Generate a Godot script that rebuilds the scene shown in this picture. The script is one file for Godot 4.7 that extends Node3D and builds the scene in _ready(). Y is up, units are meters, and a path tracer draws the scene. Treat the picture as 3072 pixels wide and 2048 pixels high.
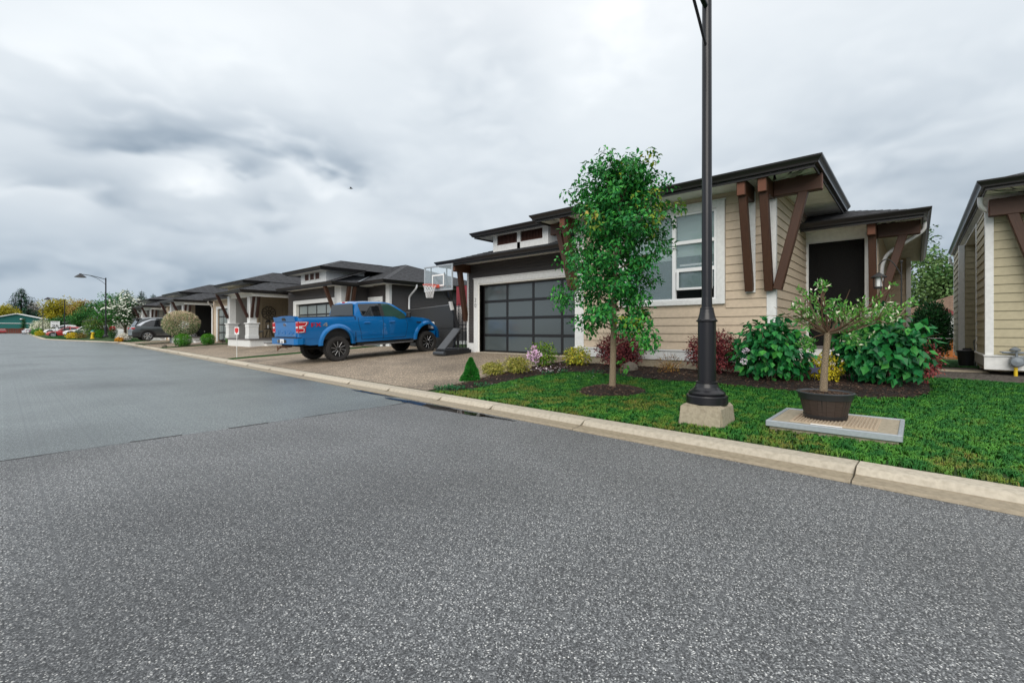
extends Node3D
# A residential street under an overcast sky: x runs along the kerb, y is up, -z points towards the houses.

const CAM_Y := 1.25
var rng := RandomNumberGenerator.new()
var origin := Vector3.ZERO          # base of the thing that is being built; its parts are stored relative to it
var used_names := {}
var M := {}                         # materials by name

# ---------------------------------------------------------------- mesh building
class MB:
	var v := PackedVector3Array()
	var n := PackedVector3Array()
	var t := PackedVector2Array()
	var t2 := PackedVector2Array()
	var c := PackedColorArray()
	var col := Color(1, 1, 1)
	var xf := Transform3D()
	var tinted := false

	func vert(p: Vector3, nn: Vector3, uv := Vector2.ZERO) -> void:
		v.append(xf * p)
		n.append((xf.basis * nn).normalized())
		t.append(uv)
		c.append(col)

	func tri(a: Vector3, b: Vector3, d: Vector3) -> void:      # counter-clockwise seen from outside
		var nn := (b - a).cross(d - a).normalized()
		vert(a, nn); vert(d, nn); vert(b, nn)

	func trin(a: Vector3, b: Vector3, d: Vector3, na: Vector3, nb: Vector3, nd: Vector3) -> void:
		vert(a, na); vert(d, nd); vert(b, nb)

	func quad(a: Vector3, b: Vector3, d: Vector3, e: Vector3, uv := Rect2(0, 0, 1, 1)) -> void:
		var nn := (b - a).cross(e - a)
		if nn.length_squared() < 1e-14:
			nn = (d - b).cross(e - b)
		nn = nn.normalized()
		var p := uv.position
		var q := uv.end
		vert(a, nn, p); vert(d, nn, q); vert(b, nn, Vector2(q.x, p.y))
		vert(a, nn, p); vert(e, nn, Vector2(p.x, q.y)); vert(d, nn, q)

	func quadn(a: Vector3, b: Vector3, d: Vector3, e: Vector3, na: Vector3, nb: Vector3, nd: Vector3, ne: Vector3) -> void:
		vert(a, na); vert(d, nd); vert(b, nb)
		vert(a, na); vert(e, ne); vert(d, nd)

	func poly(pts: PackedVector3Array) -> void:                # convex, counter-clockwise seen from outside
		for i in range(1, pts.size() - 1):
			tri(pts[0], pts[i], pts[i + 1])

	func box(a: Vector3, b: Vector3) -> void:
		var lo := a.min(b)
		var hi := a.max(b)
		obox(Transform3D(Basis.from_scale(hi - lo), (lo + hi) * 0.5), 0.0)

	func cbox(a: Vector3, b: Vector3, r: float) -> void:       # box with chamfered edges
		var lo := a.min(b)
		var hi := a.max(b)
		obox(Transform3D(Basis.from_scale(hi - lo), (lo + hi) * 0.5), r)

	func obox(f: Transform3D, r: float) -> void:               # unit cube under f; r = chamfer in metres
		var s := Vector3(f.basis.x.length(), f.basis.y.length(), f.basis.z.length())
		var ax := [f.basis.x / s.x, f.basis.y / s.y, f.basis.z / s.z]
		var h := s * 0.5
		r = minf(r, minf(h.x, minf(h.y, h.z)) * 0.6)
		var o := f.origin
		for k in 3:
			var a: Vector3 = ax[k]
			var b: Vector3 = ax[(k + 1) % 3]
			var d: Vector3 = ax[(k + 2) % 3]
			var ha: float = h[k]
			var hb: float = h[(k + 1) % 3] - r
			var hd: float = h[(k + 2) % 3] - r
			for sg: float in [-1.0, 1.0]:
				var m: Vector3 = o + a * ha * sg
				if sg > 0:
					quad(m - b * hb - d * hd, m + b * hb - d * hd, m + b * hb + d * hd, m - b * hb + d * hd, Rect2(0, 0, hb * 2, hd * 2))
				else:
					quad(m - b * hb - d * hd, m - b * hb + d * hd, m + b * hb + d * hd, m + b * hb - d * hd, Rect2(0, 0, hb * 2, hd * 2))
				if r > 0.0:
					for sb: float in [-1.0, 1.0]:                  # chamfer between the face a and the face b
						var p: Vector3 = o + a * ha * sg + b * hb * sb
						var q: Vector3 = o + a * (ha - r) * sg + b * (hb + r) * sb
						if sg * sb > 0:
							quad(p - d * hd, q - d * hd, q + d * hd, p + d * hd)
						else:
							quad(p + d * hd, q + d * hd, q - d * hd, p - d * hd)
		if r > 0.0:
			for sx: float in [-1.0, 1.0]:
				for sy: float in [-1.0, 1.0]:
					for sz: float in [-1.0, 1.0]:
						var p1: Vector3 = o + ax[0] * h.x * sx + ax[1] * (h.y - r) * sy + ax[2] * (h.z - r) * sz
						var p2: Vector3 = o + ax[0] * (h.x - r) * sx + ax[1] * h.y * sy + ax[2] * (h.z - r) * sz
						var p3: Vector3 = o + ax[0] * (h.x - r) * sx + ax[1] * (h.y - r) * sy + ax[2] * h.z * sz
						if sx * sy * sz > 0:
							tri(p1, p2, p3)
						else:
							tri(p1, p3, p2)

	func bar(p: Vector3, q: Vector3, w: float, hgt: float, r := 0.0, up := Vector3.UP) -> void:   # straight timber from p to q
		var x := q - p
		var z := x.cross(up)
		if z.length() < 1e-5:
			z = x.cross(Vector3.RIGHT)
		z = z.normalized()
		var y := z.cross(x).normalized()
		var f := Transform3D(Basis(x, y * hgt, z * w), (p + q) * 0.5)
		var keep := t.size()
		obox(f, r)
		var len_ := x.length()                                     # grain runs along the bar
		var xn := x / len_
		var shift := fposmod(p.x * 7.31 + p.y * 3.7 + p.z * 5.13, 1.0)
		for i in range(keep, t.size()):
			var rel: Vector3 = xf.affine_inverse() * v[i] - p
			t[i] = Vector2(rel.dot(xn), rel.dot(y) + rel.dot(z) * 1.0 + shift)

	func tube(pts: PackedVector3Array, rad: PackedFloat32Array, sides := 8, caps := true) -> void:
		var k := pts.size()
		var rings: Array[PackedVector3Array] = []
		var dirs: Array[PackedVector3Array] = []
		var ref := Vector3.UP
		var d0 := (pts[1] - pts[0]).normalized()
		if absf(d0.dot(ref)) > 0.9:
			ref = Vector3.RIGHT
		var side := d0.cross(ref).normalized()
		for i in k:
			var d := (pts[mini(i + 1, k - 1)] - pts[maxi(i - 1, 0)]).normalized()
			side = (side - d * side.dot(d)).normalized()
			var up := d.cross(side)
			var ring := PackedVector3Array()
			var dr := PackedVector3Array()
			for j in sides:
				var a := TAU * j / sides
				var w := side * cos(a) + up * sin(a)
				ring.append(pts[i] + w * rad[mini(i, rad.size() - 1)])
				dr.append(w)
			rings.append(ring)
			dirs.append(dr)
		for i in k - 1:
			for j in sides:
				var e := (j + 1) % sides
				quadn(rings[i][j], rings[i][e], rings[i + 1][e], rings[i + 1][j], dirs[i][j], dirs[i][e], dirs[i + 1][e], dirs[i + 1][j])
		if caps:
			for j in range(1, sides - 1):
				tri(rings[0][0], rings[0][j + 1], rings[0][j])
				tri(rings[k - 1][0], rings[k - 1][j], rings[k - 1][j + 1])

	func rod(a: Vector3, b: Vector3, r: float, sides := 6) -> void:
		tube(PackedVector3Array([a, b]), PackedFloat32Array([r, r]), sides)

	func lathe(at: Vector3, prof: PackedVector2Array, sides := 20, axis := Vector3.UP) -> void:   # profile of (radius, height), from below upwards
		var ref := Vector3.RIGHT if absf(axis.x) < 0.9 else Vector3.UP
		var u := (ref - axis * axis.dot(ref)).normalized()
		var w := axis.cross(u)
		for i in prof.size() - 1:
			var p := prof[i]
			var q := prof[i + 1]
			var slope := Vector2(q.y - p.y, p.x - q.x).normalized()
			if slope.length() < 0.5:
				continue
			for j in sides:
				var a0 := TAU * j / sides
				var a1 := TAU * (j + 1) / sides
				var r0 := u * cos(a0) + w * sin(a0)
				var r1 := u * cos(a1) + w * sin(a1)
				var n0 := r0 * slope.x + axis * slope.y
				var n1 := r1 * slope.x + axis * slope.y
				quadn(at + r0 * p.x + axis * p.y, at + r1 * p.x + axis * p.y, at + r1 * q.x + axis * q.y, at + r0 * q.x + axis * q.y, n0, n1, n1, n0)

	func ball(at: Vector3, r: Vector3, seg := 10, rings := 6) -> void:
		for i in rings:
			var b0 := PI * i / rings - PI / 2
			var b1 := PI * (i + 1) / rings - PI / 2
			for j in seg:
				var a0 := TAU * j / seg
				var a1 := TAU * (j + 1) / seg
				var p := [Vector3(cos(b0) * cos(a0), sin(b0), -cos(b0) * sin(a0)), Vector3(cos(b0) * cos(a1), sin(b0), -cos(b0) * sin(a1)), Vector3(cos(b1) * cos(a1), sin(b1), -cos(b1) * sin(a1)), Vector3(cos(b1) * cos(a0), sin(b1), -cos(b1) * sin(a0))]
				quadn(at + p[0] * r, at + p[1] * r, at + p[2] * r, at + p[3] * r, p[0], p[1], p[2], p[3])

	func extrude(outline: PackedVector2Array, f: Transform3D, depth: float) -> void:   # outline in f's xy plane, counter-clockwise, front at +z
		var idx := Geometry2D.triangulate_polygon(outline)
		var k := outline.size()
		for i in range(0, idx.size(), 3):
			var a := outline[idx[i]]
			var b := outline[idx[i + 1]]
			var d := outline[idx[i + 2]]
			if (b - a).cross(d - a) < 0:
				var s := b
				b = d
				d = s
			tri(f * Vector3(a.x, a.y, depth / 2), f * Vector3(b.x, b.y, depth / 2), f * Vector3(d.x, d.y, depth / 2))
			tri(f * Vector3(a.x, a.y, -depth / 2), f * Vector3(d.x, d.y, -depth / 2), f * Vector3(b.x, b.y, -depth / 2))
		for i in k:
			var a := outline[i]
			var b := outline[(i + 1) % k]
			quad(f * Vector3(a.x, a.y, -depth / 2), f * Vector3(b.x, b.y, -depth / 2), f * Vector3(b.x, b.y, depth / 2), f * Vector3(a.x, a.y, depth / 2))

	func leaf(p: Vector3, dir: Vector3, nrm: Vector3, len_: float, wid: float, droop := 0.15) -> void:   # a folded leaf of four faces
		var d := dir.normalized()
		var s := d.cross(nrm)
		if s.length() < 1e-4:
			s = d.cross(Vector3(0.3, 1, 0.2))
		s = s.normalized()
		var up := s.cross(d)
		var tip := p + d * len_ - up * len_ * droop
		var mid := p + d * len_ * 0.45 - up * wid * 0.18
		var l := p + d * len_ * 0.4 - s * wid * 0.5
		var r := p + d * len_ * 0.4 + s * wid * 0.5
		tri(p, mid, l); tri(mid, tip, l); tri(p, r, mid); tri(mid, r, tip)

	func petal(p: Vector3, dir: Vector3, nrm: Vector3, len_: float, wid: float) -> void:   # a small leaf of two faces
		var d := dir.normalized()
		var s := d.cross(nrm)
		if s.length() < 1e-4:
			s = d.cross(Vector3(0.3, 1, 0.2))
		s = s.normalized() * wid * 0.5
		tri(p - s * 0.3, p + d * len_ * 0.5 + s, p + d * len_)
		tri(p - s * 0.3, p + d * len_, p + d * len_ * 0.45 - s)

	func mesh() -> ArrayMesh:
		var a := []
		a.resize(Mesh.ARRAY_MAX)
		a[Mesh.ARRAY_VERTEX] = v
		a[Mesh.ARRAY_NORMAL] = n
		a[Mesh.ARRAY_TEX_UV] = t
		if t2.size() == v.size():
			a[Mesh.ARRAY_TEX_UV2] = t2
		if tinted:
			a[Mesh.ARRAY_COLOR] = c
		var m := ArrayMesh.new()
		m.add_surface_from_arrays(Mesh.PRIMITIVE_TRIANGLES, a)
		return m

func mb(tinted := false) -> MB:
	var b := MB.new()
	b.xf = Transform3D(Basis(), -origin)
	b.tinted = tinted
	return b

# ---------------------------------------------------------------- scene tree
func numbered(called: String) -> String:
	var k: int = used_names.get(called, 0)
	used_names[called] = k + 1
	return called if k == 0 else "%s_%03d" % [called, k]

func thing(called: String, label: String, category: String, at: Vector3, group := "", turn := 0.0) -> Node3D:
	var o := Node3D.new()
	o.name = numbered(called)
	add_child(o)
	o.position = at
	o.rotation.y = turn
	tag(o, label, category, group)
	origin = at
	return o

func local_thing(called: String, label: String, category: String, at: Vector3, group := "", turn := 0.0) -> Node3D:   # parts are given about the thing's own base
	var o := thing(called, label, category, at, group, turn)
	origin = Vector3.ZERO
	return o

func tag(o: Node3D, label: String, category: String, group := "") -> void:
	o.set_meta("label", label)
	o.set_meta("category", category)
	if group:
		o.set_meta("group", group)

func part(called: String, b: MB, m: Material, parent: Node, label := "", kind := "") -> MeshInstance3D:
	var o := MeshInstance3D.new()
	o.mesh = b.mesh()
	o.material_override = m
	o.name = called
	parent.add_child(o, true)
	if label:
		o.set_meta("label", label)
	if kind:
		o.set_meta("kind", kind)
	return o

func struct(called: String, b: MB, m: Material, kind := "structure", label := "") -> MeshInstance3D:
	var o := part(numbered(called), b, m, self)
	o.set_meta("kind", kind)
	if label:
		o.set_meta("label", label)
	return o

func solo(called: String, b: MB, m: Material, label: String, category: String, at: Vector3, group := "") -> MeshInstance3D:   # a thing of one mesh
	var o := part(numbered(called), b, m, self)
	o.position = at
	tag(o, label, category, group)
	return o

func dup(src: Node3D, called: String, label: String, at: Vector3, turn := 0.0, scl := 1.0) -> Node3D:
	var r: Node3D = src.duplicate()
	r.name = numbered(called)
	add_child(r)
	r.position = at
	r.rotation.y = turn
	r.scale = Vector3.ONE * scl
	r.set_meta("label", label)
	return r

func v3(x: float, y: float, b: float) -> Vector3:       # b = metres from the camera's line towards the houses
	return Vector3(x, y, -b)

# ---------------------------------------------------------------- terrain
func kerb_line(x: float) -> float:                       # outer edge of the gutter
	if x > -57.0:
		return 4.575 - 0.0475 * x
	var xs := [-57.0, -61.0, -67.0, -75.0, -85.0, -100.0, -125.0, -205.0, -420.0]
	var bs := [7.28, 6.75, 5.85, 4.6, 3.55, 3.7, 4.1, 5.6, 9.0]
	for i in xs.size() - 1:
		if x >= xs[i + 1]:
			return lerpf(bs[i], bs[i + 1], (xs[i] - x) / (xs[i] - xs[i + 1]))
	return 9.0

func slope_at(x: float) -> float:
	if x < -15.0: return 0.045
	if x < -11.0: return lerpf(0.045, 0.06, (x + 15.0) / 4.0)
	if x < -3.0: return lerpf(0.06, 0.05, (x + 11.0) / 8.0)
	if x < 0.5: return lerpf(0.05, 0.03, (x + 3.0) / 3.5)
	return 0.03

func ground_y(x: float, b: float) -> float:
	var d := b - (kerb_line(x) + 0.47)
	if d < 0.0:
		return 0.0 if d < -0.5 else 0.088 * (d + 0.5) / 0.5
	return 0.088 + (slope_at(x) + 0.006) * minf(d, 6.5) + (0.0 if x > -55.0 else minf(d, 3.0) * 0.06)

func gv(x: float, b: float, up := 0.0) -> Vector3:
	return v3(x, ground_y(x, b) + up, b)

# ---------------------------------------------------------------- materials
func noise_tex(type: int, freq: float, size: int, ramp: Array, octaves := 1, seed_ := 1, ret := 0, normal := false, bump := 4.0, jitter := 1.0) -> NoiseTexture2D:
	var f := FastNoiseLite.new()
	f.noise_type = type
	f.frequency = freq
	f.seed = seed_
	f.fractal_type = FastNoiseLite.FRACTAL_FBM if octaves > 1 else FastNoiseLite.FRACTAL_NONE
	f.fractal_octaves = octaves
	if type == FastNoiseLite.TYPE_CELLULAR:
		f.cellular_return_type = ret
		f.cellular_jitter = jitter
	var t := NoiseTexture2D.new()
	t.width = size
	t.height = size
	t.seamless = true
	t.seamless_blend_skirt = 0.1
	t.noise = f
	if normal:
		t.as_normal_map = true
		t.bump_strength = bump
	if ramp.size():
		var g := Gradient.new()
		g.offsets = PackedFloat32Array(ramp.map(func(r): return r[0]))
		g.colors = PackedColorArray(ramp.map(func(r): return r[1]))
		t.color_ramp = g
	return t

func grey(x: float) -> Color:
	return Color(x, x, x)

func mat(called: String, color: Color, rough := 0.7, metal := 0.0) -> StandardMaterial3D:
	var m := StandardMaterial3D.new()
	m.resource_name = called
	m.albedo_color = color
	m.roughness = rough
	m.metallic = metal
	M[called] = m
	return m

func lin(r: float, g: float, b: float) -> Color:        # a real-world base colour, given as linear values
	return Color(r, g, b).linear_to_srgb()

func tri_tex(m: StandardMaterial3D, t: Texture2D, scale: float, bump: Texture2D = null, bump_cm := 0.0, world := true) -> void:
	m.uv1_triplanar = true
	m.uv1_world_triplanar = world
	m.uv1_scale = Vector3.ONE * scale
	m.uv1_triplanar_sharpness = 8.0
	if t:
		m.albedo_texture = t
	if bump:
		m.heightmap_enabled = true
		m.heightmap_texture = bump
		m.heightmap_scale = bump_cm

func foliage(called: String, rough := 0.55, back := 0.35) -> StandardMaterial3D:
	var m := mat(called, Color.WHITE, rough)
	m.vertex_color_use_as_albedo = true
	m.backlight_enabled = true
	m.backlight = Color(back, back, back * 0.7)
	m.cull_mode = BaseMaterial3D.CULL_DISABLED
	m.metallic_specular = 0.35
	return m

func make_materials() -> void:
	var cell := FastNoiseLite.TYPE_CELLULAR
	var smp := FastNoiseLite.TYPE_SIMPLEX_SMOOTH
	var val := FastNoiseLite.CellularReturnType.RETURN_CELL_VALUE
	var dist := FastNoiseLite.CellularReturnType.RETURN_DISTANCE
	var stain := noise_tex(smp, 0.006, 512, [[0.0, grey(0.74)], [0.35, grey(0.9)], [0.6, grey(1.0)], [1.0, grey(0.86)]], 5, 11)
	var fine := noise_tex(smp, 0.03, 512, [[0.0, grey(0.93)], [1.0, grey(1.0)]], 4, 5)
	var bumpy := noise_tex(smp, 0.11, 512, [], 4, 21)
	# asphalt: stones in dark binder
	var stones := noise_tex(cell, 0.085, 1024, [[0.0, Color(0.2, 0.205, 0.21)], [0.3, Color(0.28, 0.285, 0.29)], [0.55, Color(0.35, 0.355, 0.36)], [0.75, Color(0.43, 0.435, 0.44)], [0.9, Color(0.54, 0.545, 0.545)], [0.97, Color(0.7, 0.7, 0.69)], [1.0, Color(0.85, 0.84, 0.82)]], 1, 3, val)
	var stone_bump := noise_tex(cell, 0.085, 1024, [[0.0, grey(1.0)], [0.35, grey(0.72)], [1.0, grey(0.0)]], 1, 3, dist)
	for k in 2:
		var a := mat(["asphalt_new", "asphalt_old"][k], [Color(1.08, 1.09, 1.1), Color(1.06, 1.12, 1.12)][k], [0.58, 0.36][k])
		a.albedo_texture = stones
		a.uv1_scale = Vector3.ONE * [2.1, 2.1][k]
		a.heightmap_enabled = true
		a.heightmap_texture = stone_bump
		a.heightmap_scale = [0.28, 0.07][k]
		a.detail_enabled = true
		a.detail_blend_mode = BaseMaterial3D.BLEND_MODE_MUL
		a.detail_albedo = stain
		a.detail_uv_layer = BaseMaterial3D.DETAIL_UV_2
	# exposed aggregate drive
	var pebbles := noise_tex(cell, 0.07, 1024, [[0.0, Color(0.27, 0.25, 0.23)], [0.35, Color(0.42, 0.39, 0.35)], [0.6, Color(0.53, 0.49, 0.44)], [0.85, Color(0.63, 0.59, 0.53)], [1.0, Color(0.8, 0.77, 0.71)]], 1, 8, val)
	var ag := mat("aggregate", Color(1.12, 1.08, 1.03), 0.7)
	ag.albedo_texture = pebbles
	ag.uv1_scale = Vector3.ONE * 1.1
	ag.heightmap_enabled = true
	ag.heightmap_texture = noise_tex(cell, 0.07, 1024, [[0.0, grey(1.0)], [0.4, grey(0.6)], [1.0, grey(0.0)]], 1, 8, dist)
	ag.heightmap_scale = 0.5
	ag.detail_enabled = true
	ag.detail_blend_mode = BaseMaterial3D.BLEND_MODE_MUL
	ag.detail_albedo = stain
	ag.detail_uv_layer = BaseMaterial3D.DETAIL_UV_2
	tri_tex(mat("gravel", Color(0.72, 0.72, 0.74), 0.9), pebbles, 0.7, stone_bump, 2.0)
	# concrete of kerbs, pad and footings
	var conc := noise_tex(smp, 0.03, 512, [[0.0, Color(0.7, 0.675, 0.63)], [0.4, Color(0.78, 0.76, 0.72)], [0.7, Color(0.83, 0.81, 0.77)], [1.0, Color(0.74, 0.715, 0.67)]], 6, 31)
	tri_tex(mat("concrete", Color(0.86, 0.84, 0.8), 0.8), conc, 0.9, bumpy, 0.05)
	tri_tex(mat("concrete_pale", Color(0.9, 0.88, 0.84), 0.8), conc, 0.9, bumpy, 0.05)
	tri_tex(mat("concrete_wet", Color(0.72, 0.68, 0.61), 0.5), conc, 0.9, bumpy, 0.04)
	tri_tex(mat("concrete_footing", Color(0.8, 0.77, 0.71), 0.85), conc, 0.9, bumpy, 0.15)
	tri_tex(mat("tan_lid", Color(0.86, 0.8, 0.73), 0.75), conc, 1.1, bumpy, 0.1)
	# painted boards
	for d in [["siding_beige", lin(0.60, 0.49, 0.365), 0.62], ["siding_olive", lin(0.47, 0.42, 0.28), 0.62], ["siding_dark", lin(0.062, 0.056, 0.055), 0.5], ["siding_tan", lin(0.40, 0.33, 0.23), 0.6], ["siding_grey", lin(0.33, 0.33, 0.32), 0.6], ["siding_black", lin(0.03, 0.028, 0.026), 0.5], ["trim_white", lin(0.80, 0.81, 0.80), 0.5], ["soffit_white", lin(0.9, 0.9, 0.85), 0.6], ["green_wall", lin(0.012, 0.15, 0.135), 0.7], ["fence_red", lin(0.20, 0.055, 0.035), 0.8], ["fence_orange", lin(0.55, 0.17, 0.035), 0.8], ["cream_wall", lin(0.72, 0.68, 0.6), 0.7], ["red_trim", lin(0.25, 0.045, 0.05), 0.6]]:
		tri_tex(mat(d[0], d[1], d[2]), fine, 0.55)
	# stained timber: the grain runs along u
	var grain := Image.create(512, 256, false, Image.FORMAT_RGB8)
	var gn := FastNoiseLite.new()
	gn.frequency = 1.0
	gn.fractal_octaves = 4
	for y in 256:
		for x in 512:
			var u := x / 512.0 * TAU
			var w := y / 256.0 * TAU
			var q := gn.get_noise_3d(cos(u) * 0.55 + sin(w) * 4.0, sin(u) * 0.55 + cos(w) * 4.0, cos(w) * 5.0) * 0.5 + 0.5
			var fib := gn.get_noise_3d(cos(u) * 1.5 + 9.0, sin(u) * 1.5, y * 0.55) * 0.5 + 0.5
			var k := clampf(0.35 + q * 0.55 + (fib - 0.5) * 0.8, 0.0, 1.0)
			grain.set_pixel(x, y, Color(0.62, 0.5, 0.46).lerp(Color(1.0, 0.95, 0.9), k))
	var gt := ImageTexture.create_from_image(grain)
	for d in [["timber", lin(0.085, 0.040, 0.020), 0.55], ["timber_end", lin(0.20, 0.085, 0.045), 0.65], ["timber_dark", lin(0.055, 0.022, 0.015), 0.5], ["louvre_wood", lin(0.09, 0.035, 0.022), 0.6], ["barrel_wood", lin(0.06, 0.049, 0.043), 0.6], ["fence_wood", lin(0.4, 0.2, 0.1), 0.7]]:
		var m := mat(d[0], d[1], d[2])
		m.albedo_texture = gt
		m.uv1_scale = Vector3(0.7, 3.0, 1)
		m.heightmap_enabled = true
		m.heightmap_texture = gt
		m.heightmap_scale = 0.12
	# roofing
	var shing := noise_tex(cell, 0.02, 512, [[0.0, grey(0.55)], [0.5, grey(0.8)], [1.0, grey(1.0)]], 1, 17, val)
	for d in [["shingles", lin(0.085, 0.088, 0.098)], ["shingles_brown", lin(0.30, 0.19, 0.125)]]:
		var m := mat(d[0], d[1], 0.85)
		m.albedo_texture = shing
		m.uv1_scale = Vector3(0.9, 2.2, 1)
		m.heightmap_enabled = true
		m.heightmap_texture = bumpy
		m.heightmap_scale = 0.4
	mat("gutter_black", lin(0.022, 0.020, 0.020), 0.3)
	mat("fascia_black", lin(0.020, 0.018, 0.018), 0.45)
	mat("gutter_shine", lin(0.55, 0.56, 0.58), 0.25, 0.6)
	mat("vinyl_white", lin(0.82, 0.83, 0.84), 0.3)
	mat("frame_black", lin(0.012, 0.012, 0.013), 0.35)
	mat("black_gloss", lin(0.009, 0.009, 0.012), 0.3)
	mat("black_matt", lin(0.018, 0.018, 0.018), 0.7)
	mat("void_black", lin(0.008, 0.008, 0.008), 0.9)
	mat("groove", lin(0.12, 0.11, 0.10), 0.8)
	mat("frosted", lin(0.075, 0.092, 0.096), 0.12)
	M.frosted.metallic_specular = 0.75
	mat("frosted_pale", lin(0.24, 0.28, 0.28), 0.2)
	var g := mat("window_glass", Color(0.62, 0.72, 0.74, 0.25), 0.03)
	g.transparency = BaseMaterial3D.TRANSPARENCY_ALPHA
	g.metallic_specular = 0.7
	var g2 := mat("clear_sheet", Color(0.85, 0.92, 0.95, 0.14), 0.04)
	g2.transparency = BaseMaterial3D.TRANSPARENCY_ALPHA
	mat("blind_fabric", lin(0.42, 0.52, 0.49), 0.8)
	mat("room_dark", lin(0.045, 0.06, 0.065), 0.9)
	var sc := mat("insect_screen", Color(0.02, 0.02, 0.022, 0.9), 0.95)
	sc.transparency = BaseMaterial3D.TRANSPARENCY_ALPHA
	mat("deck_grey", lin(0.13, 0.12, 0.12), 0.7)
	mat("white_plain", lin(0.8, 0.8, 0.78), 0.6)
	mat("steel", lin(0.5, 0.5, 0.5), 0.35, 0.9)
	mat("galvanised", lin(0.42, 0.46, 0.50), 0.45, 0.25)
	tri_tex(M.galvanised, fine, 1.5)
	mat("meter_grey", lin(0.22, 0.25, 0.28), 0.4, 0.3)
	mat("yellow_paint", lin(0.72, 0.5, 0.02), 0.45)
	mat("hydrant_top", lin(0.06, 0.3, 0.33), 0.5)
	mat("red_plastic", lin(0.62, 0.03, 0.03), 0.4)
	mat("rim_orange", lin(0.75, 0.09, 0.045), 0.4)
	mat("net_white", lin(0.8, 0.8, 0.8), 0.8)
	mat("plastic_grey", lin(0.05, 0.055, 0.062), 0.4)
	mat("plastic_black", lin(0.02, 0.021, 0.024), 0.35)
	mat("banner_red", lin(0.22, 0.02, 0.03), 0.7)
	mat("banner_grey", lin(0.55, 0.53, 0.52), 0.7)
	mat("sign_white", lin(0.8, 0.8, 0.8), 0.5)
	mat("letter_black", lin(0.015, 0.015, 0.015), 0.6)
	mat("letter_grey", lin(0.24, 0.25, 0.26), 0.4)
	# plants
	for nm in ["leaf_glossy", "leaf_soft", "needle", "grass_blade"]:
		foliage(nm)
	M.leaf_glossy.roughness = 0.38
	M.needle.backlight = Color(0.15, 0.15, 0.1)
	M.grass_blade.backlight = Color(0.5, 0.5, 0.3)
	var bark := noise_tex(smp, 0.05, 512, [[0.0, Color(0.5, 0.45, 0.4)], [0.5, Color(0.8, 0.76, 0.7)], [1.0, Color(1, 0.98, 0.94)]], 5, 41)
	tri_tex(mat("bark_pale", lin(0.42, 0.36, 0.28), 0.85), bark, 2.5, bumpy, 0.4)
	tri_tex(mat("bark_dark", lin(0.10, 0.07, 0.05), 0.9), bark, 1.0, bumpy, 0.5)
	tri_tex(mat("twig", lin(0.20, 0.125, 0.085), 0.8), bark, 4.0)
	tri_tex(mat("twig_red", lin(0.10, 0.03, 0.03), 0.8), bark, 4.0)
	var soil := mat("soil", lin(0.035, 0.022, 0.016), 0.95)
	tri_tex(soil, noise_tex(smp, 0.05, 512, [[0.0, grey(0.4)], [0.6, grey(0.9)], [1.0, grey(1.3)]], 5, 51), 1.6, bumpy, 3.0)
	var chip := mat("mulch_chip", Color.WHITE, 0.85)
	chip.vertex_color_use_as_albedo = true
	var turf := mat("turf", lin(0.035, 0.075, 0.022), 0.95)
	tri_tex(turf, noise_tex(smp, 0.03, 512, [[0.0, Color(0.55, 0.7, 0.5)], [0.5, Color(0.9, 1.0, 0.75)], [1.0, Color(1.15, 1.05, 0.7)]], 5, 61), 0.8, bumpy, 3.0)
	tri_tex(mat("rock", lin(0.33, 0.30, 0.27), 0.9), conc, 1.6, bumpy, 1.5)
	# vehicle finishes
	for d in [["paint_blue", lin(0.0, 0.17, 0.50), 0.3, 0.25], ["paint_grey", lin(0.07, 0.08, 0.083), 0.3, 0.5], ["paint_white", lin(0.75, 0.76, 0.78), 0.35, 0.0], ["paint_silver", lin(0.6, 0.62, 0.65), 0.3, 0.4], ["paint_red", lin(0.4, 0.02, 0.02), 0.35, 0.1], ["paint_navy", lin(0.03, 0.03, 0.09), 0.35, 0.2]]:
		var m := mat(d[0], d[1], d[2], d[3])
		m.clearcoat_enabled = true
		m.clearcoat = 1.0
		m.clearcoat_roughness = 0.04
	mat("tint_glass", lin(0.012, 0.014, 0.016), 0.03)
	M.tint_glass.metallic_specular = 0.85
	mat("green_glass", lin(0.03, 0.075, 0.06), 0.03)
	M.green_glass.metallic_specular = 0.6
	mat("chrome", lin(0.75, 0.76, 0.78), 0.12, 1.0)
	mat("alloy", lin(0.62, 0.63, 0.65), 0.3, 0.9)
	mat("rubber", lin(0.028, 0.026, 0.025), 0.85)
	mat("black_trim", lin(0.02, 0.02, 0.021), 0.5)
	mat("lens_red", lin(0.5, 0.008, 0.015), 0.12)
	mat("lens_white", lin(0.75, 0.76, 0.76), 0.15)
	mat("under_dark", lin(0.012, 0.011, 0.01), 0.9)
	mat("rust_metal", lin(0.16, 0.085, 0.05), 0.7, 0.3)

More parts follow.
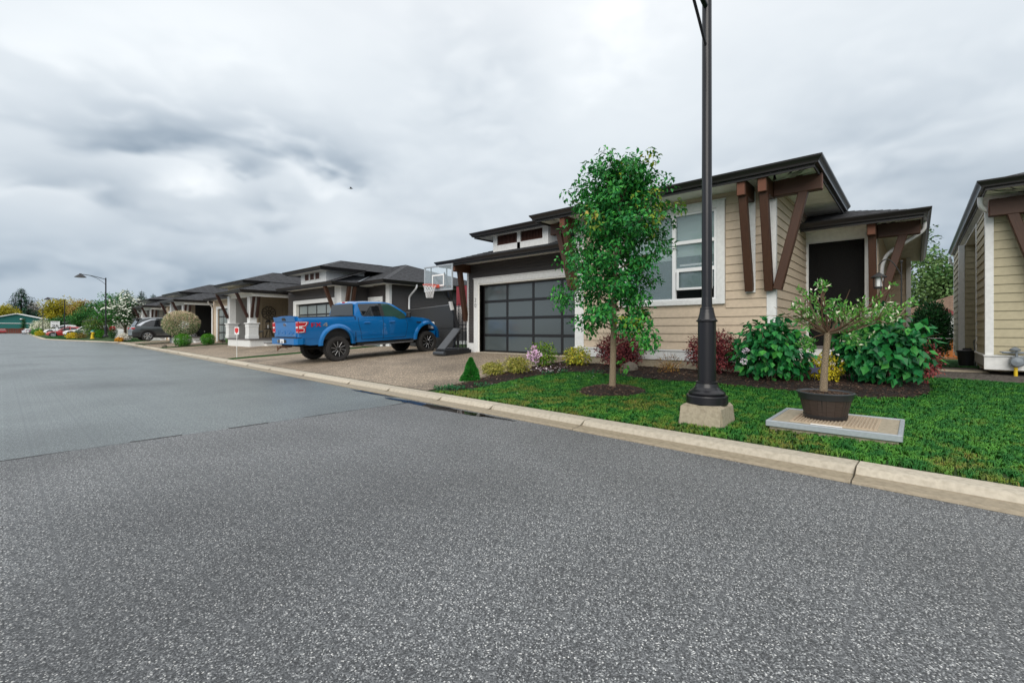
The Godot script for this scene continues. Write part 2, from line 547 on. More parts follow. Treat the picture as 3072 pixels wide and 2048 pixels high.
# ---------------------------------------------------------------- building kit
func lap_wall(parent: Node, m: Material, a: Vector3, dir: Vector3, out: Vector3, width: float, height: float, pitch: float, holes := [], joined := false) -> void:
	# horizontal lapped boards; a = lower left corner, dir = along the wall, out = away from it; holes are Rect2 in (along, up)
	var all := mb()
	var k := 0
	var y := 0.0
	while y < height - 0.01:
		var h := minf(pitch, height - y)
		var spans := [[0.0, width]]
		for hole: Rect2 in holes:
			var mid := y + h * 0.5
			if mid > hole.position.y and mid < hole.end.y:
				var cut := []
				for s in spans:
					if hole.end.x <= s[0] or hole.position.x >= s[1]:
						cut.append(s)
					else:
						if hole.position.x > s[0] + 0.01: cut.append([s[0], hole.position.x])
						if hole.end.x < s[1] - 0.01: cut.append([hole.end.x, s[1]])
				spans = cut
		for s in spans:
			var b: MB = all if joined else mb()
			var p: Vector3 = a + dir * s[0] + Vector3.UP * (y + 0.005)
			var q: Vector3 = a + dir * s[1] + Vector3.UP * (y + 0.005)
			var wob := sin(k * 12.9898 + s[0] * 7.0) * 0.0015
			var o0 := out * (0.024 + wob)
			var o1 := out * 0.004
			var up := Vector3.UP * (h - 0.002)
			b.quad(p + o0, q + o0, q + o1 + up, p + o1 + up)
			b.quad(p, q, q + o0, p + o0)
			b.quad(p, p + o0, p + o1 + up, p + up)
			b.quad(q + o0, q, q + up, q + o1 + up)
			b.quad(p + o1 + up, q + o1 + up, q + up, p + up)
			if not joined:
				part("plank", b, m, parent)
		y += pitch
		k += 1
	if joined:
		part("siding_boards", all, m, parent, "", "stuff")

func sweep(b: MB, pts: PackedVector3Array, outs: PackedVector3Array, prof: PackedVector2Array, closed_ends := true) -> void:   # profile of (outwards, up), mitred at the corners
	for i in pts.size() - 1:
		for j in prof.size() - 1:
			var p := prof[j]
			var q := prof[j + 1]
			b.quad(pts[i] + outs[i] * p.x + Vector3.UP * p.y, pts[i + 1] + outs[i + 1] * p.x + Vector3.UP * p.y, pts[i + 1] + outs[i + 1] * q.x + Vector3.UP * q.y, pts[i] + outs[i] * q.x + Vector3.UP * q.y)
	if closed_ends:
		for e in [0, pts.size() - 1]:
			var ring := PackedVector3Array()
			for q in prof:
				ring.append(pts[e] + outs[e] * q.x + Vector3.UP * q.y)
			if e == 0:
				ring.reverse()
			for i in range(1, ring.size() - 1):
				b.tri(ring[0], ring[i], ring[i + 1])

const GUTTER := [Vector2(0, 0), Vector2(0.06, 0), Vector2(0.068, 0.03), Vector2(0.085, 0.055), Vector2(0.112, 0.085), Vector2(0.122, 0.1), Vector2(0.125, 0.125), Vector2(0.115, 0.128), Vector2(0.108, 0.11), Vector2(0.0, 0.1)]

# an eave along a row of corners at the fascia line (counter-clockwise seen from above is outwards to the right of travel); y = top of the gutter
func eave(parent: Node, corners: PackedVector3Array, outs: PackedVector3Array, y: float, shine := -1, back := 0.6) -> void:
	var pts := PackedVector3Array()
	for c in corners:
		pts.append(Vector3(c.x, y - 0.125, c.z))
	var g := mb()
	sweep(g, pts, outs, PackedVector2Array(GUTTER))
	part("gutter", g, M.gutter_black, parent)
	var f := mb()
	sweep(f, pts, outs, PackedVector2Array([Vector2(-0.025, -0.055), Vector2(-0.002, -0.055), Vector2(-0.002, 0.12), Vector2(-0.025, 0.12), Vector2(-0.025, -0.055)]))
	part("fascia", f, M.fascia_black, parent)
	if shine >= 0:                                          # bright flashing over the fascia at a rake
		var s := mb()
		sweep(s, PackedVector3Array([pts[shine], pts[shine + 1]]), PackedVector3Array([outs[shine], outs[shine + 1]]), PackedVector2Array([Vector2(0.128, 0.118), Vector2(0.136, 0.118), Vector2(0.136, 0.142), Vector2(0.04, 0.16), Vector2(0.04, 0.15)]))
		part("drip_edge", s, M.gutter_black, parent)

func soffit(parent: Node, m: Material, a: Vector3, along: Vector3, depth: Vector3, pitch := 0.3, skew0 := 0.0, skew1 := 0.0) -> void:
	# vented panels side by side under an eave; a = outer corner, depth = towards the wall; the ends may be mitred
	var n := maxi(1, int(round(along.length() / pitch)))
	var u := along / n
	var dn := along.normalized()
	for i in n:
		var b := mb()
		var p := a + u * i + dn * 0.003
		var q := a + u * (i + 1) - dn * 0.003
		var p2 := p + depth
		var q2 := q + depth
		if skew0 != 0.0:
			p2 = a + depth + (p - a) + dn * maxf(0.0, skew0 - (p - a).length())
		if skew1 != 0.0:
			q2 = q + depth - dn * maxf(0.0, skew1 - (a + along - q).length())
		if (q2 - p2).dot(dn) < 0.0:
			var mid := (p2 + q2) * 0.5
			p2 = mid
			q2 = mid
		var t := Vector3.UP * 0.012
		var nn := (q - p).cross(p2 - p)
		if nn.y > 0:
			b.quad(p, p2, q2, q)
			b.quad(p + t, q + t, q2 + t, p2 + t)
		else:
			b.quad(p, q, q2, p2)
			b.quad(p + t, p2 + t, q2 + t, q + t)
		for k in [1, 2]:                                    # shallow beads between the strips of a panel
			var w := Vector3.DOWN * 0.004
			var f0 := p.lerp(q, k / 3.0)
			var f1 := p2.lerp(q2, k / 3.0)
			var s := dn * 0.006
			b.quad(f0 - s, f1 - s, f1 + w, f0 + w)
			b.quad(f0 + w, f1 + w, f1 + s, f0 + s)
		part("soffit_panel", b, m, parent)

func roof_slope(b: MB, a: Vector3, c: Vector3, d: Vector3, e: Vector3, course := 0.145) -> void:   # a-c along the eave, d-e along the top (d above c); courses of shingles lapped like scales
	var up := ((d + e) - (a + c)) * 0.5
	var along := (c - a).normalized()
	var rise := up - along * up.dot(along)
	var n := maxi(1, int(rise.length() / course))
	var nn := (c - a).cross(e - a).normalized()
	if nn.y < 0:
		nn = -nn
	for i in n:
		var t0 := float(i) / n
		var t1 := float(i + 1) / n
		var p := a.lerp(e, t0) + nn * 0.013
		var q := c.lerp(d, t0) + nn * 0.013
		var r := c.lerp(d, t1) + nn * 0.002
		var s := a.lerp(e, t1) + nn * 0.002
		var u0 := (p - a).dot(along) + i * 0.37
		var u1 := (q - a).dot(along) + i * 0.37
		b.quad(p, q, r, s, Rect2(u0, i * 0.145, u1 - u0, 0.145))
		b.quad(p - nn * 0.012, q - nn * 0.012, q, p, Rect2(u0, i * 0.145, u1 - u0, 0.01))

func hip_roof(parent: Node, x0: float, x1: float, b0: float, b1: float, y: float, pitch: float, m: Material, called := "roof", ridge_along_b := true) -> Node3D:
	var h := minf(x1 - x0, b1 - b0) * 0.5
	var yr := y + h * pitch
	var s := mb()
	var c := [v3(x0, y, b0), v3(x1, y, b0), v3(x1, y, b1), v3(x0, y, b1)]
	var r0: Vector3
	var r1: Vector3
	if x1 - x0 <= b1 - b0:
		r0 = v3((x0 + x1) / 2, yr, b0 + h)
		r1 = v3((x0 + x1) / 2, yr, b1 - h)
		roof_slope(s, c[0], c[1], r0, r0)
		roof_slope(s, c[1], c[2], r1, r0)
		roof_slope(s, c[2], c[3], r1, r1)
		roof_slope(s, c[3], c[0], r0, r1)
	else:
		r0 = v3(x0 + h, yr, (b0 + b1) / 2)
		r1 = v3(x1 - h, yr, (b0 + b1) / 2)
		roof_slope(s, c[0], c[1], r1, r0)
		roof_slope(s, c[1], c[2], r1, r1)
		roof_slope(s, c[2], c[3], r0, r1)
		roof_slope(s, c[3], c[0], r0, r0)
	var o := part(called, s, m, parent)
	var caps := mb()                                        # cap shingles on the ridge and the hips
	for e in [[r0, r1], [c[0], r0], [c[3], r0 if x1 - x0 > b1 - b0 else r1], [c[1], r1 if x1 - x0 > b1 - b0 else r0], [c[2], r1]]:
		var p: Vector3 = e[0]
		var q: Vector3 = e[1]
		if p.distance_to(q) < 0.1:
			continue
		var side := (q - p).cross(Vector3.UP).normalized() * 0.13
		var lift := Vector3.UP * 0.028
		var drop := Vector3.DOWN * 0.012
		caps.quad(p + lift, q + lift, q - side + drop, p - side + drop, Rect2(0, 0, p.distance_to(q), 0.14))
		caps.quad(q + lift, p + lift, p + side + drop, q + side + drop, Rect2(0, 0, p.distance_to(q), 0.14))
	part("ridge_cap", caps, m, o)
	return o

func rect_eave(parent: Node, x0: float, x1: float, b0: float, b1: float, y: float, left_too := true, y_soffit := -1.0, over := 0.8, m_soffit: Material = null, panels := 0.3) -> void:
	# gutter and fascia round the front and the sides of a roof whose gutter faces stand at x0, x1 and b0
	var i := 0.125
	if left_too:
		eave(parent, PackedVector3Array([v3(x0 + i, 0, b1), v3(x0 + i, 0, b0 + i), v3(x1 - i, 0, b0 + i), v3(x1 - i, 0, b1)]), PackedVector3Array([Vector3(-1, 0, 0), Vector3(-1, 0, 1), Vector3(1, 0, 1), Vector3(1, 0, 0)]), y)
	else:
		eave(parent, PackedVector3Array([v3(x0, 0, b0 + i), v3(x1 - i, 0, b0 + i), v3(x1 - i, 0, b1)]), PackedVector3Array([Vector3(0, 0, 1), Vector3(1, 0, 1), Vector3(1, 0, 0)]), y)
	if m_soffit:
		var ys := y_soffit if y_soffit > 0 else y - 0.15
		var xa := x0 + (i if left_too else 0.0)
		soffit(parent, m_soffit, v3(xa, ys, b0 + i), Vector3(x1 - i - xa, 0, 0), Vector3(0, 0, -over), panels, over if left_too else 0.0, over)
		soffit(parent, m_soffit, v3(x1 - i, ys, b0 + i), Vector3(0, 0, -(b1 - b0 - i)), Vector3(-over, 0, 0), panels * 1.5, over, 0.0)
		if left_too:
			soffit(parent, m_soffit, v3(x0 + i, ys, b0 + i), Vector3(0, 0, -(b1 - b0 - i)), Vector3(over, 0, 0), panels * 1.5, over, 0.0)

func timber(parent: Node, called: String, p: Vector3, q: Vector3, w: float, h: float, m: Material = null, end := true) -> void:
	var b := mb()
	b.bar(p, q, w, h, 0.012)
	var o := part(called, b, m if m else M.timber, parent)
	if end:                                                 # paler end grain, a face of its own
		var e := mb()
		var d := (p - q).normalized()
		e.bar(p + d * 0.0005, p + d * 0.004, w - 0.028, h - 0.028, 0.0)
		part("end_grain", e, M.timber_end, o)

func bracket(parent: Node, at: Vector3, reach: Vector3, w: float, h: float, foot: Vector3, brace_at := 0.8) -> void:   # a beam out from the wall and a knee brace below it
	timber(parent, "bracket_beam", at + reach, at, w, h)
	var top := at + reach * brace_at - Vector3.UP * (h * 0.5)
	var b := mb()
	b.bar(foot, top + (top - foot).normalized() * 0.05, w * 0.88, w * 0.95, 0.01, reach.normalized())
	part("bracket_brace", b, M.timber, parent)

func panel_box(parent: Node, called: String, m: Material, a: Vector3, b: Vector3, r := 0.006, label := "") -> MeshInstance3D:
	var s := mb()
	s.cbox(a, b, r)
	return part(called, s, m, parent, label)

func glazed_garage_door(parent: Node, x0: float, x1: float, y0: float, y1: float, b: float, cols: int, rows: int, m_glass: Material, dim := false) -> void:
	# aluminium door of frosted panes standing at b; every pane is a piece
	var door := part("garage_door", (func():
		var s := mb()
		s.box(v3(x0, y0, b + 0.03), v3(x1, y1, b + 0.05))
		return s).call(), M.frame_black, parent)
	var w := (x1 - x0) / cols
	var h := (y1 - y0) / rows
	for i in cols + 1:
		var f := mb()
		var t := 0.045 if i > 0 and i < cols else 0.07
		var x := x0 + w * i
		f.cbox(v3(maxf(x - t, x0), y0, b - 0.012), v3(minf(x + t, x1), y1, b + 0.029), 0.006)
		part("door_stile", f, M.frame_black, door)
	for j in rows + 1:
		var f := mb()
		var t := 0.042 if j > 0 and j < rows else 0.06
		var y := y0 + h * j
		f.cbox(v3(x0 + 0.002, maxf(y - t, y0), b - 0.016), v3(x1 - 0.002, minf(y + t, y1), b + 0.028), 0.006)
		part("door_rail", f, M.frame_black, door)
	for i in cols:
		for j in rows:
			var g := mb()
			g.box(v3(x0 + w * i + 0.03, y0 + h * j + 0.03, b + 0.004), v3(x0 + w * (i + 1) - 0.03, y0 + h * (j + 1) - 0.03, b + 0.012))
			part("pane", g, m_glass, door)

func pipe(parent: Node, called: String, pts: PackedVector3Array, r: float, m: Material, sides := 8) -> MeshInstance3D:
	var b := mb()
	var sm := PackedVector3Array()                           # rounded bends
	for i in pts.size():
		if i == 0 or i == pts.size() - 1:
			sm.append(pts[i])
		else:
			var d0 := minf(0.12, pts[i].distance_to(pts[i - 1]) * 0.45)
			var d1 := minf(0.12, pts[i].distance_to(pts[i + 1]) * 0.45)
			var a := pts[i] + (pts[i - 1] - pts[i]).normalized() * d0
			var c := pts[i] + (pts[i + 1] - pts[i]).normalized() * d1
			for k in 5:
				var t := k / 4.0
				sm.append(a.lerp(pts[i], t).lerp(pts[i].lerp(c, t), t))
	b.tube(sm, PackedFloat32Array([r]), sides)
	return part(called, b, m, parent)

func letters(parent: Node, called: String, txt: String, at: Vector3, height: float, basis_: Basis, m: Material, depth := 0.01, face := "Droid Sans", bold := false, stretch := 1.0) -> MeshInstance3D:
	var t := TextMesh.new()
	var f := SystemFont.new()
	f.font_names = PackedStringArray([face])
	if bold:
		f.font_weight = 700
	t.font = f
	t.font_size = 64
	t.pixel_size = height / 46.0
	t.depth = depth
	t.text = txt
	var o := MeshInstance3D.new()
	o.mesh = t
	o.material_override = m
	o.name = called
	parent.add_child(o, true)
	o.transform = Transform3D(basis_ * Basis.from_scale(Vector3(stretch, 1, 1)), at - origin)
	return o

# ---------------------------------------------------------------- sky
func soft(x: float, a: float, b: float) -> float:
	return smoothstep(a, b, x)

func make_sky() -> Sky:
	# cloud banks: azimuth and height in degrees seen from the street, their half widths, and how much they darken (+) or brighten (-)
	var banks := [
		[10.4, 18.3, 5.2, 2.2, 0.12], [8.0, 20.2, 9.0, 2.0, 0.05], [20.0, 20.2, 8.0, 3.0, 0.085], [27.0, 18.9, 4.8, 1.9, 0.075], [16.3, 16.7, 2.6, 1.1, 0.1], [3.5, 13.4, 4.6, 1.6, 0.075], [3.0, 17.6, 6.0, 1.5, 0.04],
		[19.2, 13.7, 4.6, 1.8, 0.065], [11.0, 10.8, 7.0, 2.2, 0.04], [2.0, 6.0, 30.0, 2.6, 0.05], [20.0, 6.5, 16.0, 1.4, 0.035], [25.0, 22.5, 10.0, 3.0, 0.03], [34.0, 14.0, 10.0, 5.0, 0.02],
		[11.6, 15.2, 4.0, 1.5, -0.085], [2.0, 19.6, 5.0, 1.3, -0.05], [0.5, 11.4, 4.0, 1.7, -0.06], [25.6, 16.0, 4.5, 1.3, -0.06], [21.0, 17.2, 3.2, 0.8, -0.06], [28.0, 12.5, 4.5, 3.0, -0.04], [15.0, 8.9, 4.0, 1.2, -0.03], [4.0, 23.5, 8.0, 2.4, -0.035],
		[88.0, 16.0, 12.0, 9.0, 0.06], [92.0, 7.0, 14.0, 4.0, 0.05], [60.0, 12.0, 16.0, 7.0, 0.03], [60.0, 33.0, 9.0, 9.0, -0.05], [46.0, 29.0, 9.0, 9.0, 0.035], [12.0, 27.0, 14.0, 5.0, -0.035], [96.0, 12.0, 3.0, 2.0, 0.05],
		[150.0, 18.0, 24.0, 8.0, 0.05], [205.0, 12.0, 25.0, 6.0, 0.045], [262.0, 20.0, 20.0, 8.0, 0.055], [300.0, 14.0, 16.0, 5.0, 0.04], [235.0, 34.0, 26.0, 10.0, -0.02], [320.0, 26.0, 18.0, 8.0, 0.03], [128.0, 30.0, 20.0, 10.0, -0.02],
	]
	var w := 1440
	var h := 720
	var n1 := FastNoiseLite.new()
	n1.seed = 4
	n1.frequency = 1.0
	n1.fractal_octaves = 5
	var n2 := FastNoiseLite.new()
	n2.seed = 9
	n2.frequency = 1.0
	n2.fractal_octaves = 4
	var stops := [[0.0, Color8(170, 184, 197)], [6.0, Color8(188, 200, 211)], [12.0, Color8(206, 215, 223)], [20.0, Color8(217, 225, 232)], [28.0, Color8(224, 231, 237)], [36.0, Color8(231, 236, 241)], [50.0, Color8(244, 246, 248)], [90.0, Color8(250, 251, 252)]]
	var px := PackedFloat32Array()
	px.resize(w * h * 3)
	# the camera looks towards azimuth -41.65; banks are given from the left edge's direction, 90 degrees left of the houses
	for j in h:
		var el := 90.0 - (j + 0.5) * 180.0 / h
		var base := Color8(120, 124, 126)
		if el >= 0.0:
			for k in stops.size() - 1:
				if el <= stops[k + 1][0]:
					base = (stops[k][1] as Color).lerp(stops[k + 1][1], (el - stops[k][0]) / (stops[k + 1][0] - stops[k][0]))
					break
		for i in w:
			var az := fposmod((i + 0.5) * 360.0 / w + 90.0, 360.0)          # 0 = down the street to the left, 90 = straight at the houses
			var c := base
			if el > -4.0:
				var a := deg_to_rad(az)
				var e := deg_to_rad(el)
				var d := Vector3(cos(a) * cos(e), sin(e) * 2.4, sin(a) * cos(e))
				var q := n1.get_noise_3dv(d * 2.1)
				var fine := n2.get_noise_3dv(d * 6.5 + Vector3(q, q, q))
				var lo := clampf(1.2 - el / 55.0, 0.25, 1.0)
				var dark := (q * 0.02 + fine * 0.014) * lo
				for b in banks:
					var da: float = wrapf(az - b[0], -180.0, 180.0) + q * 5.0
					var de: float = el - b[1] + fine * 2.6 + q * 1.2
					var r: float = (da * da) / (b[2] * b[2]) + (de * de) / (b[3] * b[3])
					if r < 3.2:
						dark += b[4] * exp(-r * 1.05) * (1.0 + fine * 1.5)
				c = Color(base.r - dark * 1.12, base.g - dark, base.b - dark * 0.86)
			c = c.srgb_to_linear()
			var k := SKY_GAIN * (1.0 + 0.35 * smoothstep(36.0, 90.0, el))
			var o := (j * w + i) * 3
			px[o] = c.r * k
			px[o + 1] = c.g * k
			px[o + 2] = c.b * k
	var im := Image.create_from_data(w, h, false, Image.FORMAT_RGBF, px.to_byte_array())
	var m := PanoramaSkyMaterial.new()
	m.panorama = ImageTexture.create_from_image(im)
	var s := Sky.new()
	s.sky_material = m
	return s

# ---------------------------------------------------------------- the scene
const SKY_GAIN := 0.77
const EXPOSURE := 1.42
const SUN_ENERGY := 0.5

func _ready() -> void:
	rng.seed = 20
	var cam := Camera3D.new()
	cam.name = "camera"
	cam.near = 0.05
	cam.far = 900.0
	cam.projection = Camera3D.PROJECTION_FRUSTUM
	cam.size = 0.05 * 682.0 / 455.0
	cam.frustum_offset = Vector2(0, -0.05 * 11.67 / 455.0)
	cam.position = Vector3(0, CAM_Y, 0)
	cam.rotation_degrees = Vector3(0, 41.65, 0)
	add_child(cam)
	cam.current = true
	var env := Environment.new()
	env.background_mode = Environment.BG_SKY
	env.sky = make_sky()
	env.tonemap_mode = Environment.TONE_MAPPER_LINEAR
	env.tonemap_exposure = EXPOSURE
	env.sdfgi_enabled = true
	env.ssao_enabled = true
	env.ssil_enabled = true
	var we := WorldEnvironment.new()
	we.name = "world_environment"
	we.environment = env
	add_child(we)
	var sun := DirectionalLight3D.new()                     # the veiled sun behind the street, spread wide by the cloud
	sun.name = "veiled_sun"
	sun.light_energy = SUN_ENERGY
	sun.light_color = Color(1.0, 0.97, 0.93)
	sun.light_angular_distance = 50.0
	sun.shadow_enabled = true
	add_child(sun)
	sun.look_at_from_position(Vector3(5, 8.6, 12), Vector3.ZERO)
	make_materials()
	build_ground()
	build_house_twenty()
	build_right_house()
	build_far_right()
	build_row_houses()
	build_far_left()
	build_truck()
	build_cars()
	build_hoop_and_fence()
	build_street_things()
	build_porch_things()
	build_plants()
	build_far_trees()
	build_lawn()

# ---------------------------------------------------------------- ground
func sheet(b: MB, xs: PackedFloat32Array, rows: int, f: Callable, uv_scale := 1.0, uv2 := 0.06) -> void:   # f(x, row) gives a point; the sheet looks up
	for i in xs.size() - 1:
		for j in rows - 1:
			var p: Array[Vector3] = [f.call(xs[i], j), f.call(xs[i + 1], j), f.call(xs[i + 1], j + 1), f.call(xs[i], j + 1)]
			var nn := (p[1] - p[0]).cross(p[3] - p[0]).normalized()
			for k in [0, 2, 1, 0, 3, 2]:
				b.vert(p[k], nn, Vector2(p[k].x, p[k].z) * uv_scale)
				b.t2.append(Vector2(p[k].x, p[k].z) * uv2)

func spaced(a: float, b: float, step: float) -> PackedFloat32Array:
	var r := PackedFloat32Array()
	var n := maxi(1, int(ceil(absf(b - a) / step)))
	for i in n + 1:
		r.append(lerpf(a, b, float(i) / n))
	return r

func drape(called: String, m: Material, x0: Callable, x1: Callable, b0: float, b1: float, lift := 0.012, step := 0.5, kind := "structure", cols := 6) -> MeshInstance3D:   # a strip between x0(b) and x1(b) that lies on the ground
	var b := mb()
	var bs := spaced(b0, b1, step)
	for j in bs.size() - 1:
		for i in cols:
			var q := [[bs[j], i], [bs[j], i + 1], [bs[j + 1], i + 1], [bs[j + 1], i]]
			var p: Array[Vector3] = []
			for e in q:
				var x: float = lerpf(x0.call(e[0]), x1.call(e[0]), float(e[1]) / cols)
				p.append(gv(x, maxf(e[0], kerb_line(x) + 0.47), lift))
			var nn := (p[1] - p[0]).cross(p[3] - p[0]).normalized()
			for k in [0, 2, 1, 0, 3, 2]:
				b.vert(p[k], nn, Vector2(p[k].x, p[k].z))
				b.t2.append(Vector2(p[k].x, p[k].z) * 0.09)
	var o := struct(called, b, m, kind)
	return o

func build_ground() -> void:
	origin = Vector3.ZERO
	var xs := PackedFloat32Array([-420, -300, -230, -180, -140, -115])
	xs.append_array(spaced(-100, -28, 1.5))
	xs.append_array(spaced(-27.5, 8, 0.5))
	xs.append_array(PackedFloat32Array([10, 14, 20, 32, 60]))
	var ds := PackedFloat32Array([0.45, 0.75, 1.0, 1.5, 2, 2.5, 3, 3.5, 4, 4.5, 5, 5.5, 6, 6.5, 8, 10, 14, 20, 30, 45, 80, 160, 300])
	var b := mb()
	sheet(b, xs, ds.size(), func(x: float, j: int) -> Vector3:
		var bb := kerb_line(x) + ds[j]
		var drop := 0.0 if x < -6.0 else clampf((bb - 15.0) * 0.03, 0.0, 0.9)
		return v3(x, ground_y(x, bb) - drop - 0.004, bb))
	struct("lawn_ground", b, M.turf)
	# the road, laid in two ages with a straight seam across it
	var near := spaced(60, 8, 6.0)
	near.reverse()
	var left := spaced(-6.52, 8, 1.2)
	left.append_array(near.slice(1))
	left.sort()
	var road := mb()
	sheet(road, left, 12, func(x: float, j: int) -> Vector3: return v3(x, 0.0, lerpf(-26.0, kerb_line(x) + 0.02, j / 11.0)))
	struct("road_new_asphalt", road, M.asphalt_new)
	var old := mb()
	var far := PackedFloat32Array([-420, -340, -260, -205, -165, -125, -100, -92])
	far.append_array(spaced(-85, -6.52, 2.6))
	sheet(old, far, 12, func(x: float, j: int) -> Vector3: return v3(x, -0.004, lerpf(-30.0, kerb_line(x) + 0.02, j / 11.0)))
	struct("road_old_asphalt", old, M.asphalt_old)
	var seam := mb()                                        # crumbled edge of the newer layer
	for i in 60:
		var b0 := -24.0 + i * 0.48
		if b0 > 4.6: break
		var w := 0.012 + 0.012 * sin(i * 2.7)
		var x := -6.53 + 0.015 * sin(i * 1.3)
		var xn := -6.53 + 0.015 * sin((i + 1) * 1.3)
		seam.quad(v3(x - w, 0.0022, b0), v3(x + w, 0.0022, b0), v3(xn + w, 0.0022, b0 + 0.48), v3(xn - w, 0.0022, b0 + 0.48))
	struct("road_seam", seam, M.black_matt)
	# puddle in the gutter
	var wet := mat("puddle_water", lin(0.045, 0.04, 0.035), 0.02)
	var pud := mb()
	for spec in [[-6.3, 4.72, 1.0, 0.085], [-5.45, 4.66, 0.85, 0.1], [-4.7, 4.68, 0.5, 0.05], [-8.0, 4.88, 0.8, 0.05]]:
		var pts := PackedVector3Array()
		for k in 20:
			var a := TAU * k / 20
			var rr := 1.0 + 0.25 * sin(k * 2.3 + spec[0])
			pts.append(v3(spec[0] + cos(a) * spec[2] * rr, 0.0035, spec[1] + sin(a) * spec[3] * rr))
		pud.poly(pts)
	struct("gutter_puddle", pud, wet)
	# kerb with its gutter pan, cast in lengths
	var kerb := Node3D.new()
	kerb.name = "kerb"
	add_child(kerb)
	kerb.set_meta("kind", "structure")
	var joints := [40.0, 30.0, 20.0, 14.0, 10.0, 7.0, 4.6, 2.2, -0.4, -3.2, -4.9, -6.2, -7.9, -9.6, -12.2, -14.8, -17.0, -19.6]
	var x := -22.4
	while x > -57.0:
		joints.append(x)
		x -= 3.1
	for q: float in [-57.0, -61.0, -67.0, -75.0, -85.0, -100.0, -125.0, -165.0, -205.0, -300.0, -420.0]:
		joints.append(q)
	var prof := [Vector2(0.006, -0.03), Vector2(0.0, 0.003), Vector2(0.006, 0.016), Vector2(0.022, 0.024), Vector2(0.19, 0.033), Vector2(0.196, 0.026), Vector2(0.203, 0.034), Vector2(0.236, 0.072), Vector2(0.25, 0.083), Vector2(0.275, 0.09), Vector2(0.455, 0.093), Vector2(0.468, 0.085), Vector2(0.47, -0.03)]
	for i in joints.size() - 1:
		var s := mb()
		var xa: float = joints[i] - 0.006
		var xb: float = joints[i + 1] + 0.006
		var pa := Vector3(xa, 0, -kerb_line(xa))
		var pb := Vector3(xb, 0, -kerb_line(xb))
		var out := (pb - pa).cross(Vector3.UP).normalized()
		var pan := mb()
		for j in prof.size() - 1:
			var pts: Array[Vector3] = []
			for e in [[pa, j], [pb, j], [pb, j + 1], [pa, j + 1]]:
				pts.append(e[0] + (out if out.z < 0 else -out) * prof[e[1]].x + Vector3.UP * prof[e[1]].y)
			(pan if j < 6 else s).quad(pts[3], pts[2], pts[1], pts[0])
		for e in [pa, pb]:
			var ring := PackedVector3Array()
			for q: Vector2 in prof:
				ring.append(e + (out if out.z < 0 else -out) * q.x + Vector3.UP * q.y)
			for k in range(1, ring.size() - 1):
				s.tri(ring[0], ring[k], ring[k + 1])
		var o := part("kerb_length", s, M.concrete if i % 3 != 1 else M.concrete_pale, kerb)
		part("gutter_pan", pan, M.concrete_wet, o)
	# drives of washed aggregate
	drape("driveway", M.aggregate, func(bb): return -19.85, func(bb): return -6.95 - 0.25 * smoothstep(5.4, 8.4, bb), 5.2, 14.2, 0.012, 0.5, "structure", 26)
	drape("driveway_second_house", M.aggregate, func(bb): return -35.1, func(bb): return -20.75, 5.6, 14.0, 0.012, 0.6, "structure", 29)
	drape("driveway_third_house", M.aggregate, func(bb): return -46.8, func(bb): return -36.4, 6.6, 14.0, 0.012, 0.8, "structure", 14)
	drape("driveway_fourth_house", M.aggregate, func(bb): return -56.0, func(bb): return -47.6, 7.0, 14.0, 0.012, 0.8, "structure", 8)
	var line := mb()                                        # saw-cut control joints
	for j in [[v3(-19.8, 0, 8.6), v3(-7.2, 0, 8.6)], [v3(-13.3, 0, 5.8), v3(-13.3, 0, 11.0)], [v3(-34.8, 0, 8.8), v3(-20.9, 0, 8.8)]]:
		var n := 20
		for k in n:
			var p: Vector3 = (j[0] as Vector3).lerp(j[1], float(k) / n)
			var q: Vector3 = (j[0] as Vector3).lerp(j[1], float(k + 1) / n)
			p.y = ground_y(p.x, -p.z) + 0.017
			q.y = ground_y(q.x, -q.z) + 0.017
			var s := (q - p).cross(Vector3.UP).normalized() * 0.006
			line.quad(p - s, p + s, q + s, q - s)
	struct("driveway_joint", line, M.groove)
	# gravel between the houses, path in front of the porch
	drape("gravel_strip", M.gravel, func(bb): return 0.05, func(bb): return 3.2, 11.7, 15.4, 0.014, 0.4)
	drape("porch_path", M.aggregate, func(bb): return -2.0, func(bb): return -0.2, 10.6, 13.1, 0.014, 0.5)

# the mulched bed round the front of the house: outline as (x, b)
func bed_outline() -> PackedVector2Array:
	return PackedVector2Array([Vector2(-6.72, 5.42), Vector2(-6.45, 5.62), Vector2(-6.22, 6.1), Vector2(-6.3, 6.7), Vector2(-6.28, 7.3), Vector2(-6.15, 8.0), Vector2(-5.9, 8.58), Vector2(-5.2, 8.68), Vector2(-4.4, 8.55), Vector2(-3.69, 8.43), Vector2(-3.0, 8.5), Vector2(-2.41, 8.57), Vector2(-1.7, 8.52), Vector2(-1.1, 8.5), Vector2(-0.5, 8.56), Vector2(-0.1, 8.85), Vector2(0.1, 9.33), Vector2(0.22, 10.0), Vector2(0.12, 11.2), Vector2(-0.3, 11.5), Vector2(-1.9, 11.0), Vector2(-2.05, 9.98), Vector2(-6.6, 9.98), Vector2(-7.1, 9.7), Vector2(-7.24, 9.0), Vector2(-7.26, 8.4), Vector2(-7.16, 7.6), Vector2(-7.08, 7.0), Vector2(-6.92, 6.3), Vector2(-6.86, 5.85)])

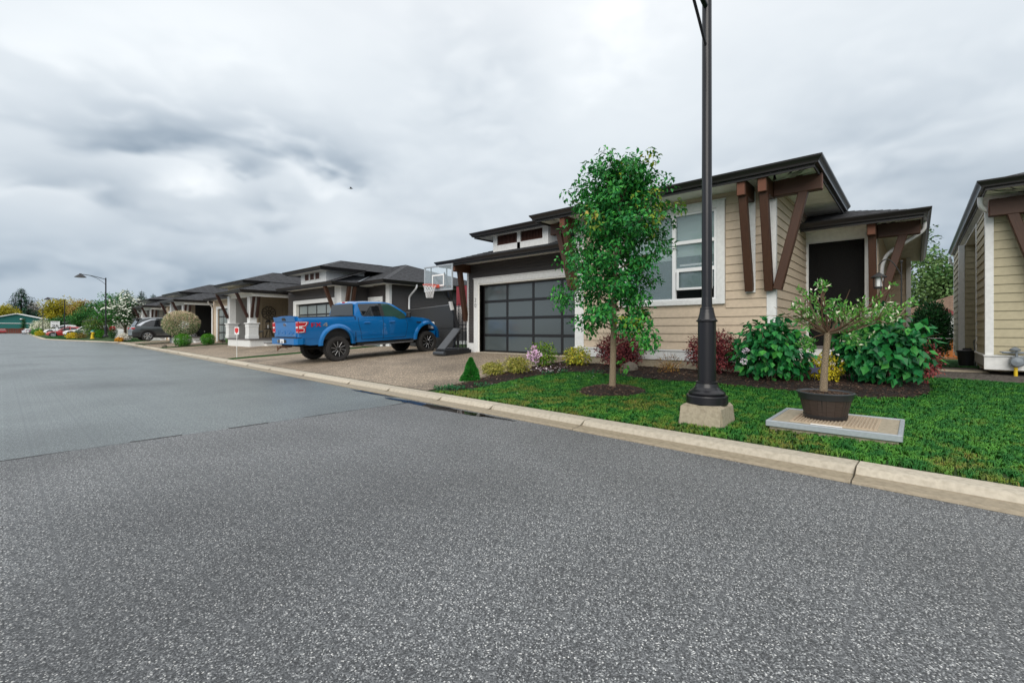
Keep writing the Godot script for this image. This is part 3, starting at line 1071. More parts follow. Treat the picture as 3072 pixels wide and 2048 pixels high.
func build_bed() -> void:
	origin = Vector3.ZERO
	var out := bed_outline()
	var b := mb()
	var step := 0.14                                        # grid cells whose middle lies in the outline; the edge banks down
	var x := -7.4
	var chips := []
	while x < 0.5:
		var bb := 5.3
		while bb < 11.6:
			var mid := Vector2(x + step / 2, bb + step / 2)
			if Geometry2D.is_point_in_polygon(mid, out):
				var p: Array[Vector3] = []
				for e in [Vector2(x, bb), Vector2(x + step, bb), Vector2(x + step, bb + step), Vector2(x, bb + step)]:
					p.append(gv(e.x, e.y, bed_lift(e, out)))
				b.quad(p[0], p[1], p[2], p[3])
				var per := 11 if bb < 9.4 else 5
				for k in per:
					chips.append(Vector2(x + rng.randf() * step, bb + rng.randf() * step))
			bb += step
		x += step
	struct("mulch_bed", b, M.soil)
	var ring := mb()                                        # mound round the young tree
	for i in 5:
		for k in 28:
			var p: Array[Vector3] = []
			for e in [[i, k], [i, k + 1], [i + 1, k + 1], [i + 1, k]]:
				var r: float = e[0] / 5.0
				var a: float = TAU * e[1] / 28.0
				var wob: float = 1.0 + 0.08 * sin(a * 3.0) + 0.05 * sin(a * 7.0)
				p.append(gv(-3.93 + cos(a) * 0.58 * r * wob, 7.0 + sin(a) * 0.55 * r * wob, 0.09 * (1.0 - r * r) + 0.004))
			ring.quad(p[3], p[2], p[1], p[0])
	struct("tree_mulch", ring, M.soil)
	for k in 900:
		var a := rng.randf() * TAU
		var r := sqrt(rng.randf())
		chips.append(Vector2(-3.93 + cos(a) * 0.6 * r, 7.0 + sin(a) * 0.57 * r))
	var chip := MB.new()
	chip.cbox(Vector3(-0.5, -0.12, -0.18), Vector3(0.5, 0.12, 0.18), 0.0)
	var mm := MultiMesh.new()
	mm.transform_format = MultiMesh.TRANSFORM_3D
	mm.use_colors = true
	mm.mesh = chip.mesh()
	mm.instance_count = chips.size()
	for i in chips.size():
		var c: Vector2 = chips[i]
		var lift := bed_lift(c, out)
		var dt := Vector2(c.x + 3.93, c.y - 7.0).length()
		if dt < 0.66:
			lift = 0.09 * maxf(0.0, 1.0 - dt * dt / 0.33) + 0.004
		var s := rng.randf_range(0.02, 0.055)
		var bs := Basis.from_euler(Vector3(rng.randf_range(-0.5, 0.5), rng.randf() * TAU, rng.randf_range(-0.5, 0.5)))
		mm.set_instance_transform(i, Transform3D(bs * Basis.from_scale(Vector3(s, s * 0.4, s * rng.randf_range(0.4, 0.9))), gv(c.x, c.y, lift + 0.006)))
		var t := rng.randf()
		var col := Color(0.035, 0.018, 0.011).lerp(Color(0.11, 0.06, 0.04), t * t)
		if rng.randf() < 0.07:
			col = Color(0.24, 0.17, 0.12)
		mm.set_instance_color(i, col)
	var o := MultiMeshInstance3D.new()
	o.multimesh = mm
	o.material_override = M.mulch_chip
	o.name = "mulch_chips"
	o.set_meta("kind", "stuff")
	o.set_meta("label", "dark brown bark mulch chips covering the flower bed and the tree ring")
	add_child(o)

func bed_lift(p: Vector2, out: PackedVector2Array) -> float:
	var d := 9.0
	for i in out.size():
		var q := Geometry2D.get_closest_point_to_segment(p, out[i], out[(i + 1) % out.size()])
		d = minf(d, p.distance_to(q))
	if not Geometry2D.is_point_in_polygon(p, out):
		d = 0.0
	return 0.008 + 0.075 * smoothstep(0.0, 0.35, d) + 0.014 * sin(p.x * 9.0) * sin(p.y * 11.0) * smoothstep(0.0, 0.2, d)

func in_lawn(x: float, b: float, out: PackedVector2Array) -> bool:
	if b < kerb_line(x) + 0.49: return false
	if x < -6.25 and b > 5.9: return false
	if x < -6.75: return false
	if Geometry2D.is_point_in_polygon(Vector2(x, b), out): return false
	if b > 9.9 and x < 0.1: return false
	if b > 11.7 + 0.15 * sin(x * 3.0) : return false
	if x > -1.24 and x < -0.14 and b > 5.8 and b < 6.84: return false
	if absf(x + 1.93) < 0.27 and absf(b - 5.78) < 0.27: return false
	if Vector2((x + 3.93) / 0.56, (b - 7.0) / 0.53).length() < 1.0: return false
	return true

func build_lawn() -> void:
	build_bed()
	var out := bed_outline()
	var n := FastNoiseLite.new()
	n.seed = 3
	n.frequency = 0.9
	n.fractal_octaves = 3
	var pos := PackedVector3Array()
	var cols := PackedColorArray()
	var sizes := PackedFloat32Array()
	for k in 95000:
		var x := rng.randf_range(-6.9, 5.4)
		var b := rng.randf_range(4.6, 11.9)
		if b > 8.0 and rng.randf() < 0.35: continue
		if not in_lawn(x, b, out): continue
		var q := n.get_noise_2d(x, b)
		var q2 := n.get_noise_2d(x * 4.0 + 30.0, b * 4.0)
		var dk := b - kerb_line(x) - 0.5
		var dry := clampf(q * 1.5 + q2 * 1.1 + 0.34 - dk * 0.36 + (0.1 if x < -1.5 else -0.12), 0.0, 1.0)
		var col := Color(0.035, 0.22, 0.04).lerp(Color(0.15, 0.46, 0.06), clampf(0.5 + q2 * 1.4 - dk * 0.08 + rng.randf_range(-0.35, 0.35), 0.0, 1.0))
		col = col.lerp(Color(0.46, 0.36, 0.09) if rng.randf() < 0.6 else Color(0.3, 0.34, 0.05), dry * rng.randf_range(0.3, 1.0))
		pos.append(gv(x, b))
		cols.append(col)
		sizes.append(rng.randf_range(0.75, 1.25) * (1.0 - 0.3 * dry) * (1.25 if dk < 0.12 and rng.randf() < 0.3 else 1.0))
	grass("lawn_grass", pos, cols, sizes, "green lawn grass with yellowed patches along the kerb before the beige house")
	pos = PackedVector3Array()
	cols = PackedColorArray()
	sizes = PackedFloat32Array()
	for strip in [[-20.75, -19.85, 5.9, 12.2, 9000, 0.6], [-36.35, -35.15, 6.7, 12.0, 7000, 0.9], [-47.5, -46.9, 7.2, 11.0, 1500, 1.0], [-50.5, -43.5, 6.8, 7.4, 2500, 1.0], [-62.0, -55.0, 7.4, 9.0, 3500, 1.3], [-98.0, -72.0, 4.0, 6.5, 3000, 1.8], [0.3, 3.0, 16.0, 24.0, 5000, 1.2]]:
		for k in strip[4]:
			var x := rng.randf_range(strip[0], strip[1])
			var b := rng.randf_range(strip[2], strip[3])
			if b < kerb_line(x) + 0.53: continue
			pos.append(gv(x, b, -clampf((b - 15.0) * 0.03, 0.0, 0.9) if x > -6.0 else 0.0))
			cols.append(Color(0.018, 0.12, 0.025).lerp(Color(0.05, 0.21, 0.04), rng.randf()))
			sizes.append(strip[5] * rng.randf_range(0.8, 1.2))
	grass("verge_grass", pos, cols, sizes, "bright green turf strips between the neighbouring driveways")

func grass(called: String, pos: PackedVector3Array, cols: PackedColorArray, sizes: PackedFloat32Array, label: String) -> void:
	var tuft := MB.new()
	var r := RandomNumberGenerator.new()
	r.seed = 5
	for k in 7:
		var a := r.randf() * TAU
		var lean := r.randf_range(0.25, 1.0)
		var d := Vector3(cos(a), 0, sin(a))
		var s := Vector3(-sin(a), 0, cos(a)) * r.randf_range(0.0022, 0.0036)
		var p := Vector3(r.randf_range(-0.022, 0.022), -0.004, r.randf_range(-0.022, 0.022))
		var h := r.randf_range(0.026, 0.052)
		var m := p + Vector3.UP * h * 0.6 + d * h * 0.25 * lean
		var t := p + Vector3.UP * h * (1.05 - 0.3 * lean) + d * h * 0.8 * lean
		var nn := (Vector3.UP + d * 0.4).normalized()
		tuft.trin(p - s, p + s, m + s, nn, nn, nn)
		tuft.trin(p - s, m + s, m - s, nn, nn, nn)
		tuft.trin(m - s, m + s, t, nn, nn, nn)
	var mm := MultiMesh.new()
	mm.transform_format = MultiMesh.TRANSFORM_3D
	mm.use_colors = true
	mm.mesh = tuft.mesh()
	mm.instance_count = pos.size()
	for i in pos.size():
		mm.set_instance_transform(i, Transform3D(Basis(Vector3.UP, rng.randf() * TAU).scaled(Vector3(1.15, 1, 1.15) * sizes[i]), pos[i]))
		mm.set_instance_color(i, cols[i])
	var o := MultiMeshInstance3D.new()
	o.multimesh = mm
	o.material_override = M.grass_blade
	o.name = called
	o.set_meta("kind", "stuff")
	o.set_meta("label", label)
	add_child(o)

# ---------------------------------------------------------------- the near house, number 20
func build_house_twenty() -> void:
	var h := thing("beige_house", "beige lap-sided house number 20 with timber brackets, glazed garage door and shaded porch", "house", v3(-6.0, 0.3, 12.0))
	var R := Vector3.RIGHT
	var F := Vector3(0, 0, 1)                                # out towards the street
	# --- core walls behind the boards
	panel_box(h, "wall", M.siding_beige, v3(-6.54, 0.3, 10.02), v3(-5.33, 4.2, 10.2), 0.0)
	panel_box(h, "wall", M.siding_beige, v3(-3.02, 0.3, 10.02), v3(-2.07, 4.2, 10.2), 0.0)
	panel_box(h, "wall", M.siding_beige, v3(-5.33, 0.3, 10.02), v3(-3.02, 1.83, 10.2), 0.0)
	panel_box(h, "wall", M.siding_beige, v3(-5.33, 3.86, 10.02), v3(-3.02, 4.2, 10.2), 0.0)
	panel_box(h, "wall", M.siding_beige, v3(-2.2, 0.3, 10.2), v3(-2.08, 4.2, 19.9), 0.0)
	panel_box(h, "wall", M.siding_beige, v3(-6.54, 0.3, 10.2), v3(-6.4, 4.2, 20.0), 0.0)
	panel_box(h, "wall", M.siding_dark, v3(-12.02, 0.35, 11.22), v3(-11.5, 3.7, 11.6), 0.0)
	panel_box(h, "wall", M.siding_dark, v3(-11.5, 2.86, 11.22), v3(-6.56, 3.7, 11.6), 0.0)
	panel_box(h, "wall", M.siding_dark, v3(-6.95, 0.35, 11.22), v3(-6.56, 2.86, 11.6), 0.0)
	panel_box(h, "wall", M.siding_dark, v3(-12.02, 0.3, 11.6), v3(-11.85, 3.7, 20.0), 0.0)
	panel_box(h, "wall", M.siding_beige, v3(-12.0, 0.3, 19.9), v3(-0.18, 3.9, 20.05), 0.0)
	# --- beige boards
	var win := Rect2(6.55 - 5.4, 1.78 - 0.81, 2.44, 2.16)
	lap_wall(h, M.siding_beige, v3(-6.41, 0.81, 10.015), R, F, 4.21, 3.32, 0.178, [Rect2(win.position.x - 0.14, win.position.y, win.size.x, win.size.y)])
	lap_wall(h, M.siding_beige, v3(-2.065, 0.81, 10.03), Vector3(0, 0, -1), R, 3.29, 3.32, 0.178)
	# --- base boards and footing
	for s in [[v3(-6.68, 0.57, 9.965), v3(-2.03, 0.775, 10.016)], [v3(-2.064, 0.57, 10.016), v3(-2.03, 0.775, 13.3)]]:
		panel_box(h, "base_board", M.trim_white, s[0], s[1])
	for s in [[v3(-6.7, 0.775, 9.94), v3(-2.005, 0.808, 10.016)], [v3(-2.063, 0.775, 10.016), v3(-2.005, 0.808, 13.3)]]:
		panel_box(h, "drip_cap", M.trim_white, s[0], s[1])
	panel_box(h, "footing", M.concrete_footing, v3(-6.66, -0.1, 9.99), v3(-2.05, 0.57, 10.3), 0.01)
	panel_box(h, "footing", M.concrete_footing, v3(-2.3, -0.1, 10.3), v3(-2.052, 0.57, 13.2), 0.01)
	panel_box(h, "footing", M.concrete_footing, v3(-5.9, 0.0, 9.82), v3(-2.3, 0.42, 9.99), 0.02)
	# --- corner boards
	panel_box(h, "corner_board", M.trim_white, v3(-2.2, 0.81, 9.985), v3(-2.038, 4.13, 10.014), 0.004)
	panel_box(h, "corner_board", M.trim_white, v3(-2.064, 0.81, 10.014), v3(-2.038, 4.13, 10.1), 0.004)
	panel_box(h, "corner_board", M.trim_white, v3(-6.68, 0.81, 9.98), v3(-6.41, 4.13, 10.015), 0.004)
	panel_box(h, "corner_board", M.trim_white, v3(-6.68, 0.5, 10.016), v3(-6.552, 4.13, 10.2), 0.004)
	panel_box(h, "backing_board", M.trim_white, v3(-2.58, 1.99, 9.972), v3(-2.395, 4.0, 9.996), 0.004)
	# --- big window
	var w := part("window", (func():
		var s := mb()
		for q in [[-5.4, 1.79, -5.25, 3.95], [-3.13, 1.79, -2.97, 3.95], [-5.25, 3.80, -3.13, 3.95], [-5.25, 1.79, -3.13, 1.9]]:
			s.cbox(v3(q[0], q[1], 9.962), v3(q[2], q[3], 10.02), 0.005)
		return s).call(), M.trim_white, h)
	for q in [[-5.25, 1.9, -5.19, 3.80], [-4.09, 1.9, -4.01, 3.80], [-3.19, 1.9, -3.13, 3.80], [-5.19, 3.755, -4.09, 3.80], [-4.01, 3.755, -3.19, 3.80], [-5.19, 1.9, -4.09, 1.935], [-4.01, 1.9, -3.19, 1.935], [-4.01, 3.125, -3.19, 3.2], [-4.01, 2.52, -3.19, 2.6]]:
		var s := mb()
		s.cbox(v3(q[0], q[1], 9.985), v3(q[2], q[3], 10.06), 0.004)
		part("window_bar", s, M.vinyl_white, w)
	for q in [[-3.985, 2.16, -3.93, 2.52], [-3.27, 2.16, -3.215, 2.52], [-3.985, 2.12, -3.215, 2.17], [-3.96, 2.66, -3.24, 2.70]]:
		var s := mb()
		s.cbox(v3(q[0], q[1], 9.96 if q[1] < 2.6 else 10.09), v3(q[2], q[3], 9.984 if q[1] < 2.6 else 10.12), 0.004)
		part("sash", s, M.vinyl_white, w)
	panel_box(h, "head_flashing", M.trim_white, v3(-5.42, 3.95, 9.95), v3(-2.95, 3.975, 10.015), 0.003)
	for q in [[-5.19, 1.935, -4.09, 3.755], [-4.01, 3.2, -3.19, 3.755], [-4.01, 2.6, -3.19, 3.125], [-4.01, 2.17, -3.19, 2.52]]:
		var s := mb()
		s.box(v3(q[0], q[1], 10.028), v3(q[2], q[3], 10.034))
		part("pane", s, M.window_glass, w)
	for q in [[-5.24, 2.86, -4.08], [-4.02, 2.92, -3.14]]:
		var s := mb()
		var y: float = q[1]
		var k := 0
		while y < 3.78:                                      # pleats of the blind
			var dz := 0.012 if k % 2 == 0 else 0.0
			s.quad(v3(q[0], y, 10.13 - dz), v3(q[2], y, 10.13 - dz), v3(q[2], y + 0.1, 10.118 + dz), v3(q[0], y + 0.1, 10.118 + dz))
			y += 0.1
			k += 1
		s.cbox(v3(q[0], q[1] - 0.05, 10.1), v3(q[2], q[1], 10.13), 0.004)
		part("blind", s, M.blind_fabric, w)
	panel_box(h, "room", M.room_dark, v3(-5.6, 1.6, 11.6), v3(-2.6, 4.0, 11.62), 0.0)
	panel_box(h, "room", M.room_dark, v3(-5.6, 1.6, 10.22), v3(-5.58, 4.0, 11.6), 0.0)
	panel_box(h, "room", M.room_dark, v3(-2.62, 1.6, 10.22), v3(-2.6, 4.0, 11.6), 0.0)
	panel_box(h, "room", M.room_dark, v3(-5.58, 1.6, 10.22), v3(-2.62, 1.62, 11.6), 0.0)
	# --- bay roof
	hip_roof(h, -7.44, -1.29, 9.26, 20.5, 4.2, 0.333, M.shingles)
	rect_eave(h, -7.55, -1.18, 9.14, 13.55, 4.22, true, 4.09, 0.82, M.soffit_white, 0.3)
	var under := mb()
	under.box(v3(-6.5, 4.1, 10.02), v3(-2.1, 4.13, 13.4))
	part("ceiling", under, M.soffit_white, h)
	# --- brackets of the bay
	bracket(h, v3(-2.49, 3.94, 10.0), Vector3(0, 0, 0.68), 0.16, 0.3, v3(-2.49, 2.02, 9.93), 0.78)
	bracket(h, v3(-2.13, 3.94, 10.0), Vector3(0, 0, 0.68), 0.16, 0.3, v3(-2.14, 2.01, 9.92), 0.78)
	bracket(h, v3(-2.05, 3.95, 9.91), Vector3(0.77, 0, 0), 0.16, 0.31, v3(-2.0, 2.02, 9.93), 0.62)
	bracket(h, v3(-6.62, 3.95, 10.0), Vector3(0, 0, 0.68), 0.16, 0.3, v3(-6.62, 2.3, 9.93), 0.78)
	bracket(h, v3(-6.7, 3.95, 9.93), Vector3(-0.68, 0, 0), 0.16, 0.31, v3(-6.74, 2.3, 9.95), 0.62)
	# --- garage front
	lap_wall(h, M.siding_dark, v3(-12.03, 0.78, 11.215), R, F, 0.27, 2.28, 0.1)
	lap_wall(h, M.siding_dark, v3(-12.03, 3.06, 11.215), R, F, 5.4, 0.54, 0.1)
	panel_box(h, "garage_trim", M.trim_white, v3(-11.76, 0.44, 11.17), v3(-11.55, 3.04, 11.216))
	panel_box(h, "garage_trim", M.trim_white, v3(-11.55, 2.86, 11.17), v3(-6.56, 3.04, 11.216))
	panel_box(h, "garage_trim", M.trim_white, v3(-11.78, 3.04, 11.14), v3(-6.56, 3.07, 11.216))
	panel_box(h, "garage_jamb", M.soffit_white, v3(-11.56, 0.44, 11.19), v3(-11.5, 2.86, 11.42))
	panel_box(h, "garage_jamb", M.soffit_white, v3(-11.5, 2.82, 11.19), v3(-6.96, 2.86, 11.42))
	panel_box(h, "base_board", M.trim_white, v3(-12.05, 0.42, 11.17), v3(-11.77, 0.78, 11.214))
	panel_box(h, "corner_board", M.trim_white, v3(-12.1, 0.42, 11.16), v3(-12.03, 3.6, 11.4))
	panel_box(h, "threshold", M.concrete_pale, v3(-11.56, 0.3, 11.1), v3(-6.9, 0.475, 11.5))
	glazed_garage_door(h, -11.5, -6.97, 0.48, 2.82, 11.42, 4, 4, M.frosted)
	var fb := Basis.IDENTITY
	letters(h, "house_number", "2", v3(-11.66, 2.30, 11.163), 0.135, fb, M.letter_grey, 0.012)
	letters(h, "house_number", "0", v3(-11.66, 2.11, 11.163), 0.135, fb, M.letter_grey, 0.012)
	# --- garage roof and the louvred dormer on it
	var gr := mb()
	roof_slope(gr, v3(-12.72, 3.62, 10.36), v3(-7.3, 3.62, 10.36), v3(-7.3, 5.2, 15.1), v3(-8.0, 5.2, 15.1))
	roof_slope(gr, v3(-12.72, 3.62, 20.0), v3(-12.72, 3.62, 10.36), v3(-8.0, 5.2, 15.1), v3(-8.0, 5.2, 15.6))
	part("roof", gr, M.shingles, h)
	eave(h, PackedVector3Array([v3(-12.7, 0, 20.0), v3(-12.7, 0, 10.365), v3(-6.9, 0, 10.365)]), PackedVector3Array([Vector3(-1, 0, 0), Vector3(-1, 0, 1), Vector3(0, 0, 1)]), 3.64)
	soffit(h, M.soffit_white, v3(-12.68, 3.58, 10.38), Vector3(6.1, 0, 0), Vector3(0, 0, -0.84), 0.45, 0.66, 0.0)
	soffit(h, M.soffit_white, v3(-12.68, 3.58, 10.38), Vector3(0, 0, -9.5), Vector3(0.62, 0, 0), 0.6, 0.84, 0.0)
	bracket(h, v3(-12.02, 3.42, 11.2), Vector3(0, 0, 0.75), 0.17, 0.28, v3(-12.13, 1.56, 11.14), 0.6)
	panel_box(h, "dormer_wall", M.trim_white, v3(-10.73, 3.7, 11.1), v3(-10.55, 4.5, 11.3), 0.004)
	panel_box(h, "dormer_wall", M.trim_white, v3(-8.62, 3.7, 11.1), v3(-8.4, 4.5, 11.3), 0.004)
	panel_box(h, "dormer_wall", M.trim_white, v3(-9.66, 3.7, 11.1), v3(-9.52, 4.5, 11.3), 0.004)
	panel_box(h, "dormer_wall", M.trim_white, v3(-10.55, 3.7, 11.1), v3(-8.62, 4.08, 11.3), 0.004)
	panel_box(h, "dormer_wall", M.trim_white, v3(-10.55, 4.42, 11.1), v3(-8.62, 4.5, 11.3), 0.004)
	panel_box(h, "dormer_wall", M.trim_white, v3(-8.55, 3.7, 11.3), v3(-8.41, 4.5, 14.5), 0.0)
	panel_box(h, "dormer_wall", M.trim_white, v3(-10.72, 3.7, 11.3), v3(-10.6, 4.5, 14.5), 0.0)
	for q in [[-10.55, -9.66], [-9.52, -8.62]]:
		var lv := part("louvre_vent", (func():
			var s := mb()
			s.box(v3(q[0], 4.08, 11.22), v3(q[1], 4.42, 11.25))
			for e in [[q[0], 4.08, q[1], 4.11], [q[0], 4.39, q[1], 4.42]]:
				s.cbox(v3(e[0], e[1], 11.12), v3(e[2], e[3], 11.21), 0.003)
			return s).call(), M.louvre_wood, h)
		for k in 15:
			var s := mb()
			var x: float = q[0] + 0.03 + k * (q[1] - q[0] - 0.06) / 14.0
			s.cbox(v3(x - 0.011, 4.11, 11.125), v3(x + 0.011, 4.39, 11.18), 0.003)
			part("slat", s, M.louvre_wood, lv)
	hip_roof(h, -11.3, -7.85, 10.75, 15.5, 4.5, 0.333, M.shingles, "dormer_roof")
	rect_eave(h, -11.42, -7.73, 10.63, 13.6, 4.53, true, 4.40, 0.5, M.soffit_white, 0.4)
	# --- porch on the right
	panel_box(h, "porch_header", M.soffit_white, v3(-2.06, 3.41, 13.28), v3(-0.66, 3.67, 13.42), 0.006)
	panel_box(h, "porch_post", M.trim_white, v3(-0.9, 0.8, 13.27), v3(-0.68, 3.5, 13.45), 0.008)
	panel_box(h, "screen_frame", M.trim_white, v3(-2.06, 0.86, 13.3), v3(-2.0, 3.41, 13.36), 0.004)
	panel_box(h, "screen_frame", M.trim_white, v3(-2.0, 3.37, 13.3), v3(-0.9, 3.41, 13.36), 0.004)
	panel_box(h, "porch_screen", M.insect_screen, v3(-2.0, 0.86, 13.325), v3(-0.9, 3.37, 13.33), 0.0)
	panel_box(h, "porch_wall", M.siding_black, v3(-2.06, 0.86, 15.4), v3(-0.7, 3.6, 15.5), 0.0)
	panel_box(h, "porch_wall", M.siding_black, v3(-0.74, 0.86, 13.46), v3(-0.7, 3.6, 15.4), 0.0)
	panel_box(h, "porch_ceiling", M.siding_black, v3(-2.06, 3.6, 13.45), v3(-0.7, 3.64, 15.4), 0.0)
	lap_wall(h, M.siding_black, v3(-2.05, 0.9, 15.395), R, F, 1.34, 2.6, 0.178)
	panel_box(h, "porch_deck", M.deck_grey, v3(-2.1, 0.8, 13.2), v3(-0.66, 0.86, 15.5), 0.006)
	panel_box(h, "porch_riser", M.trim_white, v3(-2.06, 0.62, 13.24), v3(-0.68, 0.8, 13.5), 0.004)
	panel_box(h, "porch_step", M.deck_grey, v3(-2.06, 0.57, 12.95), v3(-0.68, 0.62, 13.5), 0.006)
	panel_box(h, "porch_riser", M.trim_white, v3(-2.04, 0.3, 12.99), v3(-0.7, 0.57, 13.3), 0.004)
	var pr := mb()
	roof_slope(pr, v3(-2.02, 3.7, 12.47), v3(0.12, 3.7, 12.47), v3(-1.95, 4.4, 14.57), v3(-2.02, 4.4, 14.57))
	roof_slope(pr, v3(0.12, 3.7, 12.47), v3(0.12, 3.7, 21.0), v3(-1.95, 4.4, 21.0), v3(-1.95, 4.4, 14.57))
	part("roof", pr, M.shingles, h)
	eave(h, PackedVector3Array([v3(-2.04, 0, 12.475), v3(0.11, 0, 12.475), v3(0.11, 0, 21.0)]), PackedVector3Array([Vector3(0, 0, 1), Vector3(1, 0, 1), Vector3(1, 0, 0)]), 3.72)
	soffit(h, M.soffit_white, v3(-2.04, 3.62, 12.49), Vector3(2.14, 0, 0), Vector3(0, 0, -0.8), 0.24, 0.0, 0.8)
	soffit(h, M.soffit_white, v3(0.1, 3.62, 12.49), Vector3(0, 0, -8.5), Vector3(-0.8, 0, 0), 0.4, 0.8, 0.0)
	bracket(h, v3(-0.74, 3.46, 13.28), Vector3(0, 0, 0.66), 0.16, 0.29, v3(-0.74, 1.75, 13.21), 0.62)
	bracket(h, v3(-0.66, 3.47, 13.2), Vector3(0.72, 0, 0), 0.16, 0.3, v3(-0.64, 1.75, 13.22), 0.6)
	# side wall and the wall that closes the gap behind
	panel_box(h, "wall", M.siding_beige, v3(-0.7, 0.3, 13.46), v3(-0.66, 3.6, 20.0), 0.0)
	lap_wall(h, M.siding_beige, v3(-0.66, 0.8, 19.895), R, F, 0.42, 2.8, 0.178)
	panel_box(h, "corner_board", M.trim_white, v3(-0.26, 0.3, 19.82), v3(-0.14, 3.62, 19.9), 0.004)
	lap_wall(h, M.siding_beige, v3(-0.175, 0.6, 19.95), Vector3(0, 0, -1), R, 1.2, 3.0, 0.178)
	# downpipe from the corner of the gutter back to the post
	pipe(h, "downpipe", PackedVector3Array([v3(0.13, 3.6, 13.35), v3(0.13, 3.42, 13.4), v3(-0.52, 2.98, 13.5), v3(-0.6, 2.7, 13.5), v3(-0.6, 0.5, 13.5)]), 0.038, M.vinyl_white)
	# white disc clock on the porch wall
	origin = v3(-1.72, 2.36, 15.34)
	var c := mb()
	c.lathe(origin, PackedVector2Array([Vector2(0, 0.03), Vector2(0.14, 0.03), Vector2(0.155, 0.015), Vector2(0.155, 0.0)]), 24, Vector3(0, 0, 1))
	solo("round_plaque", c, mat("plaque_white", Color(0.95, 0.95, 0.95), 0.6), "round white plaque hanging in the dark screened porch", "plaque", origin)

# ---------------------------------------------------------------- the house on the right edge
func build_right_house() -> void:
	var h := thing("olive_house", "olive lap-sided house at the right edge with a bracketed eave and gas meter", "house", v3(2.5, 0.3, 15.0))
	var R := Vector3.RIGHT
	var F := Vector3(0, 0, 1)
	panel_box(h, "wall", M.siding_olive, v3(1.1, 0.42, 13.44), v3(6.0, 3.75, 13.6), 0.0)
	panel_box(h, "wall", M.siding_olive, v3(1.08, 0.42, 13.6), v3(1.2, 3.75, 15.5), 0.0)
	lap_wall(h, M.siding_olive, v3(1.17, 0.74, 13.435), R, F, 4.5, 2.95, 0.178)
	lap_wall(h, M.siding_olive, v3(1.075, 0.74, 15.3), Vector3(0, 0, 1), Vector3(-1, 0, 0), 1.78, 2.95, 0.178)
	panel_box(h, "corner_board", M.trim_white, v3(1.045, 0.74, 13.4), v3(1.17, 3.75, 13.436), 0.004)
	panel_box(h, "corner_board", M.trim_white, v3(1.045, 0.74, 13.436), v3(1.074, 3.75, 13.53), 0.004)
	panel_box(h, "corner_board", M.trim_white, v3(1.045, 0.6, 15.3), v3(1.1, 3.75, 15.42), 0.004)
	panel_box(h, "base_board", M.trim_white, v3(1.03, 0.44, 13.385), v3(6.0, 0.71, 13.44), 0.005)
	panel_box(h, "drip_cap", M.trim_white, v3(1.02, 0.71, 13.36), v3(6.0, 0.74, 13.44), 0.004)
	panel_box(h, "base_board", M.siding_grey, v3(1.03, 0.5, 13.44), v3(1.075, 0.71, 15.4), 0.005)
	panel_box(h, "drip_cap", M.trim_white, v3(1.02, 0.71, 13.44), v3(1.075, 0.74, 15.4), 0.004)
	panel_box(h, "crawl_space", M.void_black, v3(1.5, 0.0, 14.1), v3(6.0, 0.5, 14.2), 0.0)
	panel_box(h, "floor_underside", M.deck_grey, v3(1.08, 0.44, 13.45), v3(6.0, 0.48, 15.4), 0.0)
	panel_box(h, "footing", M.concrete_footing, v3(1.35, -0.2, 14.2), v3(1.5, 0.5, 24.0), 0.0)
	# recessed wall, then a second projection farther back
	panel_box(h, "wall", M.siding_olive, v3(1.42, 0.4, 15.4), v3(1.55, 3.75, 24.0), 0.0)
	panel_box(h, "wall", M.siding_olive, v3(0.98, 0.4, 18.94), v3(1.5, 3.75, 19.1), 0.0)
	panel_box(h, "wall", M.siding_olive, v3(0.96, 0.4, 19.1), v3(1.1, 3.75, 21.5), 0.0)
	lap_wall(h, M.siding_olive, v3(1.06, 0.72, 18.935), R, F, 0.45, 2.95, 0.178)
	lap_wall(h, M.siding_olive, v3(0.955, 0.72, 21.4), Vector3(0, 0, 1), Vector3(-1, 0, 0), 2.4, 2.95, 0.178)
	panel_box(h, "corner_board", M.trim_white, v3(0.93, 0.5, 18.9), v3(1.06, 3.75, 18.936), 0.004)
	panel_box(h, "corner_board", M.trim_white, v3(0.93, 0.5, 18.936), v3(0.954, 3.75, 19.05), 0.004)
	panel_box(h, "corner_board", M.trim_white, v3(0.93, 0.5, 21.3), v3(1.0, 3.75, 21.42), 0.004)
	# roof
	hip_roof(h, 0.98, 9.0, 12.55, 23.5, 4.07, 0.333, M.shingles)
	rect_eave(h, 0.86, 9.1, 12.43, 23.2, 4.1, true, 3.93, 0.8, M.soffit_white, 0.3)
	var under := mb()
	under.box(v3(1.06, 3.74, 13.45), v3(6.0, 3.76, 23.0))
	part("ceiling", under, M.soffit_white, h)
	bracket(h, v3(1.95, 3.68, 13.2), Vector3(-0.87, 0, 0), 0.17, 0.34, v3(1.86, 1.85, 13.22), 0.62)
	bracket(h, v3(1.95, 3.68, 13.38), Vector3(0, 0, 0.72), 0.17, 0.34, v3(1.95, 1.85, 13.3), 0.7)
	pipe(h, "downpipe", PackedVector3Array([v3(0.95, 3.9, 13.05), v3(0.95, 3.72, 13.1), v3(1.1, 3.62, 13.3), v3(1.75, 3.55, 13.34), v3(1.8, 3.4, 13.36), v3(1.8, 0.5, 13.36)]), 0.042, M.vinyl_white)
	pipe(h, "downpipe", PackedVector3Array([v3(0.9, 3.9, 22.9), v3(0.9, 3.7, 22.95), v3(1.2, 3.45, 23.1), v3(1.3, 3.3, 23.1), v3(1.3, 0.4, 23.1)]), 0.04, M.vinyl_white)
	# grey service pillar and hose bib on the recessed wall
	panel_box(h, "service_pillar", M.siding_grey, v3(1.16, 0.3, 15.9), v3(1.36, 2.35, 16.1), 0.01)
	panel_box(h, "pillar_cap", M.siding_grey, v3(1.12, 2.35, 15.86), v3(1.4, 2.42, 16.14), 0.015)
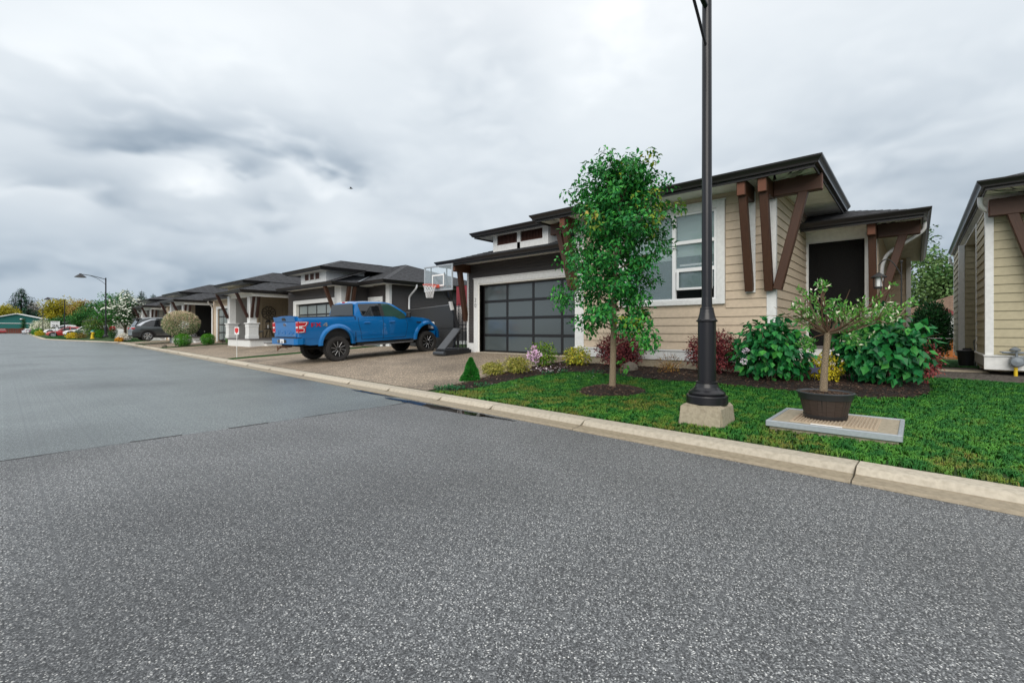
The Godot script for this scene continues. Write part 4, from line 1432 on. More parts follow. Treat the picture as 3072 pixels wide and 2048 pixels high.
	# gas meter
	var g := local_thing("gas_meter", "grey gas meter with yellow riser pipe on the olive house wall", "gas meter", v3(1.47, 0.3, 13.3))
	var s := mb()
	s.lathe(Vector3(0, 0.32, 0), PackedVector2Array([Vector2(0, -0.11), Vector2(0.085, -0.1), Vector2(0.1, -0.07), Vector2(0.1, 0.07), Vector2(0.085, 0.1), Vector2(0, 0.11)]), 18, Vector3(0, 0, 1))
	s.cbox(Vector3(-0.08, 0.24, -0.07), Vector3(0.1, 0.42, 0.07), 0.02)
	part("meter_body", s, M.meter_grey, g)
	s = mb()
	s.lathe(Vector3(-0.02, 0.56, 0), PackedVector2Array([Vector2(0, -0.03), Vector2(0.075, -0.025), Vector2(0.08, 0.0), Vector2(0.05, 0.03), Vector2(0.02, 0.05), Vector2(0, 0.05)]), 16)
	s.rod(Vector3(-0.2, 0.5, 0.0), Vector3(0.15, 0.5, 0.0), 0.022, 10)
	s.rod(Vector3(-0.2, 0.5, 0), Vector3(-0.2, 0.52, 0), 0.03, 10)
	s.rod(Vector3(0.0, 0.4, 0), Vector3(0.0, 0.54, 0), 0.02, 10)
	s.rod(Vector3(0.14, 0.36, 0), Vector3(0.14, 0.62, 0), 0.02, 10)
	part("regulator", s, M.meter_grey, g)
	s = mb()
	s.rod(Vector3(-0.01, -0.06, 0), Vector3(-0.01, 0.21, 0), 0.028, 10)
	part("riser_pipe", s, M.yellow_paint, g)
	# bin and coiled hose in the gap
	var bin := local_thing("dark_bin", "dark plastic bin standing in the gap beside the olive house", "bin", v3(1.02, 0.22, 17.4))
	s = mb()
	s.lathe(Vector3.ZERO, PackedVector2Array([Vector2(0, 0), Vector2(0.16, 0), Vector2(0.2, 0.42), Vector2(0.22, 0.44), Vector2(0.22, 0.47), Vector2(0, 0.5)]), 16)
	part("bin_body", s, M.plastic_black, bin)
	s = mb()
	s.cbox(Vector3(-0.09, 0.47, -0.02), Vector3(0.09, 0.53, 0.02), 0.01)
	part("handle", s, M.plastic_black, bin)
	var hose := mb()
	origin = v3(1.12, 0.25, 16.4)
	hose.xf = Transform3D.IDENTITY
	var pts := PackedVector3Array()
	for k in 60:
		var a := TAU * k / 18.0
		pts.append(Vector3(0.03 * sin(k * 0.7), 0.42 + 0.34 * sin(a), 0.14 * cos(a)))
	hose.tube(pts, PackedFloat32Array([0.012]), 6)
	solo("garden_hose", hose, M.meter_grey, "grey garden hose coiled on the pillar in the gap between houses", "hose", origin)
	# flat stone slab
	origin = v3(0.75, 0.3, 14.1)
	var sl := mb()
	sl.cbox(origin + Vector3(-0.4, 0, -0.25), origin + Vector3(0.4, 0.06, 0.25), 0.015)
	solo("paving_slab", sl, M.concrete_footing, "flat concrete slab lying on dark gravel beside the olive house", "paving slab", origin)

# ---------------------------------------------------------------- seen through the gap on the right
func build_far_right() -> void:
	var h := thing("cream_house", "cream house with brown hip roof and red trimmed gable beyond the gap", "house", v3(1.5, -0.5, 42.0))
	panel_box(h, "wall", M.cream_wall, v3(-1.2, -0.7, 41.0), v3(7.0, 2.1, 46.0), 0.0)
	hip_roof(h, -2.0, 8.0, 40.2, 48.0, 2.0, 0.42, M.shingles_brown)
	var gable := mb()
	gable.extrude(PackedVector2Array([Vector2(-2.3, 0), Vector2(2.3, 0), Vector2(0, 1.15)]), Transform3D(Basis(), v3(1.4, 1.15, 39.4)), 0.3)
	part("gable", gable, M.white_plain, h)
	for s in [-1.0, 1.0]:
		var b := mb()
		b.bar(v3(1.4 + s * 2.75, 0.95, 39.2), v3(1.4, 2.42, 39.2), 0.5, 0.2)
		part("gable_trim", b, M.red_trim, h)
	var slope := mb()
	for s in [-1.0, 1.0]:
		slope.quad(v3(1.4 + s * 2.8, 1.05, 39.0), v3(1.4, 2.55, 39.0), v3(1.4, 2.55, 44.0), v3(1.4 + s * 2.8, 1.05, 44.0))
	part("gable_roof", slope, M.shingles_brown, h)
	panel_box(h, "porch_post", M.white_plain, v3(2.2, -0.6, 39.4), v3(2.35, 1.15, 39.55), 0.0)
	panel_box(h, "window", M.tint_glass, v3(1.9, 0.0, 40.95), v3(2.9, 0.95, 40.99), 0.0)
	panel_box(h, "porch_beam", M.white_plain, v3(-1.0, 0.95, 39.2), v3(4.0, 1.15, 39.6), 0.0)
	var f := thing("orange_fence", "orange stained wooden fence panel beyond the dark cedar", "fence", v3(1.8, -0.3, 30.0))
	for k in 22:
		var s := mb()
		s.cbox(v3(0.4 + k * 0.15, -0.45, 30.0), v3(0.4 + k * 0.15 + 0.14, 0.82 + 0.0 * k, 30.03), 0.008)
		part("board", s, M.fence_orange, f)
	panel_box(f, "rail", M.fence_orange, v3(0.4, 0.86, 29.95), v3(3.75, 0.93, 30.08), 0.004)
	var w := thing("wire_fence", "low dark railing with two thin bars in front of the cedar", "fence", v3(0.7, 0.1, 22.0))
	for y: float in [0.32, 0.96]:
		var s := mb()
		s.rod(v3(0.25, y, 21.0), v3(1.3, y, 21.0), 0.012, 6)
		part("rail", s, M.steel, w)
	for x: float in [0.25, 1.28]:
		var s := mb()
		s.rod(v3(x, -0.2, 21.0), v3(x, 1.1, 21.0), 0.02, 6)
		part("post", s, M.frame_black, w)

# ---------------------------------------------------------------- the row of neighbours
func lap_dark(h: Node, m: Material, a: Vector3, dir: Vector3, out: Vector3, w: float, hgt: float, holes := []) -> void:
	lap_wall(h, m, a, dir, out, w, hgt, 0.15, holes, true)

func build_row_houses() -> void:
	build_second_house()
	build_porch_house("tan_house", "tan porch house with white pedestal columns and a round metal wall decoration", Vector3.ZERO, M.siding_tan, M.siding_beige, true)
	build_porch_house("dark_porch_house", "grey roofed house with a dark porch behind the grey car and round willow", Vector3(-12.8, -0.02, 0.42), M.siding_black, M.siding_beige, false)
	build_porch_house("far_porch_house", "farthest of the porch houses in the row, beside the white flowering dogwood", Vector3(-25.4, -0.02, 0.2), M.siding_grey, M.cream_wall, false)
	build_porch_house("hidden_porch_house", "roof of the row house mostly hidden behind the white dogwood", Vector3(-38.0, -0.05, -1.0), M.siding_grey, M.siding_grey, false)

func build_second_house() -> void:
	var h := thing("dark_house", "charcoal lap-sided house with three-light dormer behind the blue pickup truck", "house", v3(-23.5, 0.35, 15.0))
	var R := Vector3.RIGHT
	var F := Vector3(0, 0, 1)
	panel_box(h, "wall", M.siding_dark, v3(-28.1, 0.2, 11.47), v3(-27.4, 3.6, 11.7), 0.0)
	panel_box(h, "wall", M.siding_dark, v3(-27.4, 2.8, 11.47), v3(-21.66, 3.6, 11.7), 0.0)
	panel_box(h, "wall", M.siding_dark, v3(-22.6, 0.2, 11.47), v3(-21.66, 2.8, 11.7), 0.0)
	panel_box(h, "wall", M.siding_dark, v3(-21.8, 0.2, 11.7), v3(-21.66, 3.6, 13.0), 0.0)
	panel_box(h, "wall", M.siding_dark, v3(-21.66, 0.2, 12.92), v3(-19.67, 3.7, 13.1), 0.0)
	panel_box(h, "wall", M.siding_dark, v3(-19.85, 0.2, 13.1), v3(-19.67, 3.7, 22.0), 0.0)
	panel_box(h, "wall", M.siding_dark, v3(-28.1, 0.2, 11.7), v3(-28.0, 3.6, 22.0), 0.0)
	lap_dark(h, M.siding_dark, v3(-28.1, 0.6, 11.465), R, F, 5.8, 2.95, [Rect2(0.75, 0, 4.9, 2.4)])
	lap_dark(h, M.siding_dark, v3(-21.64, 0.6, 12.915), R, F, 1.97, 3.0, [Rect2(0, 0, 1.4, 2.35)])
	lap_dark(h, M.siding_dark, v3(-19.665, 0.6, 12.93), Vector3(0, 0, -1), R, 9.0, 3.0)
	panel_box(h, "base_board", M.trim_white, v3(-19.66, 0.35, 12.9), v3(-19.63, 0.6, 22.0), 0.0)
	panel_box(h, "corner_board", M.trim_white, v3(-19.95, 0.35, 12.87), v3(-19.63, 3.6, 12.913), 0.004)
	panel_box(h, "corner_board", M.trim_white, v3(-19.664, 0.35, 12.913), v3(-19.63, 3.6, 13.02), 0.004)
	panel_box(h, "pilaster", M.trim_white, v3(-22.3, 0.3, 11.38), v3(-21.62, 3.56, 12.0), 0.006)
	# glazed garage door with white trim
	panel_box(h, "garage_trim", M.trim_white, v3(-27.35, 0.35, 11.42), v3(-27.05, 2.92, 11.468))
	panel_box(h, "garage_trim", M.trim_white, v3(-27.05, 2.7, 11.42), v3(-22.3, 2.92, 11.468))
	panel_box(h, "garage_jamb", M.soffit_white, v3(-27.06, 0.35, 11.43), v3(-27.0, 2.7, 11.62))
	panel_box(h, "garage_wall_strip", M.trim_white, v3(-22.55, 0.35, 11.42), v3(-22.3, 2.7, 11.6))
	glazed_garage_door(h, -27.0, -22.55, 0.4, 2.66, 11.62, 4, 4, M.frosted_pale)
	panel_box(h, "door_trim", M.trim_white, v3(-21.6, 2.72, 12.86), v3(-20.25, 2.95, 12.914))
	panel_box(h, "door_trim", M.trim_white, v3(-20.45, 0.4, 12.86), v3(-20.25, 2.72, 12.914))
	panel_box(h, "side_door", M.frosted_pale, v3(-21.6, 0.4, 12.88), v3(-20.45, 2.72, 12.91), 0.0)
	# roofs
	var gr := mb()
	roof_slope(gr, v3(-27.6, 3.58, 10.66), v3(-21.1, 3.58, 10.66), v3(-21.9, 4.35, 12.95), v3(-26.8, 4.35, 12.95))
	roof_slope(gr, v3(-21.1, 3.58, 10.66), v3(-21.1, 3.58, 12.2), v3(-23.3, 4.35, 14.2), v3(-23.3, 4.35, 12.9))
	part("roof", gr, M.shingles, h)
	eave(h, PackedVector3Array([v3(-27.6, 0, 12.5), v3(-27.6, 0, 10.67), v3(-21.12, 0, 10.67), v3(-21.12, 0, 12.1)]), PackedVector3Array([Vector3(-1, 0, 0), Vector3(-1, 0, 1), Vector3(1, 0, 1), Vector3(1, 0, 0)]), 3.6)
	panel_box(h, "soffit_board", M.soffit_white, v3(-27.6, 3.5, 10.68), v3(-21.12, 3.53, 11.47), 0.0)
	panel_box(h, "soffit_board", M.soffit_white, v3(-21.66, 3.5, 11.47), v3(-21.12, 3.53, 12.9), 0.0)
	hip_roof(h, -30.0, -18.95, 12.12, 20.6, 3.64, 0.36, M.shingles, "main_roof")
	eave(h, PackedVector3Array([v3(-21.2, 0, 12.13), v3(-18.98, 0, 12.13), v3(-18.98, 0, 20.6)]), PackedVector3Array([Vector3(0, 0, 1), Vector3(1, 0, 1), Vector3(1, 0, 0)]), 3.67)
	panel_box(h, "soffit_board", M.soffit_white, v3(-21.6, 3.53, 12.14), v3(-18.99, 3.56, 12.93), 0.0)
	panel_box(h, "soffit_board", M.soffit_white, v3(-19.67, 3.53, 12.93), v3(-18.99, 3.56, 20.5), 0.0)
	hip_roof(h, -26.6, -22.25, 10.65, 19.0, 4.42, 0.333, M.shingles, "dormer_roof")
	rect_eave(h, -26.7, -22.15, 10.53, 13.1, 4.45)
	panel_box(h, "dormer_soffit", M.soffit_white, v3(-26.55, 4.3, 10.68), v3(-22.3, 4.33, 11.3), 0.0)
	panel_box(h, "dormer_wall", M.trim_white, v3(-25.8, 3.7, 11.2), v3(-22.85, 4.35, 11.4), 0.004)
	panel_box(h, "dormer_wall", M.trim_white, v3(-23.0, 3.7, 11.4), v3(-22.87, 4.35, 13.4), 0.0)
	for k in 3:
		var x := -25.25 + k * 0.62
		var w := panel_box(h, "dormer_light", M.louvre_wood, v3(x, 3.95, 11.19), v3(x + 0.5, 4.28, 11.198), 0.0)
		for e in [[x - 0.04, 3.91, x, 4.32], [x + 0.5, 3.91, x + 0.54, 4.32]]:
			panel_box(w, "frame", M.trim_white, v3(e[0], e[1], 11.16), v3(e[2], e[3], 11.197), 0.0)
	var fl := mb()
	fl.bar(v3(-21.2, 3.68, 12.1), v3(-22.6, 4.19, 13.55), 0.07, 0.02)
	part("valley_flashing", fl, M.galvanised, h)
	for q in [[-24.9, 15.2], [-24.9, 17.5]]:
		panel_box(h, "roof_vent", M.gutter_black, v3(q[0], 5.02, q[1]), v3(q[0] + 0.4, 5.2, q[1] + 0.4), 0.03)
	# knee braces on the pilaster
	timber(h, "bracket_brace", v3(-22.1, 2.0, 11.33), v3(-22.1, 3.5, 10.75), 0.16, 0.16, M.timber, false)
	timber(h, "bracket_brace", v3(-21.58, 2.0, 11.6), v3(-21.2, 3.5, 11.6), 0.16, 0.16, M.timber, false)
	timber(h, "bracket_brace", v3(-21.58, 2.0, 11.9), v3(-21.2, 3.5, 11.9), 0.16, 0.16, M.timber, false)
	pipe(h, "downpipe", PackedVector3Array([v3(-18.97, 3.55, 14.05), v3(-18.98, 3.38, 14.05), v3(-19.56, 2.95, 14.02), v3(-19.58, 2.7, 14.02), v3(-19.58, 0.4, 14.02)]), 0.05, M.vinyl_white)

func build_porch_house(called: String, label: String, d: Vector3, m_porch: Material, m_wall: Material, detailed: bool) -> void:
	# d moves the whole house: x along the street, z towards it
	var h := thing(called, label, "house", Vector3(-33.0, 0.3, -14.0) + d)
	origin -= d                                              # everything below is given at the tan house's place
	var R := Vector3.RIGHT
	var F := Vector3(0, 0, 1)
	# roofs
	var r := mb()
	roof_slope(r, v3(-28.5, 3.53, 9.02), v3(-28.5, 3.53, 22.0), v3(-33.3, 5.13, 22.0), v3(-33.3, 5.13, 13.8))
	roof_slope(r, v3(-32.8, 3.53, 9.02), v3(-28.5, 3.53, 9.02), v3(-30.3, 4.13, 10.82), v3(-32.8, 4.13, 10.82))
	roof_slope(r, v3(-40.4, 3.56, 10.32), v3(-32.4, 3.56, 10.32), v3(-33.5, 4.7, 13.7), v3(-37.0, 4.7, 13.7))
	roof_slope(r, v3(-40.4, 3.56, 22.0), v3(-40.4, 3.56, 10.32), v3(-35.8, 5.1, 14.9), v3(-35.8, 5.1, 22.0))
	part("roof", r, M.shingles, h)
	hip_roof(h, -36.0, -30.6, 9.82, 24.0, 4.27, 0.333, M.shingles, "dormer_roof")
	rect_eave(h, -36.12, -30.48, 9.7, 11.3, 4.29)
	panel_box(h, "dormer_soffit", M.soffit_white, v3(-35.9, 4.12, 9.84), v3(-30.65, 4.15, 10.6), 0.0)
	panel_box(h, "dormer_wall", m_porch if detailed else M.siding_grey, v3(-35.4, 3.6, 10.4), v3(-31.2, 4.15, 10.6), 0.0)
	eave(h, PackedVector3Array([v3(-32.8, 0, 10.6), v3(-32.78, 0, 9.03), v3(-28.52, 0, 9.03), v3(-28.52, 0, 12.2)]), PackedVector3Array([Vector3(-1, 0, 0), Vector3(-1, 0, 1), Vector3(1, 0, 1), Vector3(1, 0, 0)]), 3.55)
	eave(h, PackedVector3Array([v3(-40.4, 0, 13.0), v3(-40.4, 0, 10.33), v3(-32.6, 0, 10.33)]), PackedVector3Array([Vector3(-1, 0, 0), Vector3(-1, 0, 1), Vector3(0, 0, 1)]), 3.58)
	panel_box(h, "soffit_board", M.soffit_white, v3(-32.75, 3.45, 9.05), v3(-28.55, 3.48, 13.0), 0.0)
	panel_box(h, "soffit_board", M.soffit_white, v3(-40.4, 3.46, 10.35), v3(-32.5, 3.49, 11.0), 0.0)
	# garage block
	panel_box(h, "wall", m_wall, v3(-40.9, 0.2, 11.0), v3(-39.7, 3.5, 11.3), 0.0)
	panel_box(h, "wall", m_wall, v3(-39.7, 2.95, 11.0), v3(-32.5, 3.5, 11.3), 0.0)
	panel_box(h, "wall", m_wall, v3(-35.1, 0.2, 11.0), v3(-32.5, 2.95, 11.3), 0.0)
	panel_box(h, "wall", m_porch, v3(-32.62, 0.2, 11.3), v3(-32.5, 3.5, 13.4), 0.0)
	panel_box(h, "wall", M.siding_grey, v3(-32.62, 0.2, 10.0), v3(-32.5, 3.5, 11.0), 0.0)
	panel_box(h, "porch_wall", m_porch, v3(-32.5, 0.2, 13.2), v3(-28.4, 3.5, 13.4), 0.0)
	panel_box(h, "house_body", m_wall, v3(-40.9, 0.2, 13.4), v3(-28.4, 3.5, 22.0), 0.0)
	if detailed:
		for k in 9:
			panel_box(h, "batten", m_porch, v3(-32.5, 0.75, 11.32 + k * 0.21), v3(-32.475, 3.45, 11.35 + k * 0.21), 0.0)
	panel_box(h, "garage_trim", M.trim_white, v3(-40.0, 0.35, 10.95), v3(-39.7, 3.0, 10.998))
	panel_box(h, "garage_trim", M.trim_white, v3(-39.7, 2.82, 10.95), v3(-35.0, 3.0, 10.998))
	panel_box(h, "garage_trim", M.trim_white, v3(-35.2, 0.35, 10.95), v3(-34.95, 2.82, 10.998))
	glazed_garage_door(h, -39.7, -35.2, 0.45, 2.82, 11.06, 4, 4, M.frosted_pale)
	pipe(h, "downpipe", PackedVector3Array([v3(-40.3, 3.45, 10.5), v3(-40.3, 3.3, 10.5), v3(-40.75, 3.0, 10.9), v3(-40.75, 0.3, 10.9)]), 0.05, M.vinyl_white)
	# porch floor, steps, beam, posts
	panel_box(h, "porch_deck", M.deck_grey, v3(-32.6, 0.66, 9.5), v3(-28.6, 0.72, 13.2), 0.0)
	panel_box(h, "porch_skirt", M.trim_white, v3(-32.5, 0.1, 9.55), v3(-28.7, 0.66, 9.6), 0.0)
	panel_box(h, "porch_skirt", M.trim_white, v3(-28.72, 0.1, 9.6), v3(-28.68, 0.66, 13.2), 0.0)
	panel_box(h, "porch_step", M.deck_grey, v3(-28.68, 0.44, 10.3), v3(-28.3, 0.48, 12.5), 0.0)
	panel_box(h, "porch_riser", M.trim_white, v3(-28.68, 0.1, 10.32), v3(-28.32, 0.44, 12.48), 0.0)
	panel_box(h, "porch_beam", M.soffit_white, v3(-28.95, 3.2, 9.7), v3(-28.7, 3.45, 13.2), 0.0)
	panel_box(h, "porch_beam", M.soffit_white, v3(-32.5, 3.2, 9.7), v3(-28.95, 3.45, 9.95), 0.0)
	panel_box(h, "porch_post", M.trim_white, v3(-28.72, 0.3, 12.9), v3(-28.6, 3.45, 13.02), 0.0)
	for q in [[-29.5, 9.93], [-32.75, 9.85]]:
		var x: float = q[0]
		var b: float = q[1]
		var col := part("porch_column", (func():
			var s := mb()
			s.cbox(v3(x - 0.2, 1.66, b - 0.2), v3(x + 0.2, 3.45, b + 0.2), 0.01)
			return s).call(), M.trim_white, h)
		panel_box(col, "pedestal", M.trim_white, v3(x - 0.27, 0.72, b - 0.27), v3(x + 0.27, 1.6, b + 0.27), 0.01)
		panel_box(col, "pedestal_plinth", M.trim_white, v3(x - 0.29, 0.72, b - 0.29), v3(x + 0.29, 0.92, b + 0.29), 0.01)
		panel_box(col, "pedestal_band", M.trim_white, v3(x - 0.285, 1.4, b - 0.285), v3(x + 0.285, 1.6, b + 0.285), 0.01)
		panel_box(col, "pedestal_cap", M.trim_white, v3(x - 0.34, 1.6, b - 0.34), v3(x + 0.34, 1.66, b + 0.34), 0.012)
		timber(h, "bracket_brace", v3(x + 0.02, 1.98, b - 0.24), v3(x + 0.02, 3.46, b - 0.86), 0.15, 0.15, M.timber_dark, false)
		if x > -31.0:
			timber(h, "bracket_brace", v3(x + 0.24, 1.98, b - 0.1), v3(x + 0.66, 3.46, b - 0.1), 0.14, 0.15, M.timber_dark, false)
			timber(h, "bracket_brace", v3(x + 0.24, 1.98, b + 0.18), v3(x + 0.66, 3.46, b + 0.18), 0.14, 0.15, M.timber_dark, false)

# ---------------------------------------------------------------- porch things of the tan house
func build_porch_things() -> void:
	# round openwork wheel on the wall
	origin = v3(-32.44, 2.37, 11.95)
	var w := mb()
	w.xf = Transform3D(Basis(Vector3.UP, PI / 2), Vector3.ZERO)
	for ring: float in [0.44, 0.15]:
		var pts := PackedVector3Array()
		for k in 29:
			pts.append(Vector3(cos(TAU * k / 28) * ring, sin(TAU * k / 28) * ring, 0))
		w.tube(pts, PackedFloat32Array([0.017]), 5)
	for k in 10:
		var pts := PackedVector3Array()
		for j in 13:
			var t := TAU * j / 12
			var p := Vector2(0.29 + 0.14 * cos(t), 0.085 * sin(t)).rotated(TAU * k / 10)
			pts.append(Vector3(p.x, p.y, 0))
		w.tube(pts, PackedFloat32Array([0.013]), 4)
	w.lathe(Vector3.ZERO, PackedVector2Array([Vector2(0.06, -0.01), Vector2(0.06, 0.02), Vector2(0, 0.03)]), 12, Vector3(0, 0, 1))
	solo("wall_wheel", w, M.black_matt, "round dark metal flower wheel hanging on the tan porch wall", "wall decoration", origin)
	var c := local_thing("porch_chair", "grey cushioned armchair on the tan house's porch", "chair", v3(-31.6, 0.72, 10.9), "", 0.4)
	var s := mb()
	s.cbox(Vector3(-0.3, 0.36, -0.28), Vector3(0.3, 0.48, 0.3), 0.03)
	part("seat", s, M.siding_grey, c)
	s = mb()
	s.bar(Vector3(0, 0.46, 0.28), Vector3(0, 1.0, 0.4), 0.58, 0.1, 0.03, Vector3(0, 0, 1))
	part("backrest", s, M.siding_grey, c)
	for x: float in [-0.27, 0.27]:
		for z: float in [-0.25, 0.27]:
			s = mb()
			s.rod(Vector3(x, 0, z), Vector3(x, 0.37, z), 0.025)
			part("leg", s, M.black_matt, c)
	var t := local_thing("porch_table", "small black side table beside the grey porch chair", "table", v3(-31.7, 0.72, 11.75))
	s = mb()
	s.lathe(Vector3(0, 0.56, 0), PackedVector2Array([Vector2(0, 0), Vector2(0.36, 0), Vector2(0.36, 0.04), Vector2(0, 0.04)]), 18)
	part("tabletop", s, M.black_matt, t)
	for k in 3:
		s = mb()
		s.rod(Vector3(0, 0.56, 0) + Vector3(cos(k * 2.1) * 0.1, 0, sin(k * 2.1) * 0.1), Vector3(cos(k * 2.1) * 0.3, 0, sin(k * 2.1) * 0.3), 0.02)
		part("leg", s, M.black_matt, t)
	var l := local_thing("porch_lantern", "tall black candle lantern standing on the porch side table", "lantern", v3(-31.7, 1.32, 11.65))
	s = mb()
	s.cbox(Vector3(-0.13, 0, -0.13), Vector3(0.13, 0.04, 0.13), 0.01)
	s.cbox(Vector3(-0.13, 0.42, -0.13), Vector3(0.13, 0.45, 0.13), 0.01)
	for x: float in [-0.12, 0.12]:
		for z: float in [-0.12, 0.12]:
			s.rod(Vector3(x, 0.04, z), Vector3(x, 0.42, z), 0.012)
	s.lathe(Vector3(0, 0.45, 0), PackedVector2Array([Vector2(0.17, 0), Vector2(0.06, 0.12), Vector2(0.04, 0.16), Vector2(0, 0.17)]), 4)
	part("lantern_cage", s, M.black_matt, l)
	s = mb()
	s.lathe(Vector3(0, 0.04, 0), PackedVector2Array([Vector2(0.05, 0), Vector2(0.05, 0.2), Vector2(0, 0.2)]), 10)
	part("candle", s, M.white_plain, l)
	var f := local_thing("flower_bowl", "dark bowl of yellow and orange flowers on the tan porch", "planter", v3(-31.0, 0.72, 12.3))
	s = mb()
	s.lathe(Vector3.ZERO, PackedVector2Array([Vector2(0.1, 0), Vector2(0.12, 0.02), Vector2(0.26, 0.28), Vector2(0.24, 0.29), Vector2(0, 0.26)]), 16)
	part("bowl", s, M.black_matt, f)
	var g := mb(true)
	for k in 220:
		var a := rng.randf() * TAU
		var r := sqrt(rng.randf()) * 0.24
		g.col = Color(0.6, 0.32, 0.02) if k % 3 else Color(0.06, 0.16, 0.03)
		g.petal(Vector3(cos(a) * r, 0.28 + rng.randf() * 0.16 * (1.2 - r * 3), sin(a) * r), Vector3(rng.randf_range(-1, 1), rng.randf(), rng.randf_range(-1, 1)), Vector3.UP, 0.09, 0.06)
	part("flowers", g, M.leaf_soft, f)

# ---------------------------------------------------------------- far down the street
func build_far_left() -> void:
	var g := thing("green_hall", "long teal green gabled building closing the far end of the street", "building", v3(-252, 0.0, 4.0))
	var s := mb()
	s.extrude(PackedVector2Array([Vector2(-13, 0), Vector2(13, 0), Vector2(13, 3.6), Vector2(0, 6.9), Vector2(-13, 3.6)]), Transform3D(Basis(Vector3.UP, PI / 2 - 0.15), v3(-252, 0.0, 5.0)), 14.0)
	part("wall", s, M.green_wall, g)
	var bs := Basis(Vector3.UP, PI / 2 - 0.15)
	for e in [[Vector3(-13.6, 3.5, 0), Vector3(0, 7.1, 0)], [Vector3(13.6, 3.5, 0), Vector3(0, 7.1, 0)]]:
		s = mb()
		s.bar(v3(-252, 0, 5.0) + bs * e[0], v3(-252, 0, 5.0) + bs * e[1], 15.5, 0.3)
		part("roof", s, M.trim_white, g)
	s = mb()
	s.bar(v3(-252, 0, 5.0) + bs * Vector3(-12.9, 3.6, 7.05), v3(-252, 0, 5.0) + bs * Vector3(12.9, 3.6, 7.05), 0.2, 0.22)
	part("band", s, M.trim_white, g)
	s = mb()
	s.ball(v3(-252, 0, 5.0) + bs * Vector3(1.4, 5.1, 7.1), Vector3(0.5, 0.35, 0.9), 10, 5)
	part("wall_lamp", s, M.steel, g)
	var f := thing("board_fence", "red brown board fence in front of the teal green hall", "fence", v3(-236, 0.0, 4.0))
	for k in 46:
		s = mb()
		s.cbox(v3(-236.0, 0, -8 + k * 0.55), v3(-235.9, 1.75 + 0.05 * sin(k * 1.7), -8 + k * 0.55 + 0.5), 0.0)
		part("board", s, M.fence_red, f)
	s = mb()
	s.bar(v3(-235.8, 1.5, -8), v3(-235.8, 1.5, 17.3), 0.08, 0.1)
	part("rail", s, M.fence_red, f)
	# dark roofed houses past the bend
	var spots := [[-84.0, 9.6, 0.2, "shed roofed cream house with timber posts behind the dark lamp post", M.cream_wall, 0], [-104.0, 10.0, 0.1, "low dark roofed house with a warm wooden garage behind the white car", M.fence_wood, 1], [-126.0, 9.0, 0.0, "grey roofed house behind the speed limit sign", M.siding_grey, 1], [-150.0, 11.0, 0.0, "farthest low grey house at the end of the row", M.siding_grey, 1]]
	for q in spots:
		var x: float = q[0]
		var b: float = q[1]
		var h := thing("far_house", q[3], "house", v3(x, q[2], b))
		if q[5] == 0:
			panel_box(h, "wall", q[4], v3(x - 3, 0, b + 0.6), v3(x + 2, 3.2, b + 5.0), 0.0)
			var r := mb()
			r.quad(v3(x - 4.2, 4.45, b - 0.6), v3(x + 3, 3.3, b - 0.6), v3(x + 3, 3.3, b + 6), v3(x - 4.2, 4.45, b + 6), Rect2(0, 0, 7, 6))
			r.quad(v3(x - 4.2, 4.35, b - 0.6), v3(x - 4.2, 4.35, b + 6), v3(x + 3, 3.2, b + 6), v3(x + 3, 3.2, b - 0.6), Rect2(0, 0, 7, 6))
			part("roof", r, M.shingles, h)
			for e in [[v3(x - 4.2, 4.32, b - 0.62), v3(x + 3, 3.17, b - 0.62)], [v3(x + 3, 3.2, b - 0.6), v3(x + 3, 3.2, b + 6)]]:
				s = mb()
				s.bar(e[0], e[1], 0.06, 0.3)
				part("fascia", s, M.trim_white, h)
			for e: float in [-1.5, 1.7]:
				timber(h, "post", v3(x + e, 0, b + 0.4), v3(x + e * 1.25, 3.2, b - 0.5), 0.2, 0.2, M.timber_dark, false)
			var w := panel_box(h, "window", M.tint_glass, v3(x - 2.4, 1.2, b + 0.55), v3(x - 1.2, 2.6, b + 0.59), 0.0)
			panel_box(w, "frame", M.trim_white, v3(x - 1.84, 1.2, b + 0.52), v3(x - 1.76, 2.6, b + 0.545), 0.0)
		else:
			panel_box(h, "wall", M.siding_grey, v3(x - 5, 0, b + 0.4), v3(x + 5, 2.7, b + 6.0), 0.0)
			panel_box(h, "garage_door", q[4], v3(x - 2, 0.1, b + 0.34), v3(x + 3, 2.2, b + 0.39), 0.0)
			panel_box(h, "side_window", M.trim_white, v3(x + 5.0, 1.0, b + 2.0), v3(x + 5.05, 2.2, b + 3.4), 0.0)
			hip_roof(h, x - 6, x + 6, b - 0.5, b + 9.0, 2.75, 0.36, M.shingles)
			rect_eave(h, x - 6.1, x + 6.1, b - 0.6, b + 8.0, 2.78)
			timber(h, "post", v3(x + 4.7, 0, b), v3(x + 5.6, 2.6, b - 0.3), 0.2, 0.2, M.timber_dark, false)

# ---------------------------------------------------------------- vehicles: s = metres forward of the rear axle, h = height, x = to the right
func c3(x: float, h: float, s: float) -> Vector3:
	return Vector3(x, h, -s)

func deck_at(deck: Array, s: float) -> float:
	for i in deck.size() - 1:
		if s <= deck[i + 1].x:
			return lerpf(deck[i].y, deck[i + 1].y, clampf((s - deck[i].x) / (deck[i + 1].x - deck[i].x), 0.0, 1.0))
	return deck[deck.size() - 1].y

func body_x(sp: Dictionary, t: float, s: float) -> float:    # half width at t (0 = sill, 1 = shoulder)
	var x: float = sp.W * (1.0 - 0.055 * pow(1.0 - t, 2.0) - 0.045 * pow(maxf(0.0, t - 0.62) / 0.38, 2.0))
	var e0: float = clampf((s - sp.s0) / sp.round, 0.0, 1.0)
	var e1: float = clampf((sp.s1 - s) / sp.round_front, 0.0, 1.0)
	x *= 1.0 - sp.in_rear * pow(1.0 - e0, 2.0)
	x *= 1.0 - sp.in_front * pow(1.0 - e1, 2.0)
	return x

